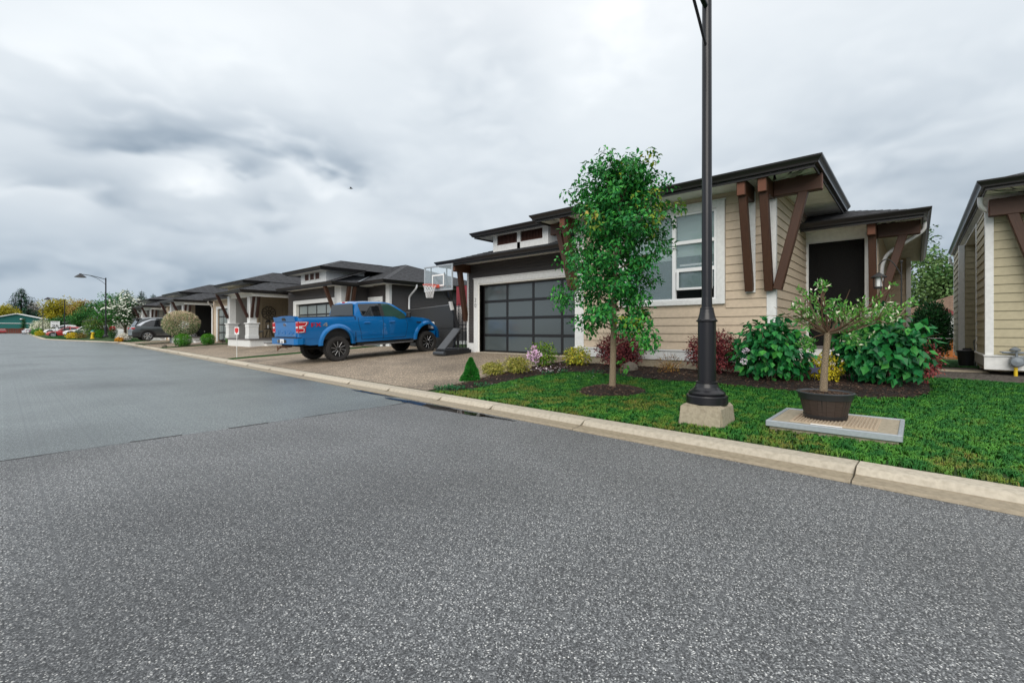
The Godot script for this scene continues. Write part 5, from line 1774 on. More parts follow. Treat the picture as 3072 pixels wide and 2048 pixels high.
func body_bottom(sp: Dictionary, s: float) -> float:
	var y: float = sp.bot
	for c: float in sp.axles:
		var d: float = absf(s - c) / sp.rx
		if d < 1.0:
			y = maxf(y, sp.bot + (sp.arch - sp.bot) * sqrt(1.0 - d * d))
	var lift0: float = clampf(1.0 - (s - sp.s0) / 0.4, 0.0, 1.0)
	var lift1: float = clampf(1.0 - (sp.s1 - s) / 0.5, 0.0, 1.0)
	return y + 0.1 * lift0 * lift0 + sp.chin * lift1 * lift1

func car_lower(parent: Node, paint: Material, sp: Dictionary) -> MeshInstance3D:
	var st := []
	var s: float = sp.s0
	while s < sp.s1:
		st.append(s)
		s += 0.11
	st.append(sp.s1)
	for c: float in sp.axles:
		for k in 19:
			st.append(c - sp.rx * cos(PI * k / 18.0) * 0.9995)
	for q in [sp.s0 + 0.03, sp.s0 + 0.06, sp.s1 - 0.03, sp.s1 - 0.06]:
		st.append(q)
	st.sort()
	var b := mb()
	var rows := 9
	var grid := []
	for q: float in st:
		var y0 := body_bottom(sp, q)
		var y1 := deck_at(sp.deck, q)
		var col := []
		for j in rows + 1:
			var h := lerpf(y0, y1, float(j) / rows)
			var t: float = clampf((h - sp.bot) / (y1 - sp.bot), 0.0, 1.0)
			col.append(Vector3(body_x(sp, t, q), h, -q))
		grid.append(col)
	var flip := Vector3(-1, 1, 1)
	for i in st.size() - 1:
		if st[i + 1] - st[i] < 0.0005:
			continue
		for j in rows:
			var p: Array[Vector3] = [grid[i][j], grid[i + 1][j], grid[i + 1][j + 1], grid[i][j + 1]]
			var n: Array[Vector3] = []
			for e in [[i, j], [i + 1, j], [i + 1, j + 1], [i, j + 1]]:
				var du: Vector3 = grid[mini(e[0] + 1, st.size() - 1)][e[1]] - grid[maxi(e[0] - 1, 0)][e[1]]
				var dv: Vector3 = grid[e[0]][mini(e[1] + 1, rows)] - grid[e[0]][maxi(e[1] - 1, 0)]
				var nn := du.cross(dv).normalized()
				n.append(nn if nn.x > 0 else -nn)
			b.quadn(p[0], p[1], p[2], p[3], n[0], n[1], n[2], n[3])
			b.quadn(p[1] * flip, p[0] * flip, p[3] * flip, p[2] * flip, n[1] * flip, n[0] * flip, n[3] * flip, n[2] * flip)
		var a: Vector3 = grid[i][rows]
		var c: Vector3 = grid[i + 1][rows]
		if not sp.get("open", []).is_empty() and st[i] > sp.open[0] - 0.001 and st[i + 1] < sp.open[1] + 0.001:
			continue
		for k in 6:                                          # bonnet and boot, crowned
			var u0 := lerpf(-1.0, 1.0, k / 6.0)
			var u1 := lerpf(-1.0, 1.0, (k + 1) / 6.0)
			var q := [Vector3(a.x * u0, a.y + sp.crown * (1 - u0 * u0), a.z), Vector3(a.x * u1, a.y + sp.crown * (1 - u1 * u1), a.z), Vector3(c.x * u1, c.y + sp.crown * (1 - u1 * u1), c.z), Vector3(c.x * u0, c.y + sp.crown * (1 - u0 * u0), c.z)]
			var slope := (c.y - a.y) / maxf(0.001, a.z - c.z)
			var n0 := Vector3(2 * sp.crown * u0 / a.x, 1, slope).normalized()
			var n1 := Vector3(2 * sp.crown * u1 / a.x, 1, slope).normalized()
			b.quadn(q[0], q[1], q[2], q[3], n0, n1, n1, n0)
	for e in [0, st.size() - 1]:                             # the ends
		for j in rows:
			var p: Vector3 = grid[e][j]
			var q: Vector3 = grid[e][j + 1]
			if e == 0:
				b.quad(p * flip, p, q, q * flip)
			else:
				b.quad(p, p * flip, q * flip, q)
		var top: Vector3 = grid[e][rows]
		for k in 6:
			var u0 := lerpf(-1.0, 1.0, k / 6.0)
			var u1 := lerpf(-1.0, 1.0, (k + 1) / 6.0)
			b.quad(Vector3(top.x * u0, top.y, top.z), Vector3(top.x * u1, top.y, top.z), Vector3(top.x * u1, top.y + sp.crown * (1 - u1 * u1), top.z), Vector3(top.x * u0, top.y + sp.crown * (1 - u0 * u0), top.z))
	return part("body", b, paint, parent)

func cab_x(sp: Dictionary, h: float) -> float:
	return sp.W * 0.955 - maxf(0.0, h - sp.belt) * sp.tumble

func car_upper(parent: Node, paint: Material, sp: Dictionary, outline: PackedVector2Array) -> MeshInstance3D:   # outline of (s, h): from the rear foot over the roof to the front foot
	var b := mb()
	var idx := Geometry2D.triangulate_polygon(outline)
	for sgn: float in [-1.0, 1.0]:
		for i in range(0, idx.size(), 3):
			var p: Array[Vector3] = []
			for k in 3:
				var q := outline[idx[i + k]]
				p.append(c3(sgn * cab_x(sp, q.y), q.y, q.x))
			var n := (p[1] - p[0]).cross(p[2] - p[0])
			if n.x * sgn < 0:
				b.tri(p[0], p[2], p[1])
			else:
				b.tri(p[0], p[1], p[2])
	for i in outline.size() - 1:
		var a := outline[i]
		var c := outline[i + 1]
		for k in 8:
			var u0 := lerpf(-1.0, 1.0, k / 8.0)
			var u1 := lerpf(-1.0, 1.0, (k + 1) / 8.0)
			var cr: float = sp.roof_crown
			var f := func(q: Vector2, u: float) -> Vector3:
				var round_: float = 1.0 - pow(absf(u), 4.0)
				return c3(cab_x(sp, q.y) * u, q.y + cr * round_ * clampf((q.y - sp.belt) * 3.0, 0.0, 1.0), q.x)
			var p: Array[Vector3] = [f.call(a, u0), f.call(a, u1), f.call(c, u1), f.call(c, u0)]
			b.quad(p[0], p[1], p[2], p[3])
	return part("cab", b, paint, parent)

func side_patch(parent: Node, called: String, m: Material, sp: Dictionary, poly: PackedVector2Array, off: float, sides := [-1.0, 1.0], label := "") -> void:
	var idx := Geometry2D.triangulate_polygon(poly)
	for sgn: float in sides:
		var b := mb()
		for i in range(0, idx.size(), 3):
			var p: Array[Vector3] = []
			for k in 3:
				var q := poly[idx[i + k]]
				var x := cab_x(sp, q.y)
				if q.y < sp.belt:
					x = maxf(x, body_x(sp, clampf((q.y - sp.bot) / (deck_at(sp.deck, q.x) - sp.bot), 0.0, 1.0), q.x))
				p.append(c3(sgn * (x + off), q.y, q.x))
			var n := (p[1] - p[0]).cross(p[2] - p[0])
			if n.x * sgn < 0:
				b.tri(p[0], p[2], p[1])
			else:
				b.tri(p[0], p[1], p[2])
		part(called, b, m, parent, label)

func side_strip(parent: Node, called: String, m: Material, sp: Dictionary, pts: PackedVector2Array, w: float, off := 0.003) -> void:   # a line along the flank
	for sgn: float in [-1.0, 1.0]:
		var b := mb()
		for i in pts.size() - 1:
			var n := maxi(1, int(pts[i].distance_to(pts[i + 1]) / 0.12))
			for k in n:
				var p := pts[i].lerp(pts[i + 1], float(k) / n)
				var q := pts[i].lerp(pts[i + 1], float(k + 1) / n)
				var s := (q - p).orthogonal().normalized() * w * 0.5
				var f := func(e: Vector2) -> Vector3:
					var x := body_x(sp, clampf((e.y - sp.bot) / (deck_at(sp.deck, e.x) - sp.bot), 0.0, 1.0), e.x)
					if e.y > sp.belt:
						x = minf(x, cab_x(sp, e.y)) if e.y > sp.belt + 0.02 else x
					return c3(sgn * (x + off), e.y, e.x)
				var v: Array[Vector3] = [f.call(p - s), f.call(q - s), f.call(q + s), f.call(p + s)]
				if ((v[1] - v[0]).cross(v[3] - v[0])).x * sgn < 0:
					b.quad(v[0], v[3], v[2], v[1])
				else:
					b.quad(v[0], v[1], v[2], v[3])
		part(called, b, m, parent)

func wheel(parent: Node, at: Vector3, r: float, w: float, rim_r: float, sgn: float, style: int, m_spoke: Material) -> void:   # the outer face towards sgn * x
	var ax := Vector3(sgn, 0, 0)
	var o := Node3D.new()
	o.name = "wheel"
	parent.add_child(o, true)
	o.position = at
	var tread := 0.016 if style == 0 else 0.0
	var b := mb()
	b.lathe(Vector3.ZERO, PackedVector2Array([Vector2(rim_r, -w), Vector2(r * 0.86, -w * 1.0), Vector2(r * 0.96, -w * 0.93), Vector2(r - tread, -w * 0.82), Vector2(r - tread, -w * 0.18), Vector2(r * 0.965, -0.02), Vector2(r * 0.87, 0.0), Vector2(rim_r + 0.03, -0.008), Vector2(rim_r, -0.02), Vector2(rim_r - 0.012, -0.04), Vector2(rim_r - 0.03, -w * 0.9)]), 40, ax)
	if style == 0:                                          # mud tread: blocks in staggered rows
		for k in 34:
			for row in 4:
				var a := TAU * (k + 0.5 * (row % 2)) / 34
				var d := Vector3(0, cos(a), sin(a))
				var t := Vector3(0, -sin(a), cos(a))
				var pos := -w * (0.14 + 0.24 * row)
				var out := d * (r - 0.006) + ax * pos
				if row == 0 or row == 3:
					out = d * (r - 0.02) + ax * (pos + (0.012 if row == 0 else -0.012))
				b.obox(Transform3D(Basis(ax * w * 0.2, d * 0.034, t * (0.05 if row % 3 else 0.042)), out), 0.004)
	part("tyre", b, M.rubber, o)
	b = mb()
	b.lathe(Vector3.ZERO, PackedVector2Array([Vector2(0.0, -0.085), Vector2(rim_r * 0.9, -0.075), Vector2(rim_r - 0.012, -0.03), Vector2(rim_r, -0.012)]), 32, ax)
	b.lathe(Vector3.ZERO, PackedVector2Array([Vector2(rim_r * 0.27, -0.08), Vector2(rim_r * 0.25, -0.03), Vector2(rim_r * 0.16, -0.02), Vector2(0, -0.02)]), 20, ax)
	part("rim", b, M.frame_black if style == 0 else M.black_trim, o)
	b = mb()
	var n := 10 if style == 0 else 5
	var ref := Vector3.UP
	for k in n:
		var a := TAU * (k + 0.3) / n
		var d := ref.rotated(Vector3.RIGHT, a)
		var t := ref.rotated(Vector3.RIGHT, a + PI / 2)
		if style == 0:
			b.bar(d * rim_r * 0.24 + t * 0.02 * rim_r + ax * -0.028, d * rim_r * 0.95 - t * 0.1 * rim_r + ax * -0.014, rim_r * 0.055, rim_r * 0.055, 0.002, ax)
		else:
			b.bar(d * rim_r * 0.15 + ax * -0.03, d * rim_r * 0.97 + t * rim_r * 0.25 + ax * -0.015, rim_r * 0.3, rim_r * 0.12, 0.004, ax)
			b.bar(d * rim_r * 0.3 + ax * -0.026, d * rim_r * 0.97 - t * rim_r * 0.18 + ax * -0.014, rim_r * 0.14, rim_r * 0.1, 0.004, ax)
	if style != 0:
		b.lathe(Vector3.ZERO, PackedVector2Array([Vector2(rim_r * 0.93, -0.02), Vector2(rim_r * 0.97, -0.008), Vector2(rim_r * 1.02, -0.012)]), 32, ax)
	part("spokes", b, m_spoke, o)

func flare(parent: Node, m: Material, sp: Dictionary, c: float, r0: float, r1: float, out: float) -> void:   # arch lip
	for sgn: float in [-1.0, 1.0]:
		var b := mb()
		var n := 26
		var prev := []
		for k in n + 1:
			var a := PI * (-0.02 + 1.04 * k / n)
			var row: Array[Vector3] = []
			for e in [[r0 - 0.012, -0.06], [r0 - 0.012, out * 0.9], [r0 + 0.012, out], [lerpf(r0, r1, 0.5), out * 0.72], [r1, 0.003]]:
				var s: float = c - cos(a) * e[0] * sp.rx / r0
				var h: float = sp.bot + sin(a) * (sp.arch - sp.bot) * e[0] / r0
				var x := body_x(sp, clampf((h - sp.bot) / (deck_at(sp.deck, s) - sp.bot), 0.0, 1.0), clampf(s, sp.s0 + 0.2, sp.s1 - 0.25))
				row.append(c3(sgn * (x + e[1]), maxf(h, sp.bot - 0.05), s))
			if prev.size():
				for j in row.size() - 1:
					if sgn > 0:
						b.quad(prev[j], row[j], row[j + 1], prev[j + 1])
					else:
						b.quad(prev[j], prev[j + 1], row[j + 1], row[j])
			prev = row
		part("wheel_arch", b, m, parent)

func build_truck() -> void:
	var t := local_thing("pickup_truck", "bright blue lifted crew cab pickup truck parked nose in on the driveway", "pickup truck", v3(-15.5, ground_y(-15.5, 7.56) + 0.012, 7.56))
	t.rotation.x = atan(0.0435)
	var sp := {W = 1.0, s0 = -1.27, s1 = 4.18, bot = 0.60, arch = 1.13, rx = 0.53, axles = [0.0, 3.75], round = 0.12, round_front = 0.55, in_rear = 0.03, in_front = 0.2, chin = 0.08, crown = 0.045, belt = 1.5, tumble = 0.34, roof_crown = 0.055, open = [-1.2, 0.64],
		deck = [Vector2(-1.27, 1.52), Vector2(0.66, 1.505), Vector2(0.68, 1.5), Vector2(2.3, 1.47), Vector2(3.0, 1.44), Vector2(3.6, 1.375), Vector2(4.0, 1.29), Vector2(4.12, 1.21), Vector2(4.18, 1.12)]}
	car_lower(t, M.paint_blue, sp)
	car_upper(t, M.paint_blue, sp, PackedVector2Array([Vector2(0.68, 1.46), Vector2(0.71, 1.7), Vector2(0.77, 1.93), Vector2(0.86, 1.985), Vector2(1.2, 2.0), Vector2(1.9, 1.99), Vector2(2.12, 1.965), Vector2(2.28, 1.915), Vector2(2.66, 1.68), Vector2(3.02, 1.43)]))
	side_patch(t, "window", M.tint_glass, sp, PackedVector2Array([Vector2(0.86, 1.9), Vector2(0.9, 1.935), Vector2(1.67, 1.95), Vector2(1.69, 1.48), Vector2(1.0, 1.495), Vector2(0.93, 1.53)]), 0.006)
	side_patch(t, "window", M.green_glass, sp, PackedVector2Array([Vector2(1.8, 1.95), Vector2(2.06, 1.94), Vector2(2.2, 1.885), Vector2(2.6, 1.63), Vector2(2.72, 1.53), Vector2(2.74, 1.37), Vector2(2.44, 1.37), Vector2(2.26, 1.455), Vector2(1.84, 1.475)]), 0.008)
	side_patch(t, "door_pillar", M.black_trim, sp, PackedVector2Array([Vector2(1.67, 1.952), Vector2(1.8, 1.952), Vector2(1.84, 1.474), Vector2(1.69, 1.479)]), 0.007)
	# rear window and windscreen
	var b := mb()
	b.quad(c3(-0.84, 1.54, 0.655), c3(0.84, 1.54, 0.655), c3(0.74, 1.95, 0.715), c3(-0.74, 1.95, 0.715))
	part("rear_window", b, M.tint_glass, t)
	b = mb()
	b.quad(c3(0.86, 1.49, 2.955), c3(-0.86, 1.49, 2.955), c3(-0.77, 1.93, 2.3), c3(0.77, 1.93, 2.3))
	part("windscreen", b, M.tint_glass, t)
	b = mb()
	b.cbox(c3(-0.22, 1.985, 0.78), c3(0.22, 2.035, 0.84), 0.01)
	var hl := part("high_brake_light", b, M.lens_white, t)
	b = mb()
	b.cbox(c3(-0.09, 1.982, 0.77), c3(0.09, 2.032, 0.8), 0.006)
	part("red_lens", b, M.lens_red, hl)
	# open bed
	b = mb()
	b.box(c3(-0.86, 0.75, -1.2), c3(0.86, 0.95, 0.62))
	for sgn: float in [-1.0, 1.0]:
		b.box(c3(sgn * 0.85, 0.9, -1.22), c3(sgn * 0.87, 1.49, 0.62))
		b.cbox(c3(sgn * 0.84, 1.49, -1.26), c3(sgn * 0.965, 1.527, 0.655), 0.012)
	b.box(c3(-0.86, 0.9, 0.6), c3(0.86, 1.47, 0.63))
	part("bed_liner", b, M.black_trim, t)
	b = mb()
	b.box(c3(-0.98, 0.64, 0.655), c3(0.98, 1.5, 0.675))
	part("bed_gap", b, M.void_black, t)
	# tailgate
	b = mb()
	b.cbox(c3(-0.8, 0.88, -1.3), c3(0.8, 1.36, -1.24), 0.012)
	b.extrude(PackedVector2Array([Vector2(-0.02, 1.35), Vector2(0.06, 1.37), Vector2(0.1, 1.49), Vector2(0.115, 1.535), Vector2(0.02, 1.53), Vector2(-0.02, 1.5)]), Transform3D(Basis(Vector3(0, 0, 1), Vector3.UP, Vector3(-1, 0, 0)), c3(0, 0, -1.24)), 1.62)
	var gate := part("tailgate", b, M.paint_blue, t)
	b = mb()
	b.cbox(c3(-0.14, 1.41, -1.345), c3(0.14, 1.54, -1.25), 0.02)
	part("handle", b, M.black_trim, gate)
	b = mb()
	b.cbox(c3(-0.72, 1.02, -1.303), c3(0.72, 1.2, -1.299), 0.002)
	part("recess", b, M.paint_blue, gate)
	letters(gate, "raised_letters", "F-150", c3(0, 1.03, -1.306), 0.14, Basis.IDENTITY, M.paint_blue, 0.014, "Droid Sans", true, 2.6)
	b = mb()
	var em := PackedVector2Array()
	for k in 24:
		em.append(Vector2(cos(TAU * k / 24) * 0.115, sin(TAU * k / 24) * 0.05))
	b.extrude(em, Transform3D(Basis(), c3(0, 1.28, -1.306)), 0.016)
	var e1 := part("oval_badge", b, M.chrome, gate)
	b = mb()
	var em2 := PackedVector2Array()
	for q in em:
		em2.append(q * Vector2(0.86, 0.76))
	b.extrude(em2, Transform3D(Basis(), c3(0, 1.28, -1.312)), 0.014)
	part("badge_field", b, M.paint_navy, e1)
	b = mb()
	for k in 3:
		b.bar(c3(-0.05 + k * 0.04, 1.265, -1.3195), c3(-0.03 + k * 0.04, 1.298, -1.3195), 0.004, 0.012, 0.0, Vector3(0, 0, 1))
	b.bar(c3(-0.06, 1.28, -1.3195), c3(0.06, 1.285, -1.3195), 0.004, 0.006, 0.0, Vector3(0, 0, 1))
	part("badge_script", b, M.chrome, e1)
	b = mb()
	b.cbox(c3(0.58, 0.925, -1.306), c3(0.72, 0.945, -1.3), 0.002)
	part("small_badge", b, M.chrome, gate)
	# tail lamps
	for sgn: float in [-1.0, 1.0]:
		b = mb()
		var f := Transform3D(Basis(Vector3(0, 0, 1), Vector3.UP, Vector3(-1, 0, 0)), Vector3(sgn * 0.985, 0, 0))
		var lens := PackedVector2Array([Vector2(0.985, 1.365), Vector2(0.97, 1.33), Vector2(1.0, 1.27), Vector2(1.06, 1.21), Vector2(1.075, 1.15), Vector2(1.085, 1.02), Vector2(1.3, 1.015), Vector2(1.3, 1.37)])
		lens.reverse()
		b.extrude(lens, f, 0.065)
		b.cbox(Vector3(sgn * 0.815, 1.015, 1.25), Vector3(sgn * 0.99, 1.37, 1.302), 0.01)
		var lamp := part("tail_light", b, M.lens_red, t)
		b = mb()
		var xo := sgn * 1.019
		for q in [[Vector2(1.28, 1.345), Vector2(1.02, 1.345)], [Vector2(1.02, 1.345), Vector2(1.045, 1.28)], [Vector2(1.045, 1.28), Vector2(1.11, 1.225)], [Vector2(1.11, 1.225), Vector2(1.28, 1.225)], [Vector2(1.28, 1.155), Vector2(1.13, 1.15)], [Vector2(1.125, 1.15), Vector2(1.13, 1.04)], [Vector2(1.13, 1.04), Vector2(1.28, 1.035)]]:
			b.bar(Vector3(xo, q[0].y, q[0].x), Vector3(xo, q[1].y, q[1].x), 0.006, 0.018, 0.0, Vector3.UP)
		b.cbox(Vector3(sgn * 1.012, 1.165, 1.18), Vector3(sgn * 1.021, 1.215, 1.285), 0.002)
		b.cbox(Vector3(sgn * 0.83, 1.16, 1.298), Vector3(sgn * 0.97, 1.215, 1.308), 0.002)
		for y: float in [1.345, 1.035]:
			b.cbox(Vector3(sgn * 0.83, y - 0.008, 1.298), Vector3(sgn * 0.98, y + 0.008, 1.307), 0.002)
		part("light_guide", b, M.lens_white, lamp)
	# bumpers
	b = mb()
	b.extrude(PackedVector2Array([Vector2(-0.98, -1.1), Vector2(0.98, -1.1), Vector2(1.01, -1.18), Vector2(0.99, -1.33), Vector2(0.86, -1.4), Vector2(-0.86, -1.4), Vector2(-0.99, -1.33), Vector2(-1.01, -1.18)]), Transform3D(Basis(Vector3(1, 0, 0), Vector3(0, 0, -1), Vector3(0, 1, 0)), Vector3(0, 0.745, 0)), 0.2)
	var bump := part("rear_bumper", b, M.paint_blue, t)
	b = mb()
	b.cbox(c3(-0.97, 0.845, -1.38), c3(0.97, 0.868, -1.12), 0.006)
	b.cbox(c3(-0.4, 0.69, -1.412), c3(0.3, 0.8, -1.39), 0.012)
	part("step_pad", b, M.black_trim, bump)
	b = mb()
	b.cbox(c3(-0.15, 0.68, -1.42), c3(0.15, 0.82, -1.413), 0.004)
	var plate := part("number_plate", b, M.sign_white, bump)
	letters(plate, "plate_text", "JX 8", c3(0, 0.72, -1.4215), 0.07, Basis.IDENTITY, M.paint_navy, 0.002, "Droid Sans", true)
	b = mb()
	b.lathe(c3(-0.32, 0.745, -1.412), PackedVector2Array([Vector2(0.05, 0), Vector2(0.05, 0.01), Vector2(0, 0.015)]), 14, Vector3(0, 0, 1))
	part("tow_socket", b, M.steel, bump)
	b = mb()
	b.bar(c3(0.0, 0.56, -1.1), c3(0.0, 0.56, -1.5), 0.06, 0.06, 0.006)
	b.bar(c3(0.0, 0.56, -1.46), c3(0.0, 0.5, -1.56), 0.06, 0.05, 0.006)
	b.rod(c3(0, 0.44, -1.56), c3(0, 0.56, -1.56), 0.02)
	b.ball(c3(0, 0.58, -1.56), Vector3.ONE * 0.028)
	b.rod(c3(-0.06, 0.53, -1.3), c3(0.12, 0.5, -1.3), 0.012)
	part("tow_hitch", b, M.rust_metal, t)
	b = mb()
	b.extrude(PackedVector2Array([Vector2(-0.98, 4.0), Vector2(0.98, 4.0), Vector2(1.0, 4.1), Vector2(0.8, 4.34), Vector2(0.5, 4.42), Vector2(-0.5, 4.42), Vector2(-0.8, 4.34), Vector2(-1.0, 4.1)]), Transform3D(Basis(Vector3(1, 0, 0), Vector3(0, 0, -1), Vector3(0, 1, 0)), Vector3(0, 0.72, 0)), 0.26)
	part("front_bumper", b, M.paint_blue, t)
	b = mb()
	b.cbox(c3(-0.62, 0.86, 4.1), c3(0.62, 1.24, 4.26), 0.03)
	for k in 3:
		b.cbox(c3(-0.66, 0.9 + k * 0.13, 4.2), c3(0.66, 0.95 + k * 0.13, 4.29), 0.01)
	part("grille", b, M.black_trim, t)
	for sgn: float in [-1.0, 1.0]:
		b = mb()
		b.cbox(c3(sgn * 0.64, 0.93, 4.02), c3(sgn * 0.93, 1.2, 4.2), 0.04)
		part("headlight", b, M.lens_white, t)
	# dark underside, frame and axle
	b = mb()
	b.box(c3(-0.7, 0.56, -1.15), c3(0.7, 1.25, 4.0))
	b.box(c3(-0.93, 0.5, 0.75), c3(0.93, 0.72, 2.95))
	b.bar(c3(-0.72, 0.42, 0), c3(0.72, 0.42, 0), 0.12, 0.12, 0.02)
	b.ball(c3(0.0, 0.42, 0.0), Vector3(0.18, 0.17, 0.17))
	b.bar(c3(-0.72, 0.42, 3.75), c3(0.72, 0.42, 3.75), 0.1, 0.1, 0.02)
	b.rod(c3(0.55, 0.5, -1.0), c3(0.5, 0.5, 1.0), 0.04, 8)
	part("underbody", b, M.under_dark, t)
	for c: float in [0.0, 3.75]:
		flare(t, M.paint_blue, sp, c, 0.53, 0.66, 0.055)
		for sgn: float in [-1.0, 1.0]:
			wheel(t, c3(sgn * 1.02, 0.42, c), 0.42, 0.3, 0.265, sgn, 0, M.alloy)
	# doors: seams, handles, mirrors, boards
	side_strip(t, "door_seam", M.void_black, sp, PackedVector2Array([Vector2(0.78, 1.46), Vector2(0.79, 1.2), Vector2(0.86, 0.95), Vector2(0.9, 0.68), Vector2(2.72, 0.68)]), 0.012)
	side_strip(t, "door_seam", M.void_black, sp, PackedVector2Array([Vector2(1.76, 1.46), Vector2(1.76, 0.68)]), 0.012)
	side_strip(t, "door_seam", M.void_black, sp, PackedVector2Array([Vector2(2.76, 1.36), Vector2(2.82, 1.1), Vector2(2.72, 0.68)]), 0.012)
	side_strip(t, "body_crease", M.paint_blue, sp, PackedVector2Array([Vector2(0.56, 0.83), Vector2(3.2, 0.83)]), 0.022, 0.012)
	side_strip(t, "body_crease", M.paint_blue, sp, PackedVector2Array([Vector2(-1.1, 0.83), Vector2(-0.6, 0.83)]), 0.022, 0.012)
	for s: float in [0.98, 2.0]:
		for sgn: float in [-1.0, 1.0]:
			b = mb()
			b.cbox(c3(sgn * 1.0, 1.25, s), c3(sgn * 1.035, 1.285, s + 0.23), 0.012)
			part("door_handle", b, M.paint_blue, t)
	for sgn: float in [-1.0, 1.0]:
		b = mb()
		b.cbox(c3(sgn * 1.08, 1.4, 2.68), c3(sgn * 1.28, 1.62, 2.8), 0.03)
		b.bar(c3(sgn * 0.93, 1.43, 2.78), c3(sgn * 1.1, 1.46, 2.76), 0.06, 0.05, 0.01)
		part("mirror", b, M.black_trim, t)
		b = mb()
		b.cbox(c3(sgn * 0.9, 0.46, 0.85), c3(sgn * 1.07, 0.51, 3.02), 0.012)
		for k in 3:
			b.bar(c3(sgn * 0.6, 0.55, 1.1 + k * 0.8), c3(sgn * 0.95, 0.48, 1.1 + k * 0.8), 0.06, 0.03)
		var board := part("running_board", b, M.black_trim, t)
		b = mb()
		b.cbox(c3(sgn * 1.072, 0.475, 0.9), c3(sgn * 1.078, 0.5, 2.98), 0.002)
		part("board_trim", b, M.steel, board)
		b = mb()
		b.cbox(c3(sgn * 1.005, 1.19, 3.22), c3(sgn * 1.012, 1.235, 3.44), 0.003)
		part("fender_badge", b, M.black_trim, t)
		letters(t, "side_decal", "FX", c3(sgn * 1.008, 1.25, -0.74 if sgn > 0 else -0.42), 0.13, Basis(Vector3.UP, PI / 2 * sgn), M.lens_red, 0.004, "Droid Sans", true, 1.7)
		letters(t, "side_decal", "4", c3(sgn * 1.008, 1.25, -0.42 if sgn > 0 else -0.74), 0.13, Basis(Vector3.UP, PI / 2 * sgn), M.letter_grey, 0.004, "Droid Sans", true, 1.7)

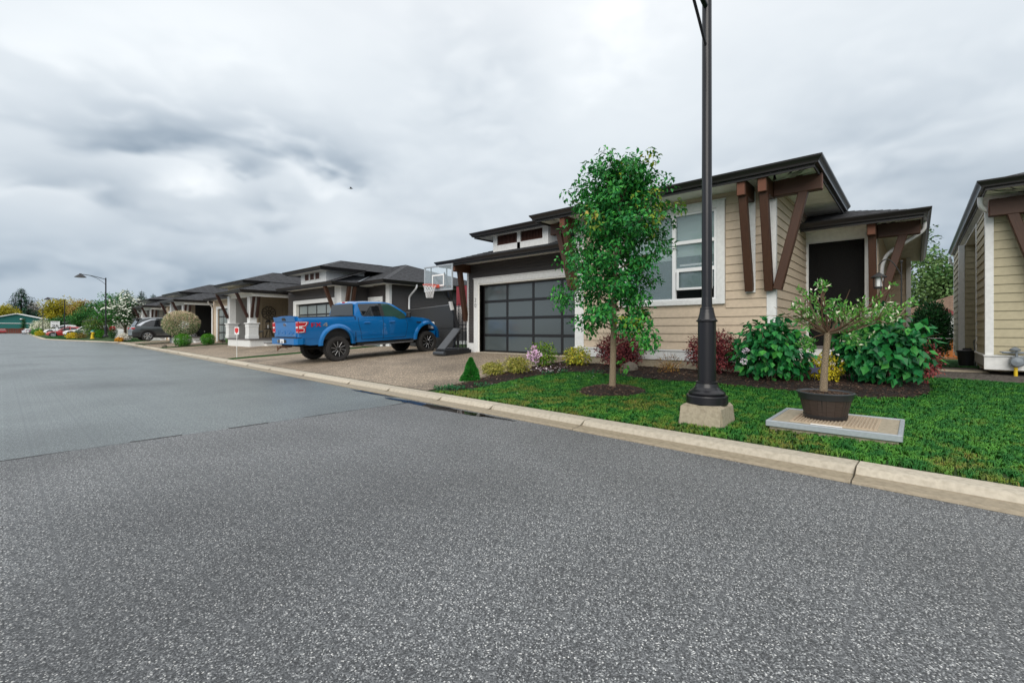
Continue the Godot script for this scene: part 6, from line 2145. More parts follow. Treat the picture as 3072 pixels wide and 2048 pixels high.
func make_car(called: String, label: String, paint: Material, at: Vector3, turn: float, kind: String, group := "", detail := true) -> Node3D:
	var suv := kind == "suv"
	var t := local_thing(called, label, "suv" if suv else "car", at, group, turn)
	var sp: Dictionary
	var roof: PackedVector2Array
	if suv:
		sp = {W = 0.93, s0 = -0.88, s1 = 3.62, bot = 0.32, arch = 0.76, rx = 0.41, axles = [0.0, 2.76], round = 0.5, round_front = 0.8, in_rear = 0.16, in_front = 0.24, chin = 0.12, crown = 0.04, belt = 1.02, tumble = 0.36, roof_crown = 0.05,
			deck = [Vector2(-0.88, 0.86), Vector2(-0.8, 1.0), Vector2(-0.6, 1.05), Vector2(1.9, 1.0), Vector2(2.5, 0.98), Vector2(3.3, 0.86), Vector2(3.55, 0.74), Vector2(3.62, 0.6)]}
		roof = PackedVector2Array([Vector2(-0.74, 1.0), Vector2(-0.55, 1.32), Vector2(-0.42, 1.58), Vector2(0.1, 1.66), Vector2(0.9, 1.67), Vector2(1.35, 1.6), Vector2(1.75, 1.4), Vector2(2.3, 0.97)])
	else:
		sp = {W = 0.89, s0 = -0.95, s1 = 3.5, bot = 0.28, arch = 0.68, rx = 0.37, axles = [0.0, 2.65], round = 0.5, round_front = 0.8, in_rear = 0.16, in_front = 0.24, chin = 0.1, crown = 0.04, belt = 0.9, tumble = 0.42, roof_crown = 0.04,
			deck = [Vector2(-0.95, 0.75), Vector2(-0.88, 0.9), Vector2(-0.4, 0.95), Vector2(1.7, 0.88), Vector2(2.3, 0.86), Vector2(3.2, 0.74), Vector2(3.44, 0.62), Vector2(3.5, 0.5)]}
		roof = PackedVector2Array([Vector2(-0.5, 0.9), Vector2(-0.05, 1.25), Vector2(0.3, 1.4), Vector2(0.8, 1.44), Vector2(1.25, 1.38), Vector2(1.6, 1.2), Vector2(2.1, 0.86)])
	car_lower(t, paint, sp)
	car_upper(t, paint, sp, roof)
	if suv:
		side_patch(t, "window", M.tint_glass, sp, PackedVector2Array([Vector2(-0.32, 1.12), Vector2(-0.1, 1.32), Vector2(0.25, 1.5), Vector2(0.75, 1.56), Vector2(0.78, 1.06), Vector2(0.0, 1.08)]), 0.006)
		side_patch(t, "window", M.tint_glass, sp, PackedVector2Array([Vector2(0.85, 1.565), Vector2(1.3, 1.53), Vector2(1.62, 1.38), Vector2(2.02, 1.06), Vector2(0.88, 1.06)]), 0.006)
	else:
		side_patch(t, "window", M.tint_glass, sp, PackedVector2Array([Vector2(-0.2, 0.97), Vector2(0.1, 1.22), Vector2(0.4, 1.34), Vector2(0.75, 1.37), Vector2(0.78, 0.95)]), 0.006)
		side_patch(t, "window", M.tint_glass, sp, PackedVector2Array([Vector2(0.85, 1.37), Vector2(1.2, 1.32), Vector2(1.5, 1.17), Vector2(1.85, 0.94), Vector2(0.87, 0.95)]), 0.006)
	var n := roof.size()
	for e in [[0, 1 if not suv else 2, "rear_window"], [n - 2, n - 1, "windscreen"]]:
		var p := roof[e[0]].lerp(roof[e[1]], 0.1)
		var q := roof[e[0]].lerp(roof[e[1]], 0.9)
		var up := Vector3(0, 0.05, 0.0)
		var bk := Vector3(0, 0, 0.012 if e[0] == 0 else -0.012)
		var b := mb()
		var xa := cab_x(sp, p.y) * 0.88
		var xb := cab_x(sp, q.y) * 0.88
		if e[0] == 0:
			b.quad(c3(-xa, p.y, p.x) + up + bk, c3(xa, p.y, p.x) + up + bk, c3(xb, q.y, q.x) + up + bk, c3(-xb, q.y, q.x) + up + bk)
		else:
			b.quad(c3(-xa, p.y, p.x) + up + bk, c3(xa, p.y, p.x) + up + bk, c3(xb, q.y, q.x) + up + bk, c3(-xb, q.y, q.x) + up + bk)
		part(e[2], b, M.tint_glass, t)
	var b2 := mb()
	b2.box(c3(-0.68, 0.24, sp.s0 + 0.25), c3(0.68, 0.8, sp.s1 - 0.25))
	part("underbody", b2, M.under_dark, t)
	for c: float in sp.axles:
		if suv:
			flare(t, M.black_trim, sp, c, sp.rx, sp.rx + 0.09, 0.02)
		for sgn: float in [-1.0, 1.0]:
			wheel(t, c3(sgn * (sp.W - 0.02), 0.355 if suv else 0.32, c), 0.355 if suv else 0.32, 0.22, 0.235 if suv else 0.2, sgn, 1, M.alloy)
	for sgn: float in [-1.0, 1.0]:
		var b := mb()
		b.cbox(c3(sgn * 0.5, 0.86 if suv else 0.72, sp.s0 - 0.03), c3(sgn * 0.84, 0.97 if suv else 0.84, sp.s0 + 0.25), 0.02)
		part("tail_light", b, M.lens_red, t)
		b = mb()
		b.cbox(c3(sgn * 0.45, 0.62 if suv else 0.56, sp.s1 - 0.22), c3(sgn * 0.74, 0.74 if suv else 0.68, sp.s1 - 0.02), 0.02)
		part("headlight", b, M.lens_white, t)
		b = mb()
		b.cbox(c3(sgn * (sp.W + 0.0), sp.belt, 1.75), c3(sgn * (sp.W + 0.16), sp.belt + 0.14, 1.87), 0.03)
		part("mirror", b, paint, t)
	if detail:
		side_strip(t, "door_seam", M.void_black, sp, PackedVector2Array([Vector2(0.82, sp.belt - 0.02), Vector2(0.82, 0.42)]), 0.012)
		side_strip(t, "door_seam", M.void_black, sp, PackedVector2Array([Vector2(2.0, sp.belt - 0.05), Vector2(2.08, 0.5)]), 0.012)
		side_strip(t, "sill_trim", M.black_trim, sp, PackedVector2Array([Vector2(0.45, 0.38), Vector2(2.3, 0.38)]), 0.13, 0.006)
		if suv:
			side_strip(t, "sill_chrome", M.steel, sp, PackedVector2Array([Vector2(0.5, 0.46), Vector2(2.25, 0.46)]), 0.02, 0.014)
			side_strip(t, "bumper_trim", M.black_trim, sp, PackedVector2Array([Vector2(-0.86, 0.5), Vector2(-0.42, 0.5)]), 0.3, 0.008)
			var b := mb()
			b.cbox(c3(-0.7, 1.56, -0.62), c3(0.7, 1.64, -0.3), 0.03)
			part("roof_spoiler", b, M.black_trim, t)
			for sgn: float in [-1.0, 1.0]:
				b = mb()
				b.tube(PackedVector3Array([c3(sgn * 0.66, 1.66, -0.3), c3(sgn * 0.68, 1.715, 0.0), c3(sgn * 0.68, 1.725, 0.8), c3(sgn * 0.66, 1.67, 1.25)]), PackedFloat32Array([0.018]), 6)
				part("roof_rail", b, M.steel, t)
			side_patch(t, "pillar_chrome", M.chrome, sp, PackedVector2Array([Vector2(-0.66, 1.12), Vector2(-0.3, 1.38), Vector2(0.2, 1.585), Vector2(0.75, 1.625), Vector2(0.75, 1.585), Vector2(0.22, 1.53), Vector2(-0.14, 1.35), Vector2(-0.42, 1.1)]), 0.005)
	return t

func build_cars() -> void:
	make_car("grey_suv", "dark grey sport utility vehicle half hidden behind the round willow", M.paint_grey, v3(-45.2, ground_y(-45.2, 7.5) + 0.28, 7.55), 0.0, "suv").scale = Vector3.ONE * 1.06
	make_car("red_suv", "red sport utility vehicle parked behind the 25 speed sign", M.paint_red, v3(-102.0, 0.05, 8.4), PI * 0.93, "suv", "", false)
	make_car("white_car", "white car parked behind the yellow shrubs on the far drive", M.paint_white, v3(-88.0, 0.25, 9.4), PI * 0.9, "suv", "", false)
	make_car("white_suv", "white sport utility vehicle standing just behind the red one", M.paint_white, v3(-112.0, 0.4, 8.6), PI * 0.93, "suv", "", false)
	make_car("far_red_car", "small red car at the far left in front of the fence", M.paint_red, v3(-222.0, 0.05, 0.4), PI * 0.5, "car", "", false)
	make_car("far_navy_car", "dark navy car beside the white bush at the end of the street", M.paint_navy, v3(-206.0, 0.05, 5.6), PI * 0.5, "car", "", false)
	make_car("far_white_car", "white car between the navy car and the white blossom bush", M.paint_white, v3(-192.0, 0.05, 5.4), PI * 0.55, "car", "", false)
	make_car("far_dark_car", "dark car half hidden by the white bush near the far bend", M.paint_navy, v3(-178.0, 0.05, 6.0), PI * 0.45, "car", "", false)

# ---------------------------------------------------------------- basketball hoop, black screen fence, gate and flag
func build_hoop_and_fence() -> void:
	var gy := ground_y(-12.3, 10.4)
	var h := thing("basketball_hoop", "portable basketball hoop with clear backboard standing beside the garage", "basketball hoop", v3(-12.3, gy, 10.5))
	var b := mb()
	b.extrude(PackedVector2Array([Vector2(-12.32, 9.9), Vector2(-11.82, 9.9), Vector2(-11.7, 10.5), Vector2(-11.7, 11.0), Vector2(-12.75, 11.0), Vector2(-12.75, 10.5)]), Transform3D(Basis(Vector3(1, 0, 0), Vector3(0, 0, -1), Vector3(0, 1, 0)), Vector3(0, gy + 0.1, 0)), 0.18)
	b.cbox(v3(-12.7, gy + 0.16, 10.45), v3(-11.75, gy + 0.24, 10.98), 0.03)
	var base := part("base_tank", b, M.plastic_black, h)
	b = mb()
	b.rod(v3(-12.36, gy + 0.07, 9.88), v3(-11.8, gy + 0.07, 9.88), 0.065, 12)
	part("wheel_roll", b, M.plastic_grey, base)
	b = mb()
	b.bar(v3(-12.12, gy + 0.2, 9.98), v3(-12.27, 1.3, 10.86), 0.36, 0.05, 0.015)
	part("base_arm", b, M.plastic_grey, h)
	b = mb()
	b.bar(v3(-12.3, 1.28, 10.9), v3(-12.38, gy + 0.2, 10.98), 0.09, 0.09, 0.01)
	b.bar(v3(-12.2, 1.05, 10.75), v3(-12.22, gy + 0.2, 10.6), 0.03, 0.03, 0.0)
	part("strut", b, M.plastic_black, h)
	b = mb()
	b.bar(v3(-12.3, 1.1, 10.98), v3(-12.32, 2.62, 10.5), 0.1, 0.1, 0.012)
	b.bar(v3(-12.32, 2.58, 10.52), v3(-12.32, 2.95, 10.06), 0.05, 0.07, 0.01)
	b.bar(v3(-12.42, 2.35, 10.6), v3(-12.6, 3.2, 10.06), 0.03, 0.05, 0.0)
	b.bar(v3(-12.22, 2.35, 10.6), v3(-12.04, 3.2, 10.06), 0.03, 0.05, 0.0)
	b.bar(v3(-12.32, 2.2, 10.65), v3(-12.32, 2.75, 10.08), 0.04, 0.05, 0.0)
	var pole := part("pole", b, M.plastic_black, h)
	b = mb()
	b.bar(v3(-12.31, 1.95, 10.66), v3(-12.315, 2.25, 10.565), 0.106, 0.106, 0.012)
	part("pole_label", b, M.sign_white, pole)
	var board := part("backboard", (func():
		var s := mb()
		s.box(v3(-13.02, 2.62, 10.0), v3(-11.58, 3.43, 10.012))
		return s).call(), M.clear_sheet, h)
	b = mb()
	for q in [[-13.06, 2.58, -11.54, 2.64], [-13.06, 3.41, -11.54, 3.46], [-13.06, 2.64, -13.01, 3.41], [-11.59, 2.64, -11.54, 3.41]]:
		b.cbox(v3(q[0], q[1], 9.985), v3(q[2], q[3], 10.03), 0.006)
	part("board_frame", b, M.galvanised, board)
	b = mb()
	for q in [[-12.62, 2.74, -11.98, 2.79], [-12.62, 3.1, -11.98, 3.15], [-12.62, 2.79, -12.57, 3.1], [-12.03, 2.79, -11.98, 3.1]]:
		b.box(v3(q[0], q[1], 9.994), v3(q[2], q[3], 9.998))
	part("target_square", b, M.sign_white, board)
	for x: float in [-12.72, -11.88]:
		b = mb()
		b.cbox(v3(x - 0.015, 2.63, 10.02), v3(x + 0.015, 3.42, 10.05), 0.0)
		part("board_rib", b, M.plastic_black, board)
	b = mb()
	var pts := PackedVector3Array()
	for k in 33:
		pts.append(v3(-12.3 + cos(TAU * k / 32) * 0.229, 2.76, 9.64 + sin(TAU * k / 32) * 0.229))
	b.tube(pts, PackedFloat32Array([0.013]), 6, false)
	b.cbox(v3(-12.4, 2.68, 9.86), v3(-12.2, 2.79, 9.99), 0.012)
	b.cbox(v3(-12.37, 2.7, 9.82), v3(-12.23, 2.72, 9.9), 0.005)
	var rim := part("rim", b, M.rim_orange, h)
	b = mb()
	for k in 12:
		for dir: float in [1.0, -1.0]:
			var line := PackedVector3Array()
			for j in 7:
				var t := j / 6.0
				var a := TAU * k / 12 + dir * t * 1.57
				var r := lerpf(0.225, 0.11, pow(t, 0.6))
				line.append(v3(-12.3 + cos(a) * r, 2.75 - t * 0.42, 9.64 + sin(a) * r))
			b.tube(line, PackedFloat32Array([0.006]), 4, false)
	part("net", b, M.net_white, rim)
	# screen fence: dark mesh on posts
	var f := thing("screen_fence", "black mesh privacy fence running behind the pickup truck's bonnet", "fence", v3(-16.5, 0.4, 13.0))
	var p0 := v3(-13.75, 0, 12.0)
	var p1 := v3(-19.5, 0, 13.95)
	for k in 4:
		var p := p0.lerp(p1, k / 3.0)
		b = mb()
		b.cbox(p + Vector3(-0.03, 0.3, -0.03), p + Vector3(0.03, 2.3, 0.03), 0.005)
		part("post", b, M.frame_black, f)
	for k in 3:
		b = mb()
		var a := p0.lerp(p1, k / 3.0) + Vector3(0, 1.3, 0.045)
		var c := p0.lerp(p1, (k + 1) / 3.0) + Vector3(0, 1.3, 0.045)
		b.bar(a, c, 0.008, 1.9)
		part("mesh_panel", b, mat("mesh_black", lin(0.03, 0.032, 0.034), 0.6), f)
	for y: float in [2.26, 1.32, 0.45]:
		b = mb()
		b.bar(p0 + Vector3(0, y, 0.055), p1 + Vector3(0, y, 0.055), 0.012, 0.035)
		part("rail", b, M.frame_black if y != 2.26 else M.steel, f)
	# iron gate with lattice, between the fence and the garage
	var g := thing("iron_gate", "black iron gate with ring lattice between the fence and garage", "gate", v3(-12.9, 0.4, 12.0))
	for k in 8:
		b = mb()
		b.cbox(v3(-13.7 + k * 0.2, 0.45, 12.0), v3(-13.675 + k * 0.2, 2.3 - 0.02 * (k % 2), 12.025), 0.0)
		part("bar", b, M.frame_black, g)
	for y: float in [0.5, 1.28, 1.42, 2.15]:
		b = mb()
		b.cbox(v3(-13.72, y, 11.985), v3(-12.1, y + 0.03, 12.04), 0.0)
		part("rail", b, M.frame_black, g)
	for row in 12:
		for k in 14:
			b = mb()
			var c := v3(-13.6 + k * 0.115, 0.6 + row * 0.13, 12.03)
			if c.y > 2.1 or absf(c.y - 1.35) < 0.08: continue
			var ring := PackedVector3Array()
			for j in 9:
				ring.append(c + Vector3(cos(TAU * j / 8) * 0.055, sin(TAU * j / 8) * 0.055, 0))
			b.tube(ring, PackedFloat32Array([0.006]), 3, false)
			part("ring", b, M.frame_black, g)
	var fl := thing("red_banner", "red and grey banner hanging behind the black gate beside the garage", "banner", v3(-13.5, 1.6, 12.6))
	b = mb()
	var n := 12
	for i in n:
		for k in 2:
			var y0 := 2.25 if k == 0 else 1.35
			var y1 := 3.05 if k == 0 else 2.25
			if k == 1: continue
			var xa := -14.3 + 1.5 * i / n
			var xb := -14.3 + 1.5 * (i + 1) / n
			b.quad(v3(xa, y0, 12.6 + 0.03 * sin(i * 1.1)), v3(xb, y0, 12.6 + 0.03 * sin((i + 1) * 1.1)), v3(xb, y1, 12.6 + 0.03 * sin((i + 1) * 1.1)), v3(xa, y1, 12.6 + 0.03 * sin(i * 1.1)))
	part("upper_cloth", b, M.banner_red, fl)
	b = mb()
	for i in n:
		var xa := -14.3 + 1.5 * i / n
		var xb := -14.3 + 1.5 * (i + 1) / n
		b.quad(v3(xa, 1.2, 12.61 + 0.03 * sin(i * 1.1)), v3(xb, 1.2, 12.61 + 0.03 * sin((i + 1) * 1.1)), v3(xb, 2.25, 12.61 + 0.03 * sin((i + 1) * 1.1)), v3(xa, 2.25, 12.61 + 0.03 * sin(i * 1.1)))
	part("lower_cloth", b, M.banner_grey, fl)
	letters(fl, "cloth_letter", "S", v3(-13.3, 2.5, 12.55), 0.22, Basis.IDENTITY, M.sign_white, 0.006, "Droid Serif", true)
	b = mb()
	b.rod(v3(-14.35, 3.07, 12.6), v3(-12.75, 3.07, 12.6), 0.02)
	part("pole", b, M.frame_black, fl)

# ---------------------------------------------------------------- lamps, signs, hydrant, service lid, barrel
func street_lamp(label: String, at: Vector3, height: float, footing: bool, turn := 0.0, group := "street lamps along the kerb") -> void:
	var o := local_thing("street_lamp", label, "street lamp", at, group, turn)
	var s := height / 6.0
	var y0 := 0.0
	var b := mb()
	if footing:
		b.extrude(PackedVector2Array([Vector2(-0.275, -0.1), Vector2(0.275, -0.1), Vector2(0.235, 0.22), Vector2(0.2, 0.25), Vector2(-0.2, 0.25), Vector2(-0.235, 0.22)]), Transform3D.IDENTITY, 0.46)
		b.extrude(PackedVector2Array([Vector2(-0.275, -0.1), Vector2(0.275, -0.1), Vector2(0.235, 0.22), Vector2(-0.235, 0.22)]), Transform3D(Basis(Vector3.UP, PI / 2), Vector3.ZERO), 0.471)
		part("footing", b, M.concrete_footing, o)
		y0 = 0.245
	b = mb()
	b.lathe(Vector3(0, y0, 0), PackedVector2Array([Vector2(0.0, 0.0), Vector2(0.232, 0.0), Vector2(0.24, 0.012), Vector2(0.24, 0.095), Vector2(0.232, 0.108), Vector2(0.205, 0.112), Vector2(0.213, 0.125), Vector2(0.213, 0.14), Vector2(0.2, 0.152), Vector2(0.165, 0.175), Vector2(0.14, 0.205), Vector2(0.127, 0.235), Vector2(0.122, 0.25), Vector2(0.13, 0.256), Vector2(0.13, 0.272), Vector2(0.104, 0.28)]), 28)
	part("base", b, M.black_gloss, o)
	b = mb()
	b.lathe(Vector3(0, y0, 0), PackedVector2Array([Vector2(0.104, 0.28), Vector2(0.104, 1.0), Vector2(0.121, 1.005), Vector2(0.123, 1.02), Vector2(0.108, 1.03), Vector2(0.1, 1.05), Vector2(0.086, 1.11), Vector2(0.078, 1.155), Vector2(0.078, 1.17), Vector2(0.075, 1.178), Vector2(0.064, 1.182)]), 24)
	part("sleeve", b, M.black_gloss, o)
	var top := height
	b = mb()
	b.lathe(Vector3(0, y0, 0), PackedVector2Array([Vector2(0.063, 1.18), Vector2(0.06, 1.3), Vector2(0.055, top - y0), Vector2(0.0, top - y0 + 0.02)]), 20)
	part("pole", b, M.black_gloss, o)
	b = mb()                                                # arm over the road, with its strut
	var arm := PackedVector3Array()
	var strut := PackedVector3Array()
	for k in 9:
		var t := k / 8.0
		arm.append(Vector3(0, top - 0.14 + 0.34 * sin(t * 1.45), 0.05 + t * 1.75))
		strut.append(Vector3(0, top - 0.62 + 0.72 * sin(t * 1.35), 0.05 + t * 1.05))
	b.tube(arm, PackedFloat32Array([0.032]), 8)
	b.tube(strut, PackedFloat32Array([0.018]), 6)
	part("arm", b, M.black_gloss, o)
	b = mb()
	b.lathe(Vector3(0, top - 0.1, 1.86), PackedVector2Array([Vector2(0.0, 0.0), Vector2(0.44, 0.0), Vector2(0.45, 0.03), Vector2(0.2, 0.24), Vector2(0.12, 0.28), Vector2(0.1, 0.36), Vector2(0, 0.38)]), 24)
	part("lamp_head", b, M.black_gloss, o)
	b = mb()
	b.lathe(Vector3(0, top - 0.13, 1.86), PackedVector2Array([Vector2(0.0, 0.0), Vector2(0.3, 0.005), Vector2(0.32, 0.03)]), 20)
	part("lens", b, M.lens_white, o)

func build_street_things() -> void:
	street_lamp("tall black street lamp on a concrete footing in front of the beige house", v3(-1.93, ground_y(-1.93, 5.78) - 0.02, 5.78), 5.25, true)
	street_lamp("black street lamp arching over the road in front of the white dogwood", v3(-61.0, 0.52, 7.05), 5.95, false)
	street_lamp("black street lamp between the 25 sign and the yellow shrubs", v3(-100.0, 0.03, 6.7), 5.95, false)
	street_lamp("farthest black lamp post, thin before the distant conifers", v3(-143.5, 0.03, 6.2), 5.9, false, 0.0)
	# speed sign
	var o := local_thing("speed_sign", "white 25 speed limit sign on a thin post by the kerb", "road sign", v3(-94.5, 0.1, 5.35), "", PI / 2 - 0.15)
	var b := mb()
	b.rod(Vector3(0, 0, -0.03), Vector3(0, 1.7, -0.03), 0.035)
	part("post", b, M.steel, o)
	b = mb()
	b.cbox(Vector3(-0.48, 1.5, -0.012), Vector3(0.48, 2.4, 0.012), 0.01)
	var pl := part("sign_plate", b, M.sign_white, o)
	letters(pl, "sign_text", "25", Vector3(0, 1.68, 0.016), 0.42, Basis.IDENTITY, M.letter_black, 0.006, "Droid Sans", true, 1.2)
	letters(pl, "sign_text", "SPEED LIMIT", Vector3(0, 2.24, 0.016), 0.085, Basis.IDENTITY, M.letter_black, 0.006, "Droid Sans", true)
	letters(pl, "sign_text", "km/h", Vector3(0, 1.54, 0.016), 0.08, Basis.IDENTITY, M.letter_black, 0.006, "Droid Sans", true)
	# hydrant
	o = local_thing("fire_hydrant", "yellow fire hydrant with a teal cap near the kerb bend", "fire hydrant", v3(-69.5, 0.24, 6.9), "", 0.4)
	b = mb()
	b.lathe(Vector3.ZERO, PackedVector2Array([Vector2(0.2, 0), Vector2(0.2, 0.06), Vector2(0.15, 0.08), Vector2(0.14, 0.5), Vector2(0.19, 0.52), Vector2(0.19, 0.56), Vector2(0.15, 0.58), Vector2(0.15, 0.72), Vector2(0.18, 0.74), Vector2(0.18, 0.77)]), 18)
	b.rod(Vector3(-0.25, 0.62, 0), Vector3(0.25, 0.62, 0), 0.07, 12)
	part("barrel", b, M.yellow_paint, o)
	b = mb()
	b.lathe(Vector3.ZERO, PackedVector2Array([Vector2(0.17, 0.77), Vector2(0.15, 0.86), Vector2(0.06, 0.92), Vector2(0.04, 0.97), Vector2(0, 0.97)]), 16)
	part("cap", b, M.hydrant_top, o)
	b = mb()
	b.rod(Vector3(0, 0.6, 0.1), Vector3(0, 0.6, 0.24), 0.09, 12)
	part("outlet", b, M.frame_black, o)
	# small stake sign on the lawn strip
	o = local_thing("stake_sign", "small red and white stake sign on the lawn strip by the kerb", "sign", v3(-20.7, ground_y(-20.7, 6.4), 6.4), "", 0.6)
	b = mb()
	b.rod(Vector3.ZERO, Vector3(0, 1.05, 0), 0.012)
	part("stake", b, M.white_plain, o)
	b = mb()
	b.cbox(Vector3(-0.1, 0.95, -0.006), Vector3(0.1, 1.25, 0.006), 0.004)
	var pl2 := part("plate", b, M.sign_white, o)
	b = mb()
	var sh := PackedVector2Array([Vector2(0, 0.99), Vector2(0.07, 1.06), Vector2(0.08, 1.2), Vector2(0, 1.225), Vector2(-0.08, 1.2), Vector2(-0.07, 1.06)])
	b.extrude(sh, Transform3D(Basis(), Vector3(0, 0, 0.009)), 0.006)
	part("shield", b, M.red_plastic, pl2)
	# low path lights and a stone by the lawn strip of the third drive
	for q in [[-35.9, 7.55, "small dark path light beside the first round shrub"], [-35.1, 10.0, "small dark path light between the round shrubs"]]:
		o = local_thing("path_light", q[2], "garden light", gv(q[0], q[1]), "path lights on the lawn strip")
		b = mb()
		b.rod(Vector3.ZERO, Vector3(0, 0.35, 0), 0.012)
		part("stake", b, M.black_matt, o)
		b = mb()
		b.lathe(Vector3(0, 0.33, 0), PackedVector2Array([Vector2(0.07, 0), Vector2(0.075, 0.015), Vector2(0.02, 0.06), Vector2(0, 0.06)]), 12)
		part("cap", b, M.black_matt, o)
	origin = gv(-36.6, 7.1)
	b = mb()
	rock_shape(b, origin + Vector3(0, 0.05, 0), Vector3(0.17, 0.14, 0.15), 4)
	solo("edge_stone", b, M.rock, "round grey stone at the corner of the lawn strip", "stone", origin)
	origin = gv(-4.62, 9.0)
	b = mb()
	rock_shape(b, origin + Vector3(0, 0.08, 0), Vector3(0.2, 0.17, 0.15), 9)
	solo("bed_stone", b, M.rock, "pale angular stone in the mulch right of the young tree", "stone", origin)
	# concrete service pad with its lid
	o = thing("service_pad", "rectangular concrete utility pad with grey steel edge under the barrel planter", "utility pad", v3(-0.7, 0.12, 6.3))
	var y := 0.225
	b = mb()
	b.cbox(v3(-1.25, 0.05, 5.79), v3(-0.13, y - 0.006, 6.83), 0.01)
	part("slab", b, M.concrete_footing, o)
	for q in [[-1.28, 5.76, -0.1, 5.8], [-1.28, 6.82, -0.1, 6.86], [-1.28, 5.8, -1.24, 6.82], [-0.14, 5.8, -0.1, 6.82]]:
		b = mb()
		b.cbox(v3(q[0], y - 0.06, q[1]), v3(q[2], y + 0.006, q[3]), 0.006)
		part("steel_edge", b, M.galvanised, o)
	b = mb()
	b.cbox(v3(-1.08, y - 0.02, 5.93), v3(-0.3, y + 0.002, 6.74), 0.005)
	var lid := part("lid", b, M.tan_lid, o)
	for k in 24:
		b = mb()
		b.cbox(v3(-1.055 + k * 0.0315, y, 5.96), v3(-1.037 + k * 0.0315, y + 0.012, 6.71), 0.003)
		part("tread_rib", b, M.tan_lid, lid)
	b = mb()
	b.cbox(v3(-0.86, y + 0.004, 5.82), v3(-0.58, y + 0.011, 5.85), 0.002)
	part("white_strip", b, M.white_plain, o)
	# half barrel planter on the lid
	o = local_thing("barrel_planter", "dark half barrel planter on the utility pad holding the small willow", "planter", v3(-0.79, y + 0.009, 6.33))
	for k in 18:                                            # staves
		var a0 := TAU * (k + 0.012) / 18
		var a1 := TAU * (k + 0.988) / 18
		b = mb()
		var prof := [Vector2(0.205, 0.0), Vector2(0.215, 0.06), Vector2(0.235, 0.15), Vector2(0.258, 0.25), Vector2(0.27, 0.295)]
		for i in prof.size() - 1:
			var p: Array[Vector3] = []
			for e in [[a0, i], [a1, i], [a1, i + 1], [a0, i + 1]]:
				p.append(Vector3(cos(e[0]) * prof[e[1]].x, prof[e[1]].y, -sin(e[0]) * prof[e[1]].x))
			b.quad(p[0], p[1], p[2], p[3], Rect2(prof[i].y, k * 0.13, prof[i + 1].y - prof[i].y, 0.09))
		part("stave", b, M.barrel_wood, o)
	b = mb()
	b.lathe(Vector3.ZERO, PackedVector2Array([Vector2(0.203, 0.0), Vector2(0.212, 0.06), Vector2(0.232, 0.15), Vector2(0.255, 0.25), Vector2(0.266, 0.285)]), 24)
	part("inner_shell", b, M.void_black, o)
	for q in [[0.207, 0.012, 0.215, 0.045], [0.256, 0.225, 0.274, 0.29]]:
		b = mb()
		b.lathe(Vector3.ZERO, PackedVector2Array([Vector2(q[0], q[1]), Vector2(q[0] + 0.005, q[1]), Vector2(q[2] + 0.004, q[3]), Vector2(q[2] - 0.006, q[3])]), 30)
		part("hoop_band", b, M.plastic_black, o)
	b = mb()
	b.lathe(Vector3.ZERO, PackedVector2Array([Vector2(0.268, 0.288), Vector2(0.284, 0.292), Vector2(0.286, 0.302), Vector2(0.268, 0.306), Vector2(0.258, 0.295), Vector2(0.25, 0.26)]), 30)
	part("rim", b, M.plastic_grey, o)
	b = mb()
	for k in 24:
		for i in 5:
			var p: Array[Vector3] = []
			for e in [[i, k], [i, k + 1], [i + 1, k + 1], [i + 1, k]]:
				var r: float = 0.262 * e[0] / 5.0
				var a: float = TAU * e[1] / 24
				p.append(Vector3(cos(a) * r, 0.275 + 0.03 * (1.0 - e[0] / 5.0) + 0.008 * sin(a * 5.0 + e[0]), -sin(a) * r))
			b.quad(p[0], p[3], p[2], p[1])
	part("soil", b, M.soil, o)
	var chips := mb(true)
	for k in 260:
		var a := rng.randf() * TAU
		var r := sqrt(rng.randf()) * 0.245
		chips.col = Color(0.035, 0.02, 0.013).lerp(Color(0.14, 0.085, 0.055), pow(rng.randf(), 2.0))
		var s := rng.randf_range(0.01, 0.026)
		chips.obox(Transform3D(Basis.from_euler(Vector3(rng.randf_range(-0.6, 0.6), rng.randf() * TAU, 0)) * Basis.from_scale(Vector3(s, s * 0.3, s * 0.6)), Vector3(cos(a) * r, 0.285 + 0.03 * (1.0 - r / 0.26), sin(a) * r)), 0.0)
	part("bark_chips", chips, M.mulch_chip, o, "", "stuff")
	# hanging lantern on a crook by the porch
	o = local_thing("lantern_crook", "thin iron crook with a hanging black lantern beside the porch post", "garden lantern", v3(-0.2, ground_y(-0.2, 10.5), 10.5))
	b = mb()
	b.rod(Vector3.ZERO, Vector3(0, 2.12, 0), 0.012)
	var crook := PackedVector3Array()
	for k in 13:
		var t := k / 12.0
		crook.append(Vector3(-0.31 * t, 1.9 + 0.3 * sin(t * 2.4), 0))
	b.tube(crook, PackedFloat32Array([0.01]), 6)
	b.ball(Vector3(0, 2.14, 0), Vector3.ONE * 0.025)
	part("crook", b, M.black_matt, o)
	b = mb()
	b.lathe(Vector3(-0.31, 1.8, 0), PackedVector2Array([Vector2(0.12, 0.08), Vector2(0.115, 0.1), Vector2(0.04, 0.15), Vector2(0.02, 0.17), Vector2(0.0, 0.18)]), 14)
	b.lathe(Vector3(-0.31, 1.8, 0), PackedVector2Array([Vector2(0.0, -0.12), Vector2(0.07, -0.12), Vector2(0.075, -0.09), Vector2(0.0, -0.09)]), 12)
	for k in 6:
		var a := TAU * k / 6
		b.rod(Vector3(-0.31 + cos(a) * 0.07, 1.7, sin(a) * 0.07), Vector3(-0.31 + cos(a) * 0.075, 1.89, sin(a) * 0.075), 0.006, 4)
	b.rod(Vector3(-0.31, 1.97, 0), Vector3(-0.31, 2.1, 0), 0.006, 4)
	part("lantern_cage", b, M.black_matt, o)
	b = mb()
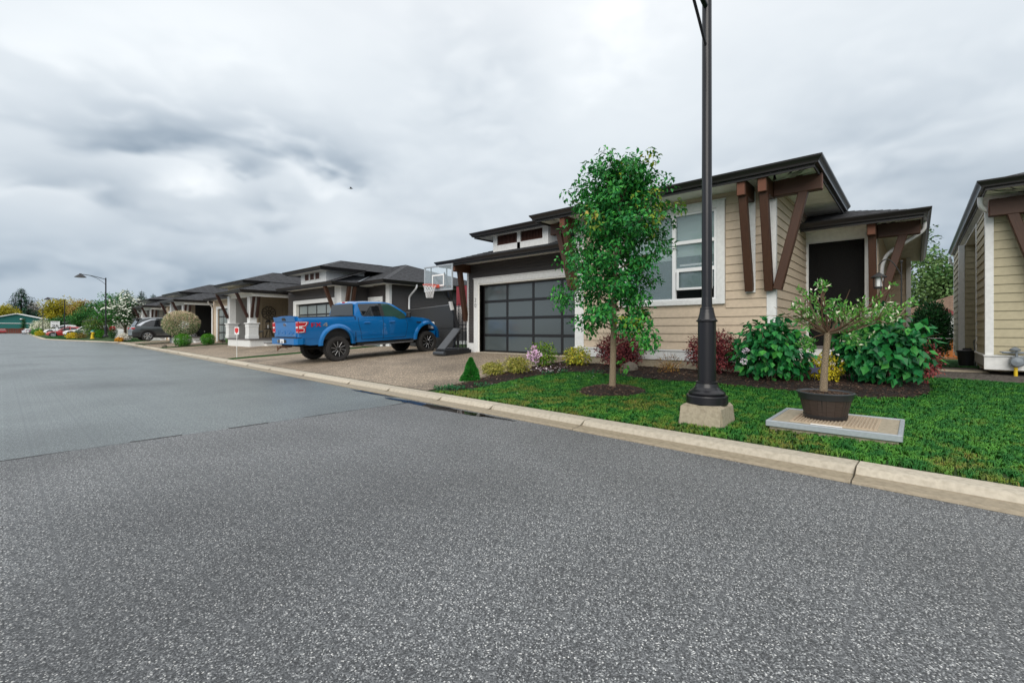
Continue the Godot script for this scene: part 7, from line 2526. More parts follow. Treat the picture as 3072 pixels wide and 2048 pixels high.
	b.lathe(Vector3(-0.31, 1.72, 0), PackedVector2Array([Vector2(0.055, 0), Vector2(0.055, 0.16), Vector2(0, 0.16)]), 12)
	part("lantern_glass", b, M.lens_white, o)
	# dark metal star ornament by the yellow shrub
	o = local_thing("star_ornament", "small dark metal star ornament in front of the yellow shrub", "garden ornament", gv(-1.3, 9.2, 0.06))
	b = mb()
	var star := PackedVector2Array()
	for k in 10:
		var r := 0.1 if k % 2 == 0 else 0.042
		star.append(Vector2(sin(TAU * k / 10) * r, 0.24 + cos(TAU * k / 10) * r))
	star.reverse()
	b.extrude(star, Transform3D(Basis(Vector3.UP, 0.4), Vector3.ZERO), 0.02)
	part("star", b, M.paint_navy, o)
	b = mb()
	b.rod(Vector3(0, -0.05, 0), Vector3(0, 0.2, 0), 0.008)
	part("stake", b, M.black_matt, o)
	# a bird far up
	o = local_thing("bird", "small dark bird gliding in the cloudy sky", "bird", v3(-49.0, 17.6, 27.0), "", 0.9)
	b = mb()
	b.tube(PackedVector3Array([Vector3(-0.24, 0, 0), Vector3(-0.14, 0.01, 0), Vector3(0.0, 0.02, 0), Vector3(0.13, 0.015, 0), Vector3(0.2, 0.02, 0), Vector3(0.25, 0.0, 0)]), PackedFloat32Array([0.012, 0.035, 0.06, 0.045, 0.03, 0.004]), 8)
	for sgn: float in [-1.0, 1.0]:
		var w := [Vector3(0.1, 0.03, sgn * 0.04), Vector3(-0.08, 0.03, sgn * 0.04), Vector3(-0.06, 0.1, sgn * 0.25), Vector3(0.08, 0.1, sgn * 0.24), Vector3(-0.1, 0.06, sgn * 0.52)]
		for f in [[0, 1, 2], [0, 2, 3], [3, 2, 4]]:
			b.tri(w[f[0]], w[f[1]], w[f[2]])
	b.tri(Vector3(-0.2, 0.0, 0.0), Vector3(-0.36, 0.0, -0.07), Vector3(-0.36, 0.0, 0.07))
	part("body", b, M.black_matt, o)

func rock_shape(b: MB, at: Vector3, r: Vector3, seed_: int) -> void:
	var n := FastNoiseLite.new()
	n.seed = seed_
	n.frequency = 0.9
	var seg := 12
	var rings := 8
	var f := func(i: int, j: int) -> Vector3:
		var lat := PI * i / rings - PI / 2
		var lon := TAU * (j % seg) / seg
		var d := Vector3(cos(lat) * cos(lon), sin(lat), -cos(lat) * sin(lon))
		return at + d * r * (1.0 + 0.35 * n.get_noise_3dv(d * 1.6))
	for i in rings:
		for j in seg:
			b.quad(f.call(i, j), f.call(i, j + 1), f.call(i + 1, j + 1), f.call(i + 1, j))

# ---------------------------------------------------------------- plants
func rdir() -> Vector3:
	var z := rng.randf_range(-1.0, 1.0)
	var a := rng.randf() * TAU
	var r := sqrt(1.0 - z * z)
	return Vector3(r * cos(a), z, r * sin(a))

func tone(cols: Array, q: float) -> Color:
	var f := clampf(q, 0.0, 0.9999) * (cols.size() - 1)
	var i := int(f)
	return (cols[i] as Color).lerp(cols[i + 1], f - i)

# a shrub of separate leaves round a few stems; the outline is lumpy, tone varies from clump to clump
func shrub(called: String, label: String, at: Vector3, r: Vector3, n: int, leaf_len: float, leaf_wid: float, cols: Array, m: Material, opt := {}) -> Node3D:
	var o := local_thing(called, label, opt.get("category", "shrub"), at, opt.get("group", ""))
	var nz := FastNoiseLite.new()
	nz.seed = int(absf(at.x) * 100) + n
	nz.frequency = 1.0
	var lump: float = opt.get("lump", 0.22)
	var cy: float = opt.get("cy", r.y)
	var shell: float = opt.get("shell", 0.35)
	var droop: float = opt.get("droop", 0.3)
	var outward: float = opt.get("outward", 0.7)
	var folded: bool = opt.get("folded", false)
	var b := mb(true)
	var tips := []
	for k in n:
		var d := rdir()
		if d.y < -0.75 and rng.randf() < 0.7: continue
		var q := nz.get_noise_3dv(d * 2.2)
		var rr: float = pow(rng.randf(), shell) * (1.0 + lump * q * 2.0)
		var p := Vector3(0, cy, 0) + d * r * rr
		if p.y < 0.01: p.y = rng.randf_range(0.01, 0.06)
		var dir := (d * outward + rdir() * (1.0 - outward * 0.5) + Vector3.DOWN * droop).normalized()
		var nn := (d + Vector3.UP * 0.8 + rdir() * 0.5).normalized()
		var tq := 0.5 + nz.get_noise_3dv(d * 4.5 + Vector3.ONE * 7.0) * 0.7 + rng.randf_range(-0.3, 0.3)
		if opt.has("top"):
			tq += opt.top * d.y
		b.col = tone(cols, tq)
		var s := rng.randf_range(0.7, 1.2)
		if folded:
			b.leaf(p, dir, nn, leaf_len * s, leaf_wid * s, 0.2)
		else:
			b.petal(p, dir, nn, leaf_len * s, leaf_wid * s)
		if rng.randf() < 0.05: tips.append(p)
	part("foliage", b, m, o, "", "")
	var st := mb()
	var ns: int = opt.get("stems", 9)
	for k in ns:
		var a := TAU * k / ns + rng.randf() * 0.6
		var e := Vector3(cos(a) * r.x * rng.randf_range(0.3, 0.75), cy + r.y * rng.randf_range(-0.1, 0.55), sin(a) * r.z * rng.randf_range(0.3, 0.75))
		var foot: Vector3 = Vector3(cos(a), 0, sin(a)) * opt.get("foot", 0.05)
		st.tube(PackedVector3Array([foot, foot.lerp(e, 0.5) + Vector3(0, 0.06, 0), e]), PackedFloat32Array([0.011, 0.008, 0.003]), 5)
	if opt.has("spikes"):
		for k in opt.spikes:                                 # bare shoots past the leaves
			var d := (rdir() + Vector3.UP * 0.9).normalized()
			var p := Vector3(0, cy, 0) + d * r * 0.75
			st.tube(PackedVector3Array([p, p + d * r.y * 0.55 + rdir() * 0.03]), PackedFloat32Array([0.003, 0.0012]), 3, false)
	part("stems", st, opt.get("stem_mat", M.twig), o)
	if opt.has("flowers"):
		var fl := mb(true)
		for c in opt.flowers:                                # heads of blossom: [place, radius, count, colour, petal]
			for k in c[2]:
				var d := rdir()
				fl.col = (c[3] as Color).lerp(c[4], rng.randf())
				fl.petal(c[0] + d * c[1] * rng.randf_range(0.5, 1.0), (d + rdir() * 0.5).normalized(), d, c[5], c[5] * 0.75)
		part("blossom", fl, M.leaf_soft, o)
	return o

const G_DARK := Color(0.016, 0.14, 0.04)
const G_MID := Color(0.022, 0.19, 0.045)
const G_LITE := Color(0.1, 0.44, 0.06)
const G_LIME := Color(0.13, 0.29, 0.03)

func build_plants() -> void:
	build_young_tree()
	build_potted_willow()
	var lilac := [Color(0.008, 0.07, 0.028), Color(0.014, 0.13, 0.04), Color(0.025, 0.2, 0.045), Color(0.07, 0.3, 0.05)]
	shrub("lilac_shrub", "broad leafy green lilac below the double bracket, left of the potted willow", gv(-1.95, 9.15, 0.05), Vector3(0.62, 0.56, 0.5), 1500, 0.135, 0.1, lilac, M.leaf_glossy, {droop = 0.75, outward = 0.55, folded = true, shell = 0.4, lump = 0.2, stem_mat = M.bark_pale, spikes = 6,
		flowers = [[Vector3(-0.28, 0.55, 0.5), 0.05, 40, Color(0.75, 0.7, 0.8), Color(0.8, 0.62, 0.78), 0.03], [Vector3(-0.32, 0.36, 0.48), 0.05, 40, Color(0.8, 0.78, 0.8), Color(0.8, 0.62, 0.78), 0.03]]})
	shrub("lilac_shrub", "largest dark green leafy shrub, right behind the potted willow", gv(-0.46, 9.75, 0.05), Vector3(0.68, 0.62, 0.55), 1900, 0.14, 0.105, lilac, M.leaf_glossy, {droop = 0.7, outward = 0.55, folded = true, shell = 0.4, lump = 0.24, stem_mat = M.bark_pale, spikes = 8, foot = 0.1})
	var red := [Color(0.06, 0.016, 0.02), Color(0.13, 0.026, 0.034), Color(0.22, 0.045, 0.05), Color(0.36, 0.1, 0.085)]
	var grp := "red barberries along the house wall"
	shrub("barberry", "dark red barberry behind the young tree's trunk under the window", gv(-5.08, 9.42, 0.05), Vector3(0.56, 0.4, 0.42), 6500, 0.042, 0.034, red, M.leaf_soft, {spikes = 90, stem_mat = M.twig_red, group = grp, shell = 0.45, droop = 0.1, stems = 16})
	shrub("barberry", "dark red barberry behind the lamp post's sleeve", gv(-3.0, 9.35, 0.05), Vector3(0.5, 0.42, 0.42), 6500, 0.042, 0.034, red, M.leaf_soft, {spikes = 90, stem_mat = M.twig_red, group = grp, shell = 0.45, droop = 0.1, stems = 16})
	shrub("barberry", "bright red barberry at the right end of the bed by the gravel", gv(-0.02, 10.45, 0.04), Vector3(0.34, 0.38, 0.34), 3600, 0.042, 0.034, [Color(0.09, 0.02, 0.026), Color(0.24, 0.045, 0.05), Color(0.36, 0.1, 0.07)], M.leaf_soft, {spikes = 40, stem_mat = M.twig_red, group = grp, shell = 0.45})
	var gold := [Color(0.3, 0.25, 0.01), Color(0.5, 0.42, 0.015), Color(0.62, 0.52, 0.03)]
	shrub("yellow_shrub", "bright yellow leaved shrub behind the planter, between the two lilacs", gv(-1.2, 9.5, 0.05), Vector3(0.27, 0.24, 0.24), 1500, 0.05, 0.024, gold, M.leaf_soft, {lump = 0.3})
	shrub("euonymus", "yellow and lime variegated shrub beside the garage door's right end", gv(-6.1, 9.2, 0.05), Vector3(0.34, 0.24, 0.3), 1500, 0.055, 0.034, [Color(0.06, 0.2, 0.03), Color(0.3, 0.36, 0.04), Color(0.55, 0.48, 0.03), Color(0.6, 0.5, 0.1)], M.leaf_soft, {lump = 0.3})
	var fl := []
	for q in [[-0.02, 0.45, 0.3], [0.12, 0.33, 0.33], [-0.12, 0.25, 0.33], [0.05, 0.2, 0.34], [-0.2, 0.32, 0.24], [0.02, 0.34, 0.36]]:
		fl.append([Vector3(q[0], q[1], q[2]), 0.07, 60, Color(0.72, 0.4, 0.66), Color(0.85, 0.66, 0.82), 0.045])
	shrub("rhododendron", "lime leaved rhododendron with pink blossom in front of the garage door", gv(-6.78, 8.75, 0.05), Vector3(0.36, 0.3, 0.32), 1300, 0.075, 0.03, [Color(0.03, 0.13, 0.02), Color(0.12, 0.24, 0.03), Color(0.28, 0.32, 0.03)], M.leaf_soft, {flowers = fl, lump = 0.2})
	var golden := [Color(0.07, 0.13, 0.015), Color(0.2, 0.22, 0.03), Color(0.4, 0.36, 0.06), Color(0.5, 0.45, 0.16)]
	shrub("golden_shrub", "low golden green mound beside the little cone conifer", gv(-6.95, 7.2, 0.04), Vector3(0.28, 0.15, 0.26), 3000, 0.036, 0.02, golden, M.needle, {lump = 0.3, group = "golden mounds along the drive"})
	shrub("golden_shrub", "taller golden green mound, the second from the cone conifer", gv(-6.68, 7.66, 0.04), Vector3(0.3, 0.19, 0.28), 3400, 0.036, 0.02, golden, M.needle, {lump = 0.3, group = "golden mounds along the drive"})
	shrub("spirea", "sparse orange tinged spirea between the stone and lamp post", gv(-3.74, 8.98, 0.04), Vector3(0.3, 0.2, 0.24), 650, 0.035, 0.014, [Color(0.12, 0.06, 0.02), Color(0.32, 0.2, 0.02), Color(0.4, 0.16, 0.05), Color(0.2, 0.22, 0.03)], M.leaf_soft, {spikes = 70, shell = 0.6, stem_mat = M.twig})
	# little cone conifer
	var o := local_thing("cone_conifer", "small bright green cone conifer at the corner of the drive", "shrub", gv(-6.82, 6.4, 0.03))
	var b := mb(true)
	for k in 5200:
		var h := pow(rng.randf(), 1.25)
		var a := rng.randf() * TAU
		var rr := 0.205 * pow(1.0 - h, 0.8) * (1.0 + 0.12 * sin(a * 3 + h * 9.0)) * pow(rng.randf(), 0.35)
		var d := Vector3(cos(a), 0.55, sin(a)).normalized()
		b.col = Color(0.012, 0.12, 0.018).lerp(Color(0.04, 0.27, 0.03), rng.randf())
		b.petal(Vector3(cos(a) * rr, 0.02 + h * 0.47, sin(a) * rr), (d + rdir() * 0.5).normalized(), d, 0.038, 0.016)
	part("foliage", b, M.needle, o)
	b = mb()
	b.rod(Vector3(0, -0.02, 0), Vector3(0, 0.3, 0), 0.015)
	part("trunk", b, M.bark_dark, o)
	# ground cover and weeds at the edges of the beds
	var gc := mb(true)
	origin = Vector3.ZERO
	gc.xf = Transform3D.IDENTITY
	for q in [[-6.72, 5.62, 0.2, 260], [-6.45, 5.72, 0.14, 140], [-6.3, 6.2, 0.16, 120], [-5.2, 8.55, 0.25, 90], [-4.6, 8.5, 0.22, 80], [-6.05, 8.0, 0.15, 100], [-5.95, 8.4, 0.12, 60]]:
		for k in q[3]:
			var a := rng.randf() * TAU
			var r: float = sqrt(rng.randf()) * q[2]
			gc.col = Color(0.012, 0.1, 0.05).lerp(Color(0.04, 0.17, 0.05), rng.randf())
			gc.petal(gv(q[0] + cos(a) * r, q[1] + sin(a) * r, 0.02 + rng.randf() * 0.05), (rdir() + Vector3.UP * 0.8).normalized(), Vector3.UP, 0.05, 0.016)
	var go := part("ground_cover", gc, M.leaf_soft, self)
	go.set_meta("kind", "stuff")
	go.set_meta("label", "low blue green ground cover at the mulch edge near the kerb corner")
	var pt := mb(true)                                       # fallen petals
	pt.xf = Transform3D.IDENTITY
	for k in 110:
		var a := rng.randf() * TAU
		var r := pow(rng.randf(), 0.7)
		var x := -6.45 + cos(a) * r * 0.55
		var bb := 8.35 + sin(a) * r * 0.75
		pt.col = Color(0.8, 0.55, 0.72).lerp(Color(0.85, 0.82, 0.84), rng.randf())
		pt.petal(gv(x, bb, 0.1), (rdir() * Vector3(1, 0.2, 1)).normalized(), Vector3.UP, 0.045, 0.035)
	for k in 14:
		var x := rng.randf_range(-6.2, -4.6)
		var bb := rng.randf_range(5.6, 8.2)
		pt.col = Color(0.8, 0.7, 0.75)
		pt.petal(gv(x, bb, 0.06), (rdir() * Vector3(1, 0.2, 1)).normalized(), Vector3.UP, 0.04, 0.03)
	var po := part("fallen_petals", pt, M.leaf_soft, self)
	po.set_meta("kind", "stuff")
	po.set_meta("label", "pale pink petals scattered on the mulch below the rhododendron")
	# clipped shrubs and the round willow on the strip between the drives
	var box_cols := [Color(0.02, 0.12, 0.01), Color(0.05, 0.22, 0.014), Color(0.11, 0.32, 0.02)]
	var bg := "clipped round shrubs between the drives"
	shrub("round_shrub", "clipped round green shrub right in front of the pale willow ball", gv(-35.75, 7.9), Vector3(0.52, 0.42, 0.5), 4200, 0.075, 0.03, box_cols, M.leaf_soft, {lump = 0.08, shell = 0.22, top = 0.25, group = bg, cy = 0.42})
	shrub("round_shrub", "second clipped green shrub, between the willow ball and the glazed door", gv(-35.3, 9.2), Vector3(0.42, 0.38, 0.42), 3400, 0.075, 0.03, box_cols, M.leaf_soft, {lump = 0.08, shell = 0.22, top = 0.25, group = bg, cy = 0.4})
	shrub("round_shrub", "clipped green shrub at the foot of the white pedestal columns", gv(-34.1, 10.4), Vector3(0.52, 0.44, 0.5), 4000, 0.075, 0.03, box_cols, M.leaf_soft, {lump = 0.1, shell = 0.22, top = 0.25, group = bg, cy = 0.44})
	shrub("golden_shrub", "loose yellow green shrub tucked behind the clipped one by the columns", gv(-33.0, 10.1), Vector3(0.42, 0.36, 0.4), 2400, 0.07, 0.026, [Color(0.06, 0.2, 0.02), Color(0.25, 0.28, 0.02), Color(0.4, 0.3, 0.03)], M.leaf_soft, {lump = 0.2})
	o = local_thing("dappled_willow", "round pale pink and green willow ball in front of the grey car", "shrub", gv(-37.3, 8.15))
	b = mb(true)
	for k in 9500:
		var d := rdir()
		var rr := pow(rng.randf(), 0.18)
		var p := Vector3(0, 1.5, 0) + d * Vector3(1.08, 0.83, 1.02) * rr
		var q := rng.randf() + d.y * 0.22
		if q > 0.62:
			b.col = Color(0.62, 0.42, 0.34).lerp(Color(0.72, 0.62, 0.46), rng.randf())
		elif q > 0.36:
			b.col = Color(0.42, 0.46, 0.26).lerp(Color(0.62, 0.62, 0.4), rng.randf())
		else:
			b.col = Color(0.04, 0.13, 0.04).lerp(Color(0.12, 0.24, 0.08), rng.randf())
		b.petal(p, (d + rdir() * 0.65 + Vector3.UP * 0.15).normalized(), rdir(), rng.randf_range(0.09, 0.17), 0.034)
	part("foliage", b, M.leaf_soft, o)
	b = mb()
	b.tube(PackedVector3Array([Vector3(0, -0.05, 0), Vector3(0.02, 0.8, 0), Vector3(0, 1.4, 0)]), PackedFloat32Array([0.06, 0.05, 0.03]), 8)
	part("trunk", b, M.bark_dark, o)
	# gardens round the bend
	shrub("white_flowers", "low mound of white flowers by the grey car's rear bumper", v3(-57.4, 0.28, 8.0), Vector3(0.75, 0.36, 0.5), 2200, 0.12, 0.07, [Color(0.5, 0.52, 0.45), Color(0.72, 0.7, 0.62), Color(0.7, 0.62, 0.6)], M.leaf_soft, {category = "flowers", cy = 0.25})
	shrub("orange_flowers", "patch of orange flowers at the kerb before the white mound", v3(-56.6, 0.2, 7.5), Vector3(0.38, 0.18, 0.3), 700, 0.1, 0.06, [Color(0.5, 0.2, 0.01), Color(0.7, 0.38, 0.02)], M.leaf_soft, {category = "flowers", cy = 0.12})
	shrub("rose_shrub", "dark green shrub with red blossom right of the dogwood lamp post", v3(-62.0, 0.35, 7.7), Vector3(0.4, 0.55, 0.4), 1500, 0.1, 0.05, [Color(0.02, 0.07, 0.02), Color(0.05, 0.15, 0.03)], M.leaf_soft, {flowers = [[Vector3(0, 1.0, 0), 0.25, 200, Color(0.5, 0.02, 0.02), Color(0.35, 0.03, 0.04), 0.09]]})
	shrub("ball_shrub", "round green ball shrub left of the dogwood lamp post", v3(-69.6, 0.3, 7.6), Vector3(0.52, 0.46, 0.5), 1800, 0.12, 0.05, box_cols, M.leaf_soft, {lump = 0.08, shell = 0.2, cy = 0.45})
	shrub("ball_shrub", "dark ball shrub behind the yellow hydrant", v3(-73.5, 0.35, 7.6), Vector3(0.6, 0.5, 0.5), 1800, 0.13, 0.05, [Color(0.01, 0.06, 0.015), Color(0.02, 0.1, 0.02), Color(0.04, 0.16, 0.03)], M.leaf_soft, {cy = 0.5})
	shrub("tall_shrub", "bushy bronze green shrub behind the hydrant and the white car", v3(-78.0, 0.2, 7.9), Vector3(1.3, 1.3, 1.1), 3200, 0.2, 0.1, [Color(0.03, 0.1, 0.02), Color(0.08, 0.2, 0.03), Color(0.2, 0.2, 0.04)], M.leaf_soft, {cy = 1.3, lump = 0.3})
	shrub("yellow_mound", "bright yellow flowering mound before the white car", v3(-77.0, 0.15, 5.8), Vector3(0.95, 0.42, 0.5), 1800, 0.14, 0.08, [Color(0.45, 0.33, 0.01), Color(0.65, 0.5, 0.02)], M.leaf_soft, {lump = 0.45, cy = 0.3})
	shrub("cone_shrub", "dark green cone shrub right of the yellow mound", v3(-79.5, 0.2, 6.6), Vector3(0.5, 0.6, 0.45), 1600, 0.12, 0.05, [Color(0.008, 0.07, 0.02), Color(0.02, 0.13, 0.025)], M.leaf_soft, {lump = 0.05, cy = 0.5})
	shrub("autumn_shrub", "low russet shrub between the cone shrub and the hydrant", v3(-74.5, 0.15, 6.4), Vector3(0.8, 0.4, 0.5), 1500, 0.12, 0.05, [Color(0.06, 0.09, 0.02), Color(0.2, 0.15, 0.03), Color(0.3, 0.22, 0.04)], M.leaf_soft, {cy = 0.3})
	shrub("far_yellow_shrub", "small yellow shrub at the foot of the farthest lamp", v3(-125.0, 0.1, 5.0), Vector3(0.9, 0.6, 0.6), 700, 0.25, 0.14, [Color(0.3, 0.3, 0.01), Color(0.6, 0.48, 0.02)], M.leaf_soft, {cy = 0.4})
	shrub("far_green_shrub", "dark low shrub at the bend of the kerb past the sign", v3(-150.0, 0.1, 5.6), Vector3(1.6, 0.9, 1.0), 900, 0.3, 0.16, box_cols, M.leaf_soft, {cy = 0.6})
	shrub("white_blossom", "large shrub of white blossom in front of the teal hall", v3(-160.0, 0.1, 6.8), Vector3(2.3, 1.7, 2.0), 3000, 0.35, 0.2, [Color(0.2, 0.3, 0.1), Color(0.6, 0.6, 0.48), Color(0.75, 0.72, 0.6)], M.leaf_soft, {cy = 1.7, lump = 0.3})
	# bits of the front gardens
	var pf := thing("picket_fence", "short white picket fence behind the red blossom shrub", "fence", v3(-66.0, 0.3, 8.6))
	for k in 16:
		var s := mb()
		s.cbox(v3(-68.0 + k * 0.35, 0.3, 8.6), v3(-67.84 + k * 0.35, 1.35, 8.63), 0.0)
		part("picket", s, M.trim_white, pf)
	for y: float in [0.55, 1.1]:
		var s := mb()
		s.cbox(v3(-68.1, y, 8.63), v3(-62.5, y + 0.1, 8.67), 0.0)
		part("rail", s, M.trim_white, pf)

func build_young_tree() -> void:
	var o := local_thing("young_tree", "slender young green tree in a mulch ring in front of the window", "tree", gv(-3.93, 7.03, 0.04))
	var b := mb()
	var trunk := PackedVector3Array([Vector3(0, -0.05, 0), Vector3(0.0, 0.02, 0), Vector3(0.012, 0.5, 0.0), Vector3(0.03, 1.0, 0.01), Vector3(0.03, 1.5, 0.0), Vector3(0.05, 2.1, -0.02), Vector3(0.1, 2.7, 0.0), Vector3(0.18, 3.3, 0.02), Vector3(0.24, 3.75, 0.0)])
	b.tube(trunk, PackedFloat32Array([0.075, 0.06, 0.052, 0.05, 0.042, 0.033, 0.022, 0.012, 0.004]), 12)
	part("trunk", b, M.bark_pale, o)
	var cr := mb(true)
	var yellow := Color(0.30, 0.33, 0.03)
	var nb := 54
	for k in nb:
		var t := pow(float(k) / (nb - 1), 0.85)
		var y := lerpf(1.0, 3.6, t)
		var az := k * 2.39996 + 0.5
		var reach := 0.0
		var ty := [[0.9, 0.5], [1.3, 0.66], [1.7, 0.86], [2.1, 0.98], [2.5, 0.9], [2.9, 0.8], [3.25, 0.62], [3.65, 0.34]]
		for i in ty.size() - 1:
			if y <= ty[i + 1][0]:
				reach = lerpf(ty[i][1], ty[i + 1][1], clampf((y - ty[i][0]) / (ty[i + 1][0] - ty[i][0]), 0.0, 1.0))
				break
		reach *= rng.randf_range(0.72, 1.08)
		var root := Vector3.ZERO
		for i in trunk.size() - 1:
			if y <= trunk[i + 1].y:
				root = trunk[i].lerp(trunk[i + 1], (y - trunk[i].y) / (trunk[i + 1].y - trunk[i].y))
				break
		var d := Vector3(cos(az), 0, sin(az))
		var rise := lerpf(0.35, 0.75, t) * reach * rng.randf_range(0.7, 1.1)
		if k < 4: rise = reach * 0.15
		var tip := root + d * reach + Vector3.UP * rise
		var mid := root.lerp(tip, 0.5) + Vector3.UP * reach * 0.06 + rdir() * 0.04
		var lb := mb()
		lb.tube(PackedVector3Array([root, mid, tip]), PackedFloat32Array([0.015 * (1.2 - t * 0.6), 0.009, 0.003]), 5)
		part("branch", lb, M.bark_pale, o)
		var young := rng.randf() < 0.3
		var cn := int(10 + reach * 10)
		for c in cn:
			var u := lerpf(0.28, 1.04, float(c) / (cn - 1))
			if k < 8: u = lerpf(0.5, 1.04, float(c) / (cn - 1))
			var p := root.lerp(mid, u * 2.0) if u < 0.5 else mid.lerp(tip, (u - 0.5) * 2.0)
			p += rdir() * 0.13 * (0.4 + 0.6 * u)
			var out := (p - Vector3(root.x, p.y - 0.2, root.z)).normalized()
			var tn := rng.randf()
			for j in 16:
				var q := p + rdir() * 0.1
				var ld := (out * 0.5 + rdir() * 0.75 + Vector3.DOWN * 0.55).normalized()
				var nn := (Vector3.UP + out * 0.6 + rdir() * 0.45).normalized()
				cr.col = G_DARK.lerp(G_MID, tn).lerp(G_LITE, pow(rng.randf(), 2.0) * 0.75)
				if young and u > 0.8 and rng.randf() < 0.5:
					cr.col = yellow.lerp(Color(0.42, 0.26, 0.06), pow(rng.randf(), 3.0)).lerp(G_LITE, rng.randf() * 0.5)
				cr.leaf(q, ld, nn, rng.randf_range(0.065, 0.105), rng.randf_range(0.04, 0.06), 0.22)
	for q in [[Vector3(0.72, 0.86, 0.2), 0.24, 230], [Vector3(0.55, 1.12, 0.15), 0.26, 200], [Vector3(-0.85, 1.62, 0.25), 0.28, 260], [Vector3(-0.35, 1.05, 0.1), 0.17, 70], [Vector3(0.26, 3.85, 0), 0.14, 60], [Vector3(0.55, 3.4, 0.1), 0.18, 110]]:   # stray sprays past the outline
		for k in q[2]:
			cr.col = G_DARK.lerp(G_LITE, pow(rng.randf(), 1.5))
			cr.leaf(q[0] + rdir() * q[1] * pow(rng.randf(), 0.5), (rdir() + Vector3.DOWN * 0.8).normalized(), (Vector3.UP + rdir() * 0.6).normalized(), rng.randf_range(0.06, 0.1), rng.randf_range(0.034, 0.05), 0.22)
	for q in [[Vector3(0.04, 0.75, 0.0), Vector3(0.72, 0.9, 0.2)], [Vector3(0.03, 1.0, 0.0), Vector3(-0.5, 1.2, 0.15)], [Vector3(0.03, 1.1, 0.0), Vector3(0.6, 1.2, 0.15)], [Vector3(0.03, 1.15, 0.0), Vector3(-0.85, 1.65, 0.25)]]:
		var lb := mb()
		lb.tube(PackedVector3Array([q[0], (q[0] as Vector3).lerp(q[1], 0.5) + Vector3(0, 0.05, 0), q[1]]), PackedFloat32Array([0.013, 0.008, 0.003]), 5)
		part("branch", lb, M.bark_pale, o)
	part("crown", cr, M.leaf_glossy, o)
	# young shoots of another plant at its foot
	shrub("tree_sprout", "few broad bright leaves sprouting beside the young tree's trunk", gv(-3.78, 7.15, 0.3), Vector3(0.08, 0.14, 0.06), 16, 0.1, 0.075, [Color(0.04, 0.2, 0.03), Color(0.1, 0.3, 0.05)], M.leaf_soft, {folded = true, droop = 0.6, stems = 3, category = "plant"})

func build_potted_willow() -> void:
	var o := local_thing("potted_willow", "small half bare willow with grey trunk and sparse variegated leaves in the barrel", "tree", v3(-0.79, 0.225 + 0.29, 6.33))
	var b := mb()
	b.tube(PackedVector3Array([Vector3(-0.02, -0.05, 0), Vector3(-0.012, 0.15, 0), Vector3(0.0, 0.4, 0), Vector3(0.02, 0.6, 0), Vector3(0.03, 0.72, 0.0)]), PackedFloat32Array([0.046, 0.038, 0.034, 0.034, 0.042]), 12)
	part("trunk", b, M.bark_pale, o)
	var lv := mb(true)
	var fork := Vector3(0.03, 0.7, 0.0)
	for k in 17:
		var az := TAU * k / 17.0 + rng.randf_range(-0.15, 0.15)
		var right := 0.5 + 0.5 * cos(az - 0.2)
		var reach := lerpf(0.36, 0.7, right) * rng.randf_range(0.75, 1.1)
		var rise := rng.randf_range(0.16, 0.56)
		var d := Vector3(cos(az), 0, -sin(az) * 0.85)
		var tip := fork + d * reach + Vector3.UP * rise
		var mid := fork + d * reach * 0.42 + Vector3.UP * rise * 0.3 + rdir() * 0.03
		var lb := mb()
		lb.tube(PackedVector3Array([fork + d * 0.01, fork.lerp(mid, 0.5) + Vector3.DOWN * 0.01, mid, tip]), PackedFloat32Array([0.017, 0.013, 0.009, 0.003]), 6)
		var bare := rng.randf() < (0.55 if right < 0.45 else 0.2)
		for j in 7:                                          # side twigs
			var u := rng.randf_range(0.3, 0.95)
			var p := mid.lerp(tip, u) if rng.randf() < 0.7 else fork.lerp(mid, 0.3 + u * 0.7)
			var e := p + (d * 0.7 + Vector3.UP * rng.randf_range(0.1, 1.3) + rdir() * 0.7).normalized() * rng.randf_range(0.1, 0.3)
			lb.tube(PackedVector3Array([p, p.lerp(e, 0.5) + rdir() * 0.012, e]), PackedFloat32Array([0.0055, 0.004, 0.002]), 4)
			if bare and rng.randf() < 0.6: continue
			for c in 13:
				var q := p.lerp(e, rng.randf_range(0.3, 1.05)) + rdir() * 0.022
				var t := rng.randf()
				lv.col = Color(0.05, 0.21, 0.035).lerp(Color(0.16, 0.36, 0.06), rng.randf())
				if t > 0.85: lv.col = Color(0.62, 0.62, 0.42).lerp(Color(0.75, 0.7, 0.62), rng.randf())
				lv.petal(q, ((e - p).normalized() * 0.7 + rdir() * 0.8 + Vector3.UP * 0.25).normalized(), rdir(), rng.randf_range(0.038, 0.065), 0.022)
		part("branch", lb, M.twig if k % 3 else M.bark_pale, o)
	for q in [[Vector3(-0.16, 0.58, 0.08), 0.09, 130], [Vector3(0.28, 0.66, 0.05), 0.16, 170], [Vector3(0.1, 0.98, 0.1), 0.12, 130], [Vector3(-0.03, 1.25, 0.0), 0.07, 70], [Vector3(0.55, 0.9, 0.0), 0.14, 150], [Vector3(-0.14, 0.9, 0.1), 0.1, 90]]:
		var lb := mb()
		lb.tube(PackedVector3Array([fork, fork.lerp(q[0], 0.6) + Vector3.UP * 0.03, q[0]]), PackedFloat32Array([0.008, 0.006, 0.002]), 4)
		part("branch", lb, M.twig, o)
		for k in q[2]:
			lv.col = Color(0.04, 0.19, 0.04).lerp(Color(0.13, 0.34, 0.06), rng.randf())
			if rng.randf() > 0.85: lv.col = Color(0.66, 0.66, 0.5)
			lv.petal(q[0] + rdir() * q[1] * pow(rng.randf(), 0.4), (rdir() + Vector3.UP * 0.2).normalized(), rdir(), rng.randf_range(0.038, 0.065), 0.022)
	part("crown", lv, M.leaf_soft, o)

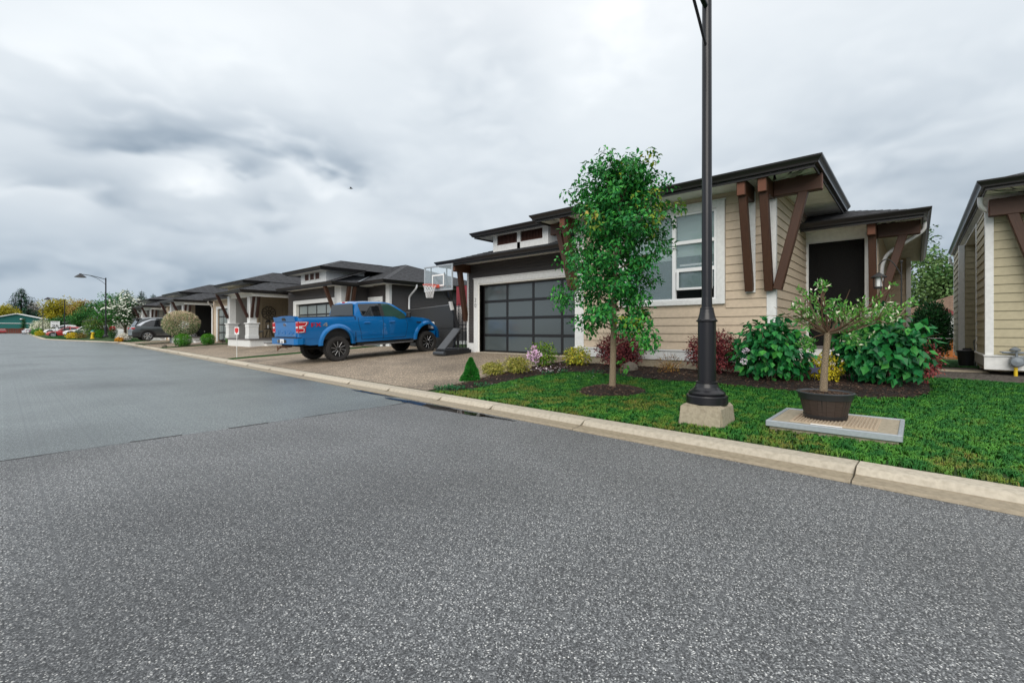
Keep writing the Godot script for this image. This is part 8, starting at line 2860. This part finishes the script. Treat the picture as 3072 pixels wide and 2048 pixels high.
# ---------------------------------------------------------------- distant trees
func broad_tree(called: String, label: String, at: Vector3, height: float, r: float, base: float, clumps: int, per: int, leaf: float, cols: Array, opt := {}) -> Node3D:
	var o := local_thing(called, label, "tree", at, opt.get("group", ""))
	var b := mb()
	b.tube(PackedVector3Array([Vector3(0, -0.5, 0), Vector3(r * 0.03, base, 0), Vector3(-r * 0.03, height * 0.6, r * 0.04), Vector3(0, height * 0.9, 0)]), PackedFloat32Array([height * 0.03, height * 0.024, height * 0.012, height * 0.003]), 8)
	var cr := mb(true)
	var cy := (base + height) * 0.5
	var ry := (height - base) * 0.5
	for k in clumps:
		var d := rdir()
		var t := pow(rng.randf(), 0.4)
		var c := Vector3(0, cy, 0) + d * Vector3(r, ry, r) * t * rng.randf_range(0.75, 1.0)
		if opt.get("cone", false):
			var f := clampf((height - c.y) / (height - base), 0.05, 1.0)
			c.x *= f * 1.3
			c.z *= f * 1.3
		if k % 3 == 0:
			b.tube(PackedVector3Array([Vector3(0, maxf(base * 0.9, c.y - r * 0.8), 0), Vector3(c.x * 0.5, c.y - r * 0.25, c.z * 0.5), c]), PackedFloat32Array([height * 0.009, height * 0.006, height * 0.002]), 5)
		var cs: float = r * opt.get("clump", 0.3) * rng.randf_range(0.7, 1.25)
		var tq := rng.randf()
		for j in per:
			var e := rdir()
			cr.col = tone(cols, tq + rng.randf_range(-0.3, 0.3))
			if opt.has("bract") and rng.randf() < opt.bract and e.y > -0.25:
				cr.col = Color(0.72, 0.74, 0.64).lerp(Color(0.8, 0.8, 0.72), rng.randf())
				var p := c + e * cs
				var fx := (e + Vector3.UP).cross(Vector3.RIGHT if absf(e.x) < 0.8 else Vector3.BACK).normalized() * leaf * 0.8
				var fy := fx.cross((e + Vector3.UP).normalized())
				cr.quad(p - fx, p - fy, p + fx, p + fy)
				continue
			cr.petal(c + e * Vector3(1, 0.75, 1) * cs * pow(rng.randf(), 0.4), (e + rdir() * 0.8 + Vector3.DOWN * 0.2).normalized(), (Vector3.UP + rdir()).normalized(), leaf * rng.randf_range(0.7, 1.3), leaf * 0.6)
	part("trunk", b, M.bark_dark, o)
	part("crown", cr, M.leaf_soft, o)
	return o

func conifer(called: String, label: String, at: Vector3, height: float, r: float, cols: Array, opt := {}) -> Node3D:
	var o := local_thing(called, label, "tree", at, opt.get("group", ""))
	var b := mb()
	b.tube(PackedVector3Array([Vector3(0, -0.5, 0), Vector3(0, height * 0.5, 0), Vector3(0, height, 0)]), PackedFloat32Array([height * 0.022, height * 0.013, 0.02]), 7)
	var cr := mb(true)
	var levels: int = opt.get("levels", 22)
	var leaf: float = opt.get("leaf", height * 0.03)
	for l in levels:
		var t := float(l) / levels
		var y := height * lerpf(opt.get("base", 0.12), 0.98, t)
		var rr: float = r * pow(1.0 - t, opt.get("taper", 0.8)) + r * 0.03
		var n := int(lerpf(11, 5, t))
		for k in n:
			var a := TAU * k / n + l * 0.9 + rng.randf() * 0.5
			var reach := rr * rng.randf_range(0.55, 1.15)
			var d := Vector3(cos(a), 0, sin(a))
			var root := Vector3(0, y, 0)
			var tip: Vector3 = root + d * reach + Vector3.DOWN * reach * opt.get("droop", 0.2)
			b.tube(PackedVector3Array([root, tip]), PackedFloat32Array([height * 0.004, height * 0.001]), 3, false)
			var tq := rng.randf()
			var cnt := int(maxf(6.0, reach / leaf * 7.0))
			for j in cnt:
				var u := pow(rng.randf(), 0.6)
				var p := root.lerp(tip, u) + rdir() * leaf * 0.5
				cr.col = tone(cols, tq + rng.randf_range(-0.25, 0.25))
				cr.petal(p, (d + rdir() * 0.9 + Vector3.DOWN * 0.35).normalized(), Vector3.UP, leaf * rng.randf_range(0.7, 1.4), leaf * 0.42)
	part("trunk", b, M.bark_dark, o)
	part("crown", cr, M.needle, o)
	return o

func build_far_trees() -> void:
	var dark := [Color(0.012, 0.045, 0.026), Color(0.02, 0.075, 0.04), Color(0.03, 0.1, 0.05)]
	var mid := [Color(0.012, 0.07, 0.022), Color(0.025, 0.12, 0.03), Color(0.05, 0.18, 0.035)]
	var gold := [Color(0.2, 0.2, 0.015), Color(0.36, 0.32, 0.02), Color(0.5, 0.42, 0.035)]
	var pale := [Color(0.3, 0.27, 0.22), Color(0.42, 0.38, 0.34)]
	broad_tree("dogwood", "dogwood covered in white flowers beside the black street lamp", v3(-68.5, 0.4, 9.6), 5.3, 1.85, 0.9, 90, 60, 0.14, mid, {bract = 0.34})
	broad_tree("green_tree", "fresh green tree just left of the white dogwood", v3(-76.0, 0.2, 9.2), 5.9, 1.6, 1.2, 90, 55, 0.17, [Color(0.015, 0.1, 0.015), Color(0.035, 0.17, 0.02), Color(0.06, 0.24, 0.03)])
	broad_tree("green_tree", "low spreading green tree over the second far lamp", v3(-112.0, 0.2, 9.6), 5.0, 1.9, 1.0, 70, 45, 0.24, [Color(0.015, 0.1, 0.02), Color(0.04, 0.17, 0.03), Color(0.09, 0.24, 0.05)])
	broad_tree("dark_tree", "wide dark green tree behind the shed roofed house", v3(-186, 0, 20.0), 10.6, 4.6, 2.0, 120, 50, 0.42, mid)
	broad_tree("dark_tree", "dark green tree right of the wide one, behind the dogwood", v3(-165, 0, 20.5), 9.0, 3.6, 2.0, 90, 45, 0.42, dark)
	conifer("spire_conifer", "narrow dark conifer spire above the white dogwood", v3(-156, 0, 22.3), 12.2, 2.2, dark, {leaf = 0.4})
	conifer("conifer", "broad blue green conifer right of the dogwood above the roofs", v3(-150, 0, 24.3), 11.6, 3.4, dark, {leaf = 0.42, base = 0.3})
	conifer("conifer", "second blue green conifer top beside the far porch roofs", v3(-146, 0, 26.0), 10.6, 3.2, dark, {leaf = 0.42, base = 0.3})
	broad_tree("golden_tree", "golden yellow leaved tree behind the second street lamp", v3(-210, 0, 13.4), 12.0, 5.2, 2.5, 130, 50, 0.5, gold)
	broad_tree("golden_tree", "paler golden tree to the right behind the lamp arm", v3(-207, 0, 18.0), 11.6, 4.2, 2.5, 100, 45, 0.5, [Color(0.26, 0.25, 0.05), Color(0.42, 0.36, 0.08), Color(0.36, 0.2, 0.1)])
	conifer("big_conifer", "tallest dark conifer at the far left edge of the street", v3(-308, 0, 6.4), 21.0, 8.8, dark, {leaf = 0.75, taper = 0.62, base = 0.2, levels = 26})
	broad_tree("golden_tree", "yellow tree at the left edge in front of the tall conifer", v3(-284, 0, 1.0), 12.6, 4.6, 3.0, 100, 40, 0.6, gold)
	broad_tree("pale_tree", "pale pinkish bare looking tree beyond the conifers", v3(-345, 0, 11.6), 16.0, 4.5, 6.0, 70, 22, 0.6, pale)
	for q in [[-318, 9.0, 12.0, 5.0, "bushy conifer under the tall one beside the pale tree"], [-298, 11.5, 10.5, 4.0, "dark conifer directly above the hall's right gable"], [-290, 14.0, 12.5, 4.2, "slim dark conifer right of the pale tree"], [-276, 15.0, 9.5, 4.0, "low dark conifer behind the white blossom shrub"], [-262, 15.5, 10.0, 4.5, "dark conifer behind the farthest lamp post"], [-330, 3.0, 11.0, 6.0, "dark tree mass left of the hall's ridge"], [-246, 17.5, 11.5, 3.6, "blue grey conifer left of the golden tree"]]:
		conifer("far_conifer", q[4], v3(q[0], 0, q[1]), q[2], q[3], dark, {leaf = 0.7, taper = 0.6, base = 0.06, levels = 18, group = "dark conifers past the hall"})
	broad_tree("far_tree", "dark green tree below the golden trees behind the far roofs", v3(-196, 0, 14.0), 6.0, 4.0, 0.5, 80, 40, 0.45, mid)
	broad_tree("far_tree", "green tree behind the sign and the white blossom", v3(-182, 0, 10.8), 5.2, 2.8, 0.5, 70, 40, 0.4, mid)
	conifer("column_conifer", "narrow green column conifer against the teal hall", v3(-238, 0, 5.5), 5.6, 0.9, mid, {leaf = 0.35, base = 0.02, taper = 0.35})
	# beyond the gap on the right
	broad_tree("gap_tree", "tall pale green tree filling the gap between the houses", v3(1.6, -0.8, 52.0), 8.6, 3.2, 1.0, 170, 60, 0.3, [Color(0.05, 0.14, 0.04), Color(0.1, 0.2, 0.06), Color(0.17, 0.27, 0.1)])
	broad_tree("gap_tree", "loose sprays of a taller tree behind the porch roof corner", v3(-1.6, -0.8, 56.0), 12.8, 3.6, 5.5, 60, 34, 0.32, [Color(0.05, 0.12, 0.05), Color(0.12, 0.2, 0.1)])
	shrub("cedar_shrub", "dense dark green cedar between the two houses", v3(0.42, 0.0, 24.0), Vector3(0.62, 1.15, 0.6), 9000, 0.13, 0.045, [Color(0.006, 0.04, 0.014), Color(0.014, 0.085, 0.022), Color(0.03, 0.13, 0.03)], M.needle, {lump = 0.12, shell = 0.25, outward = 0.4, droop = -0.6})
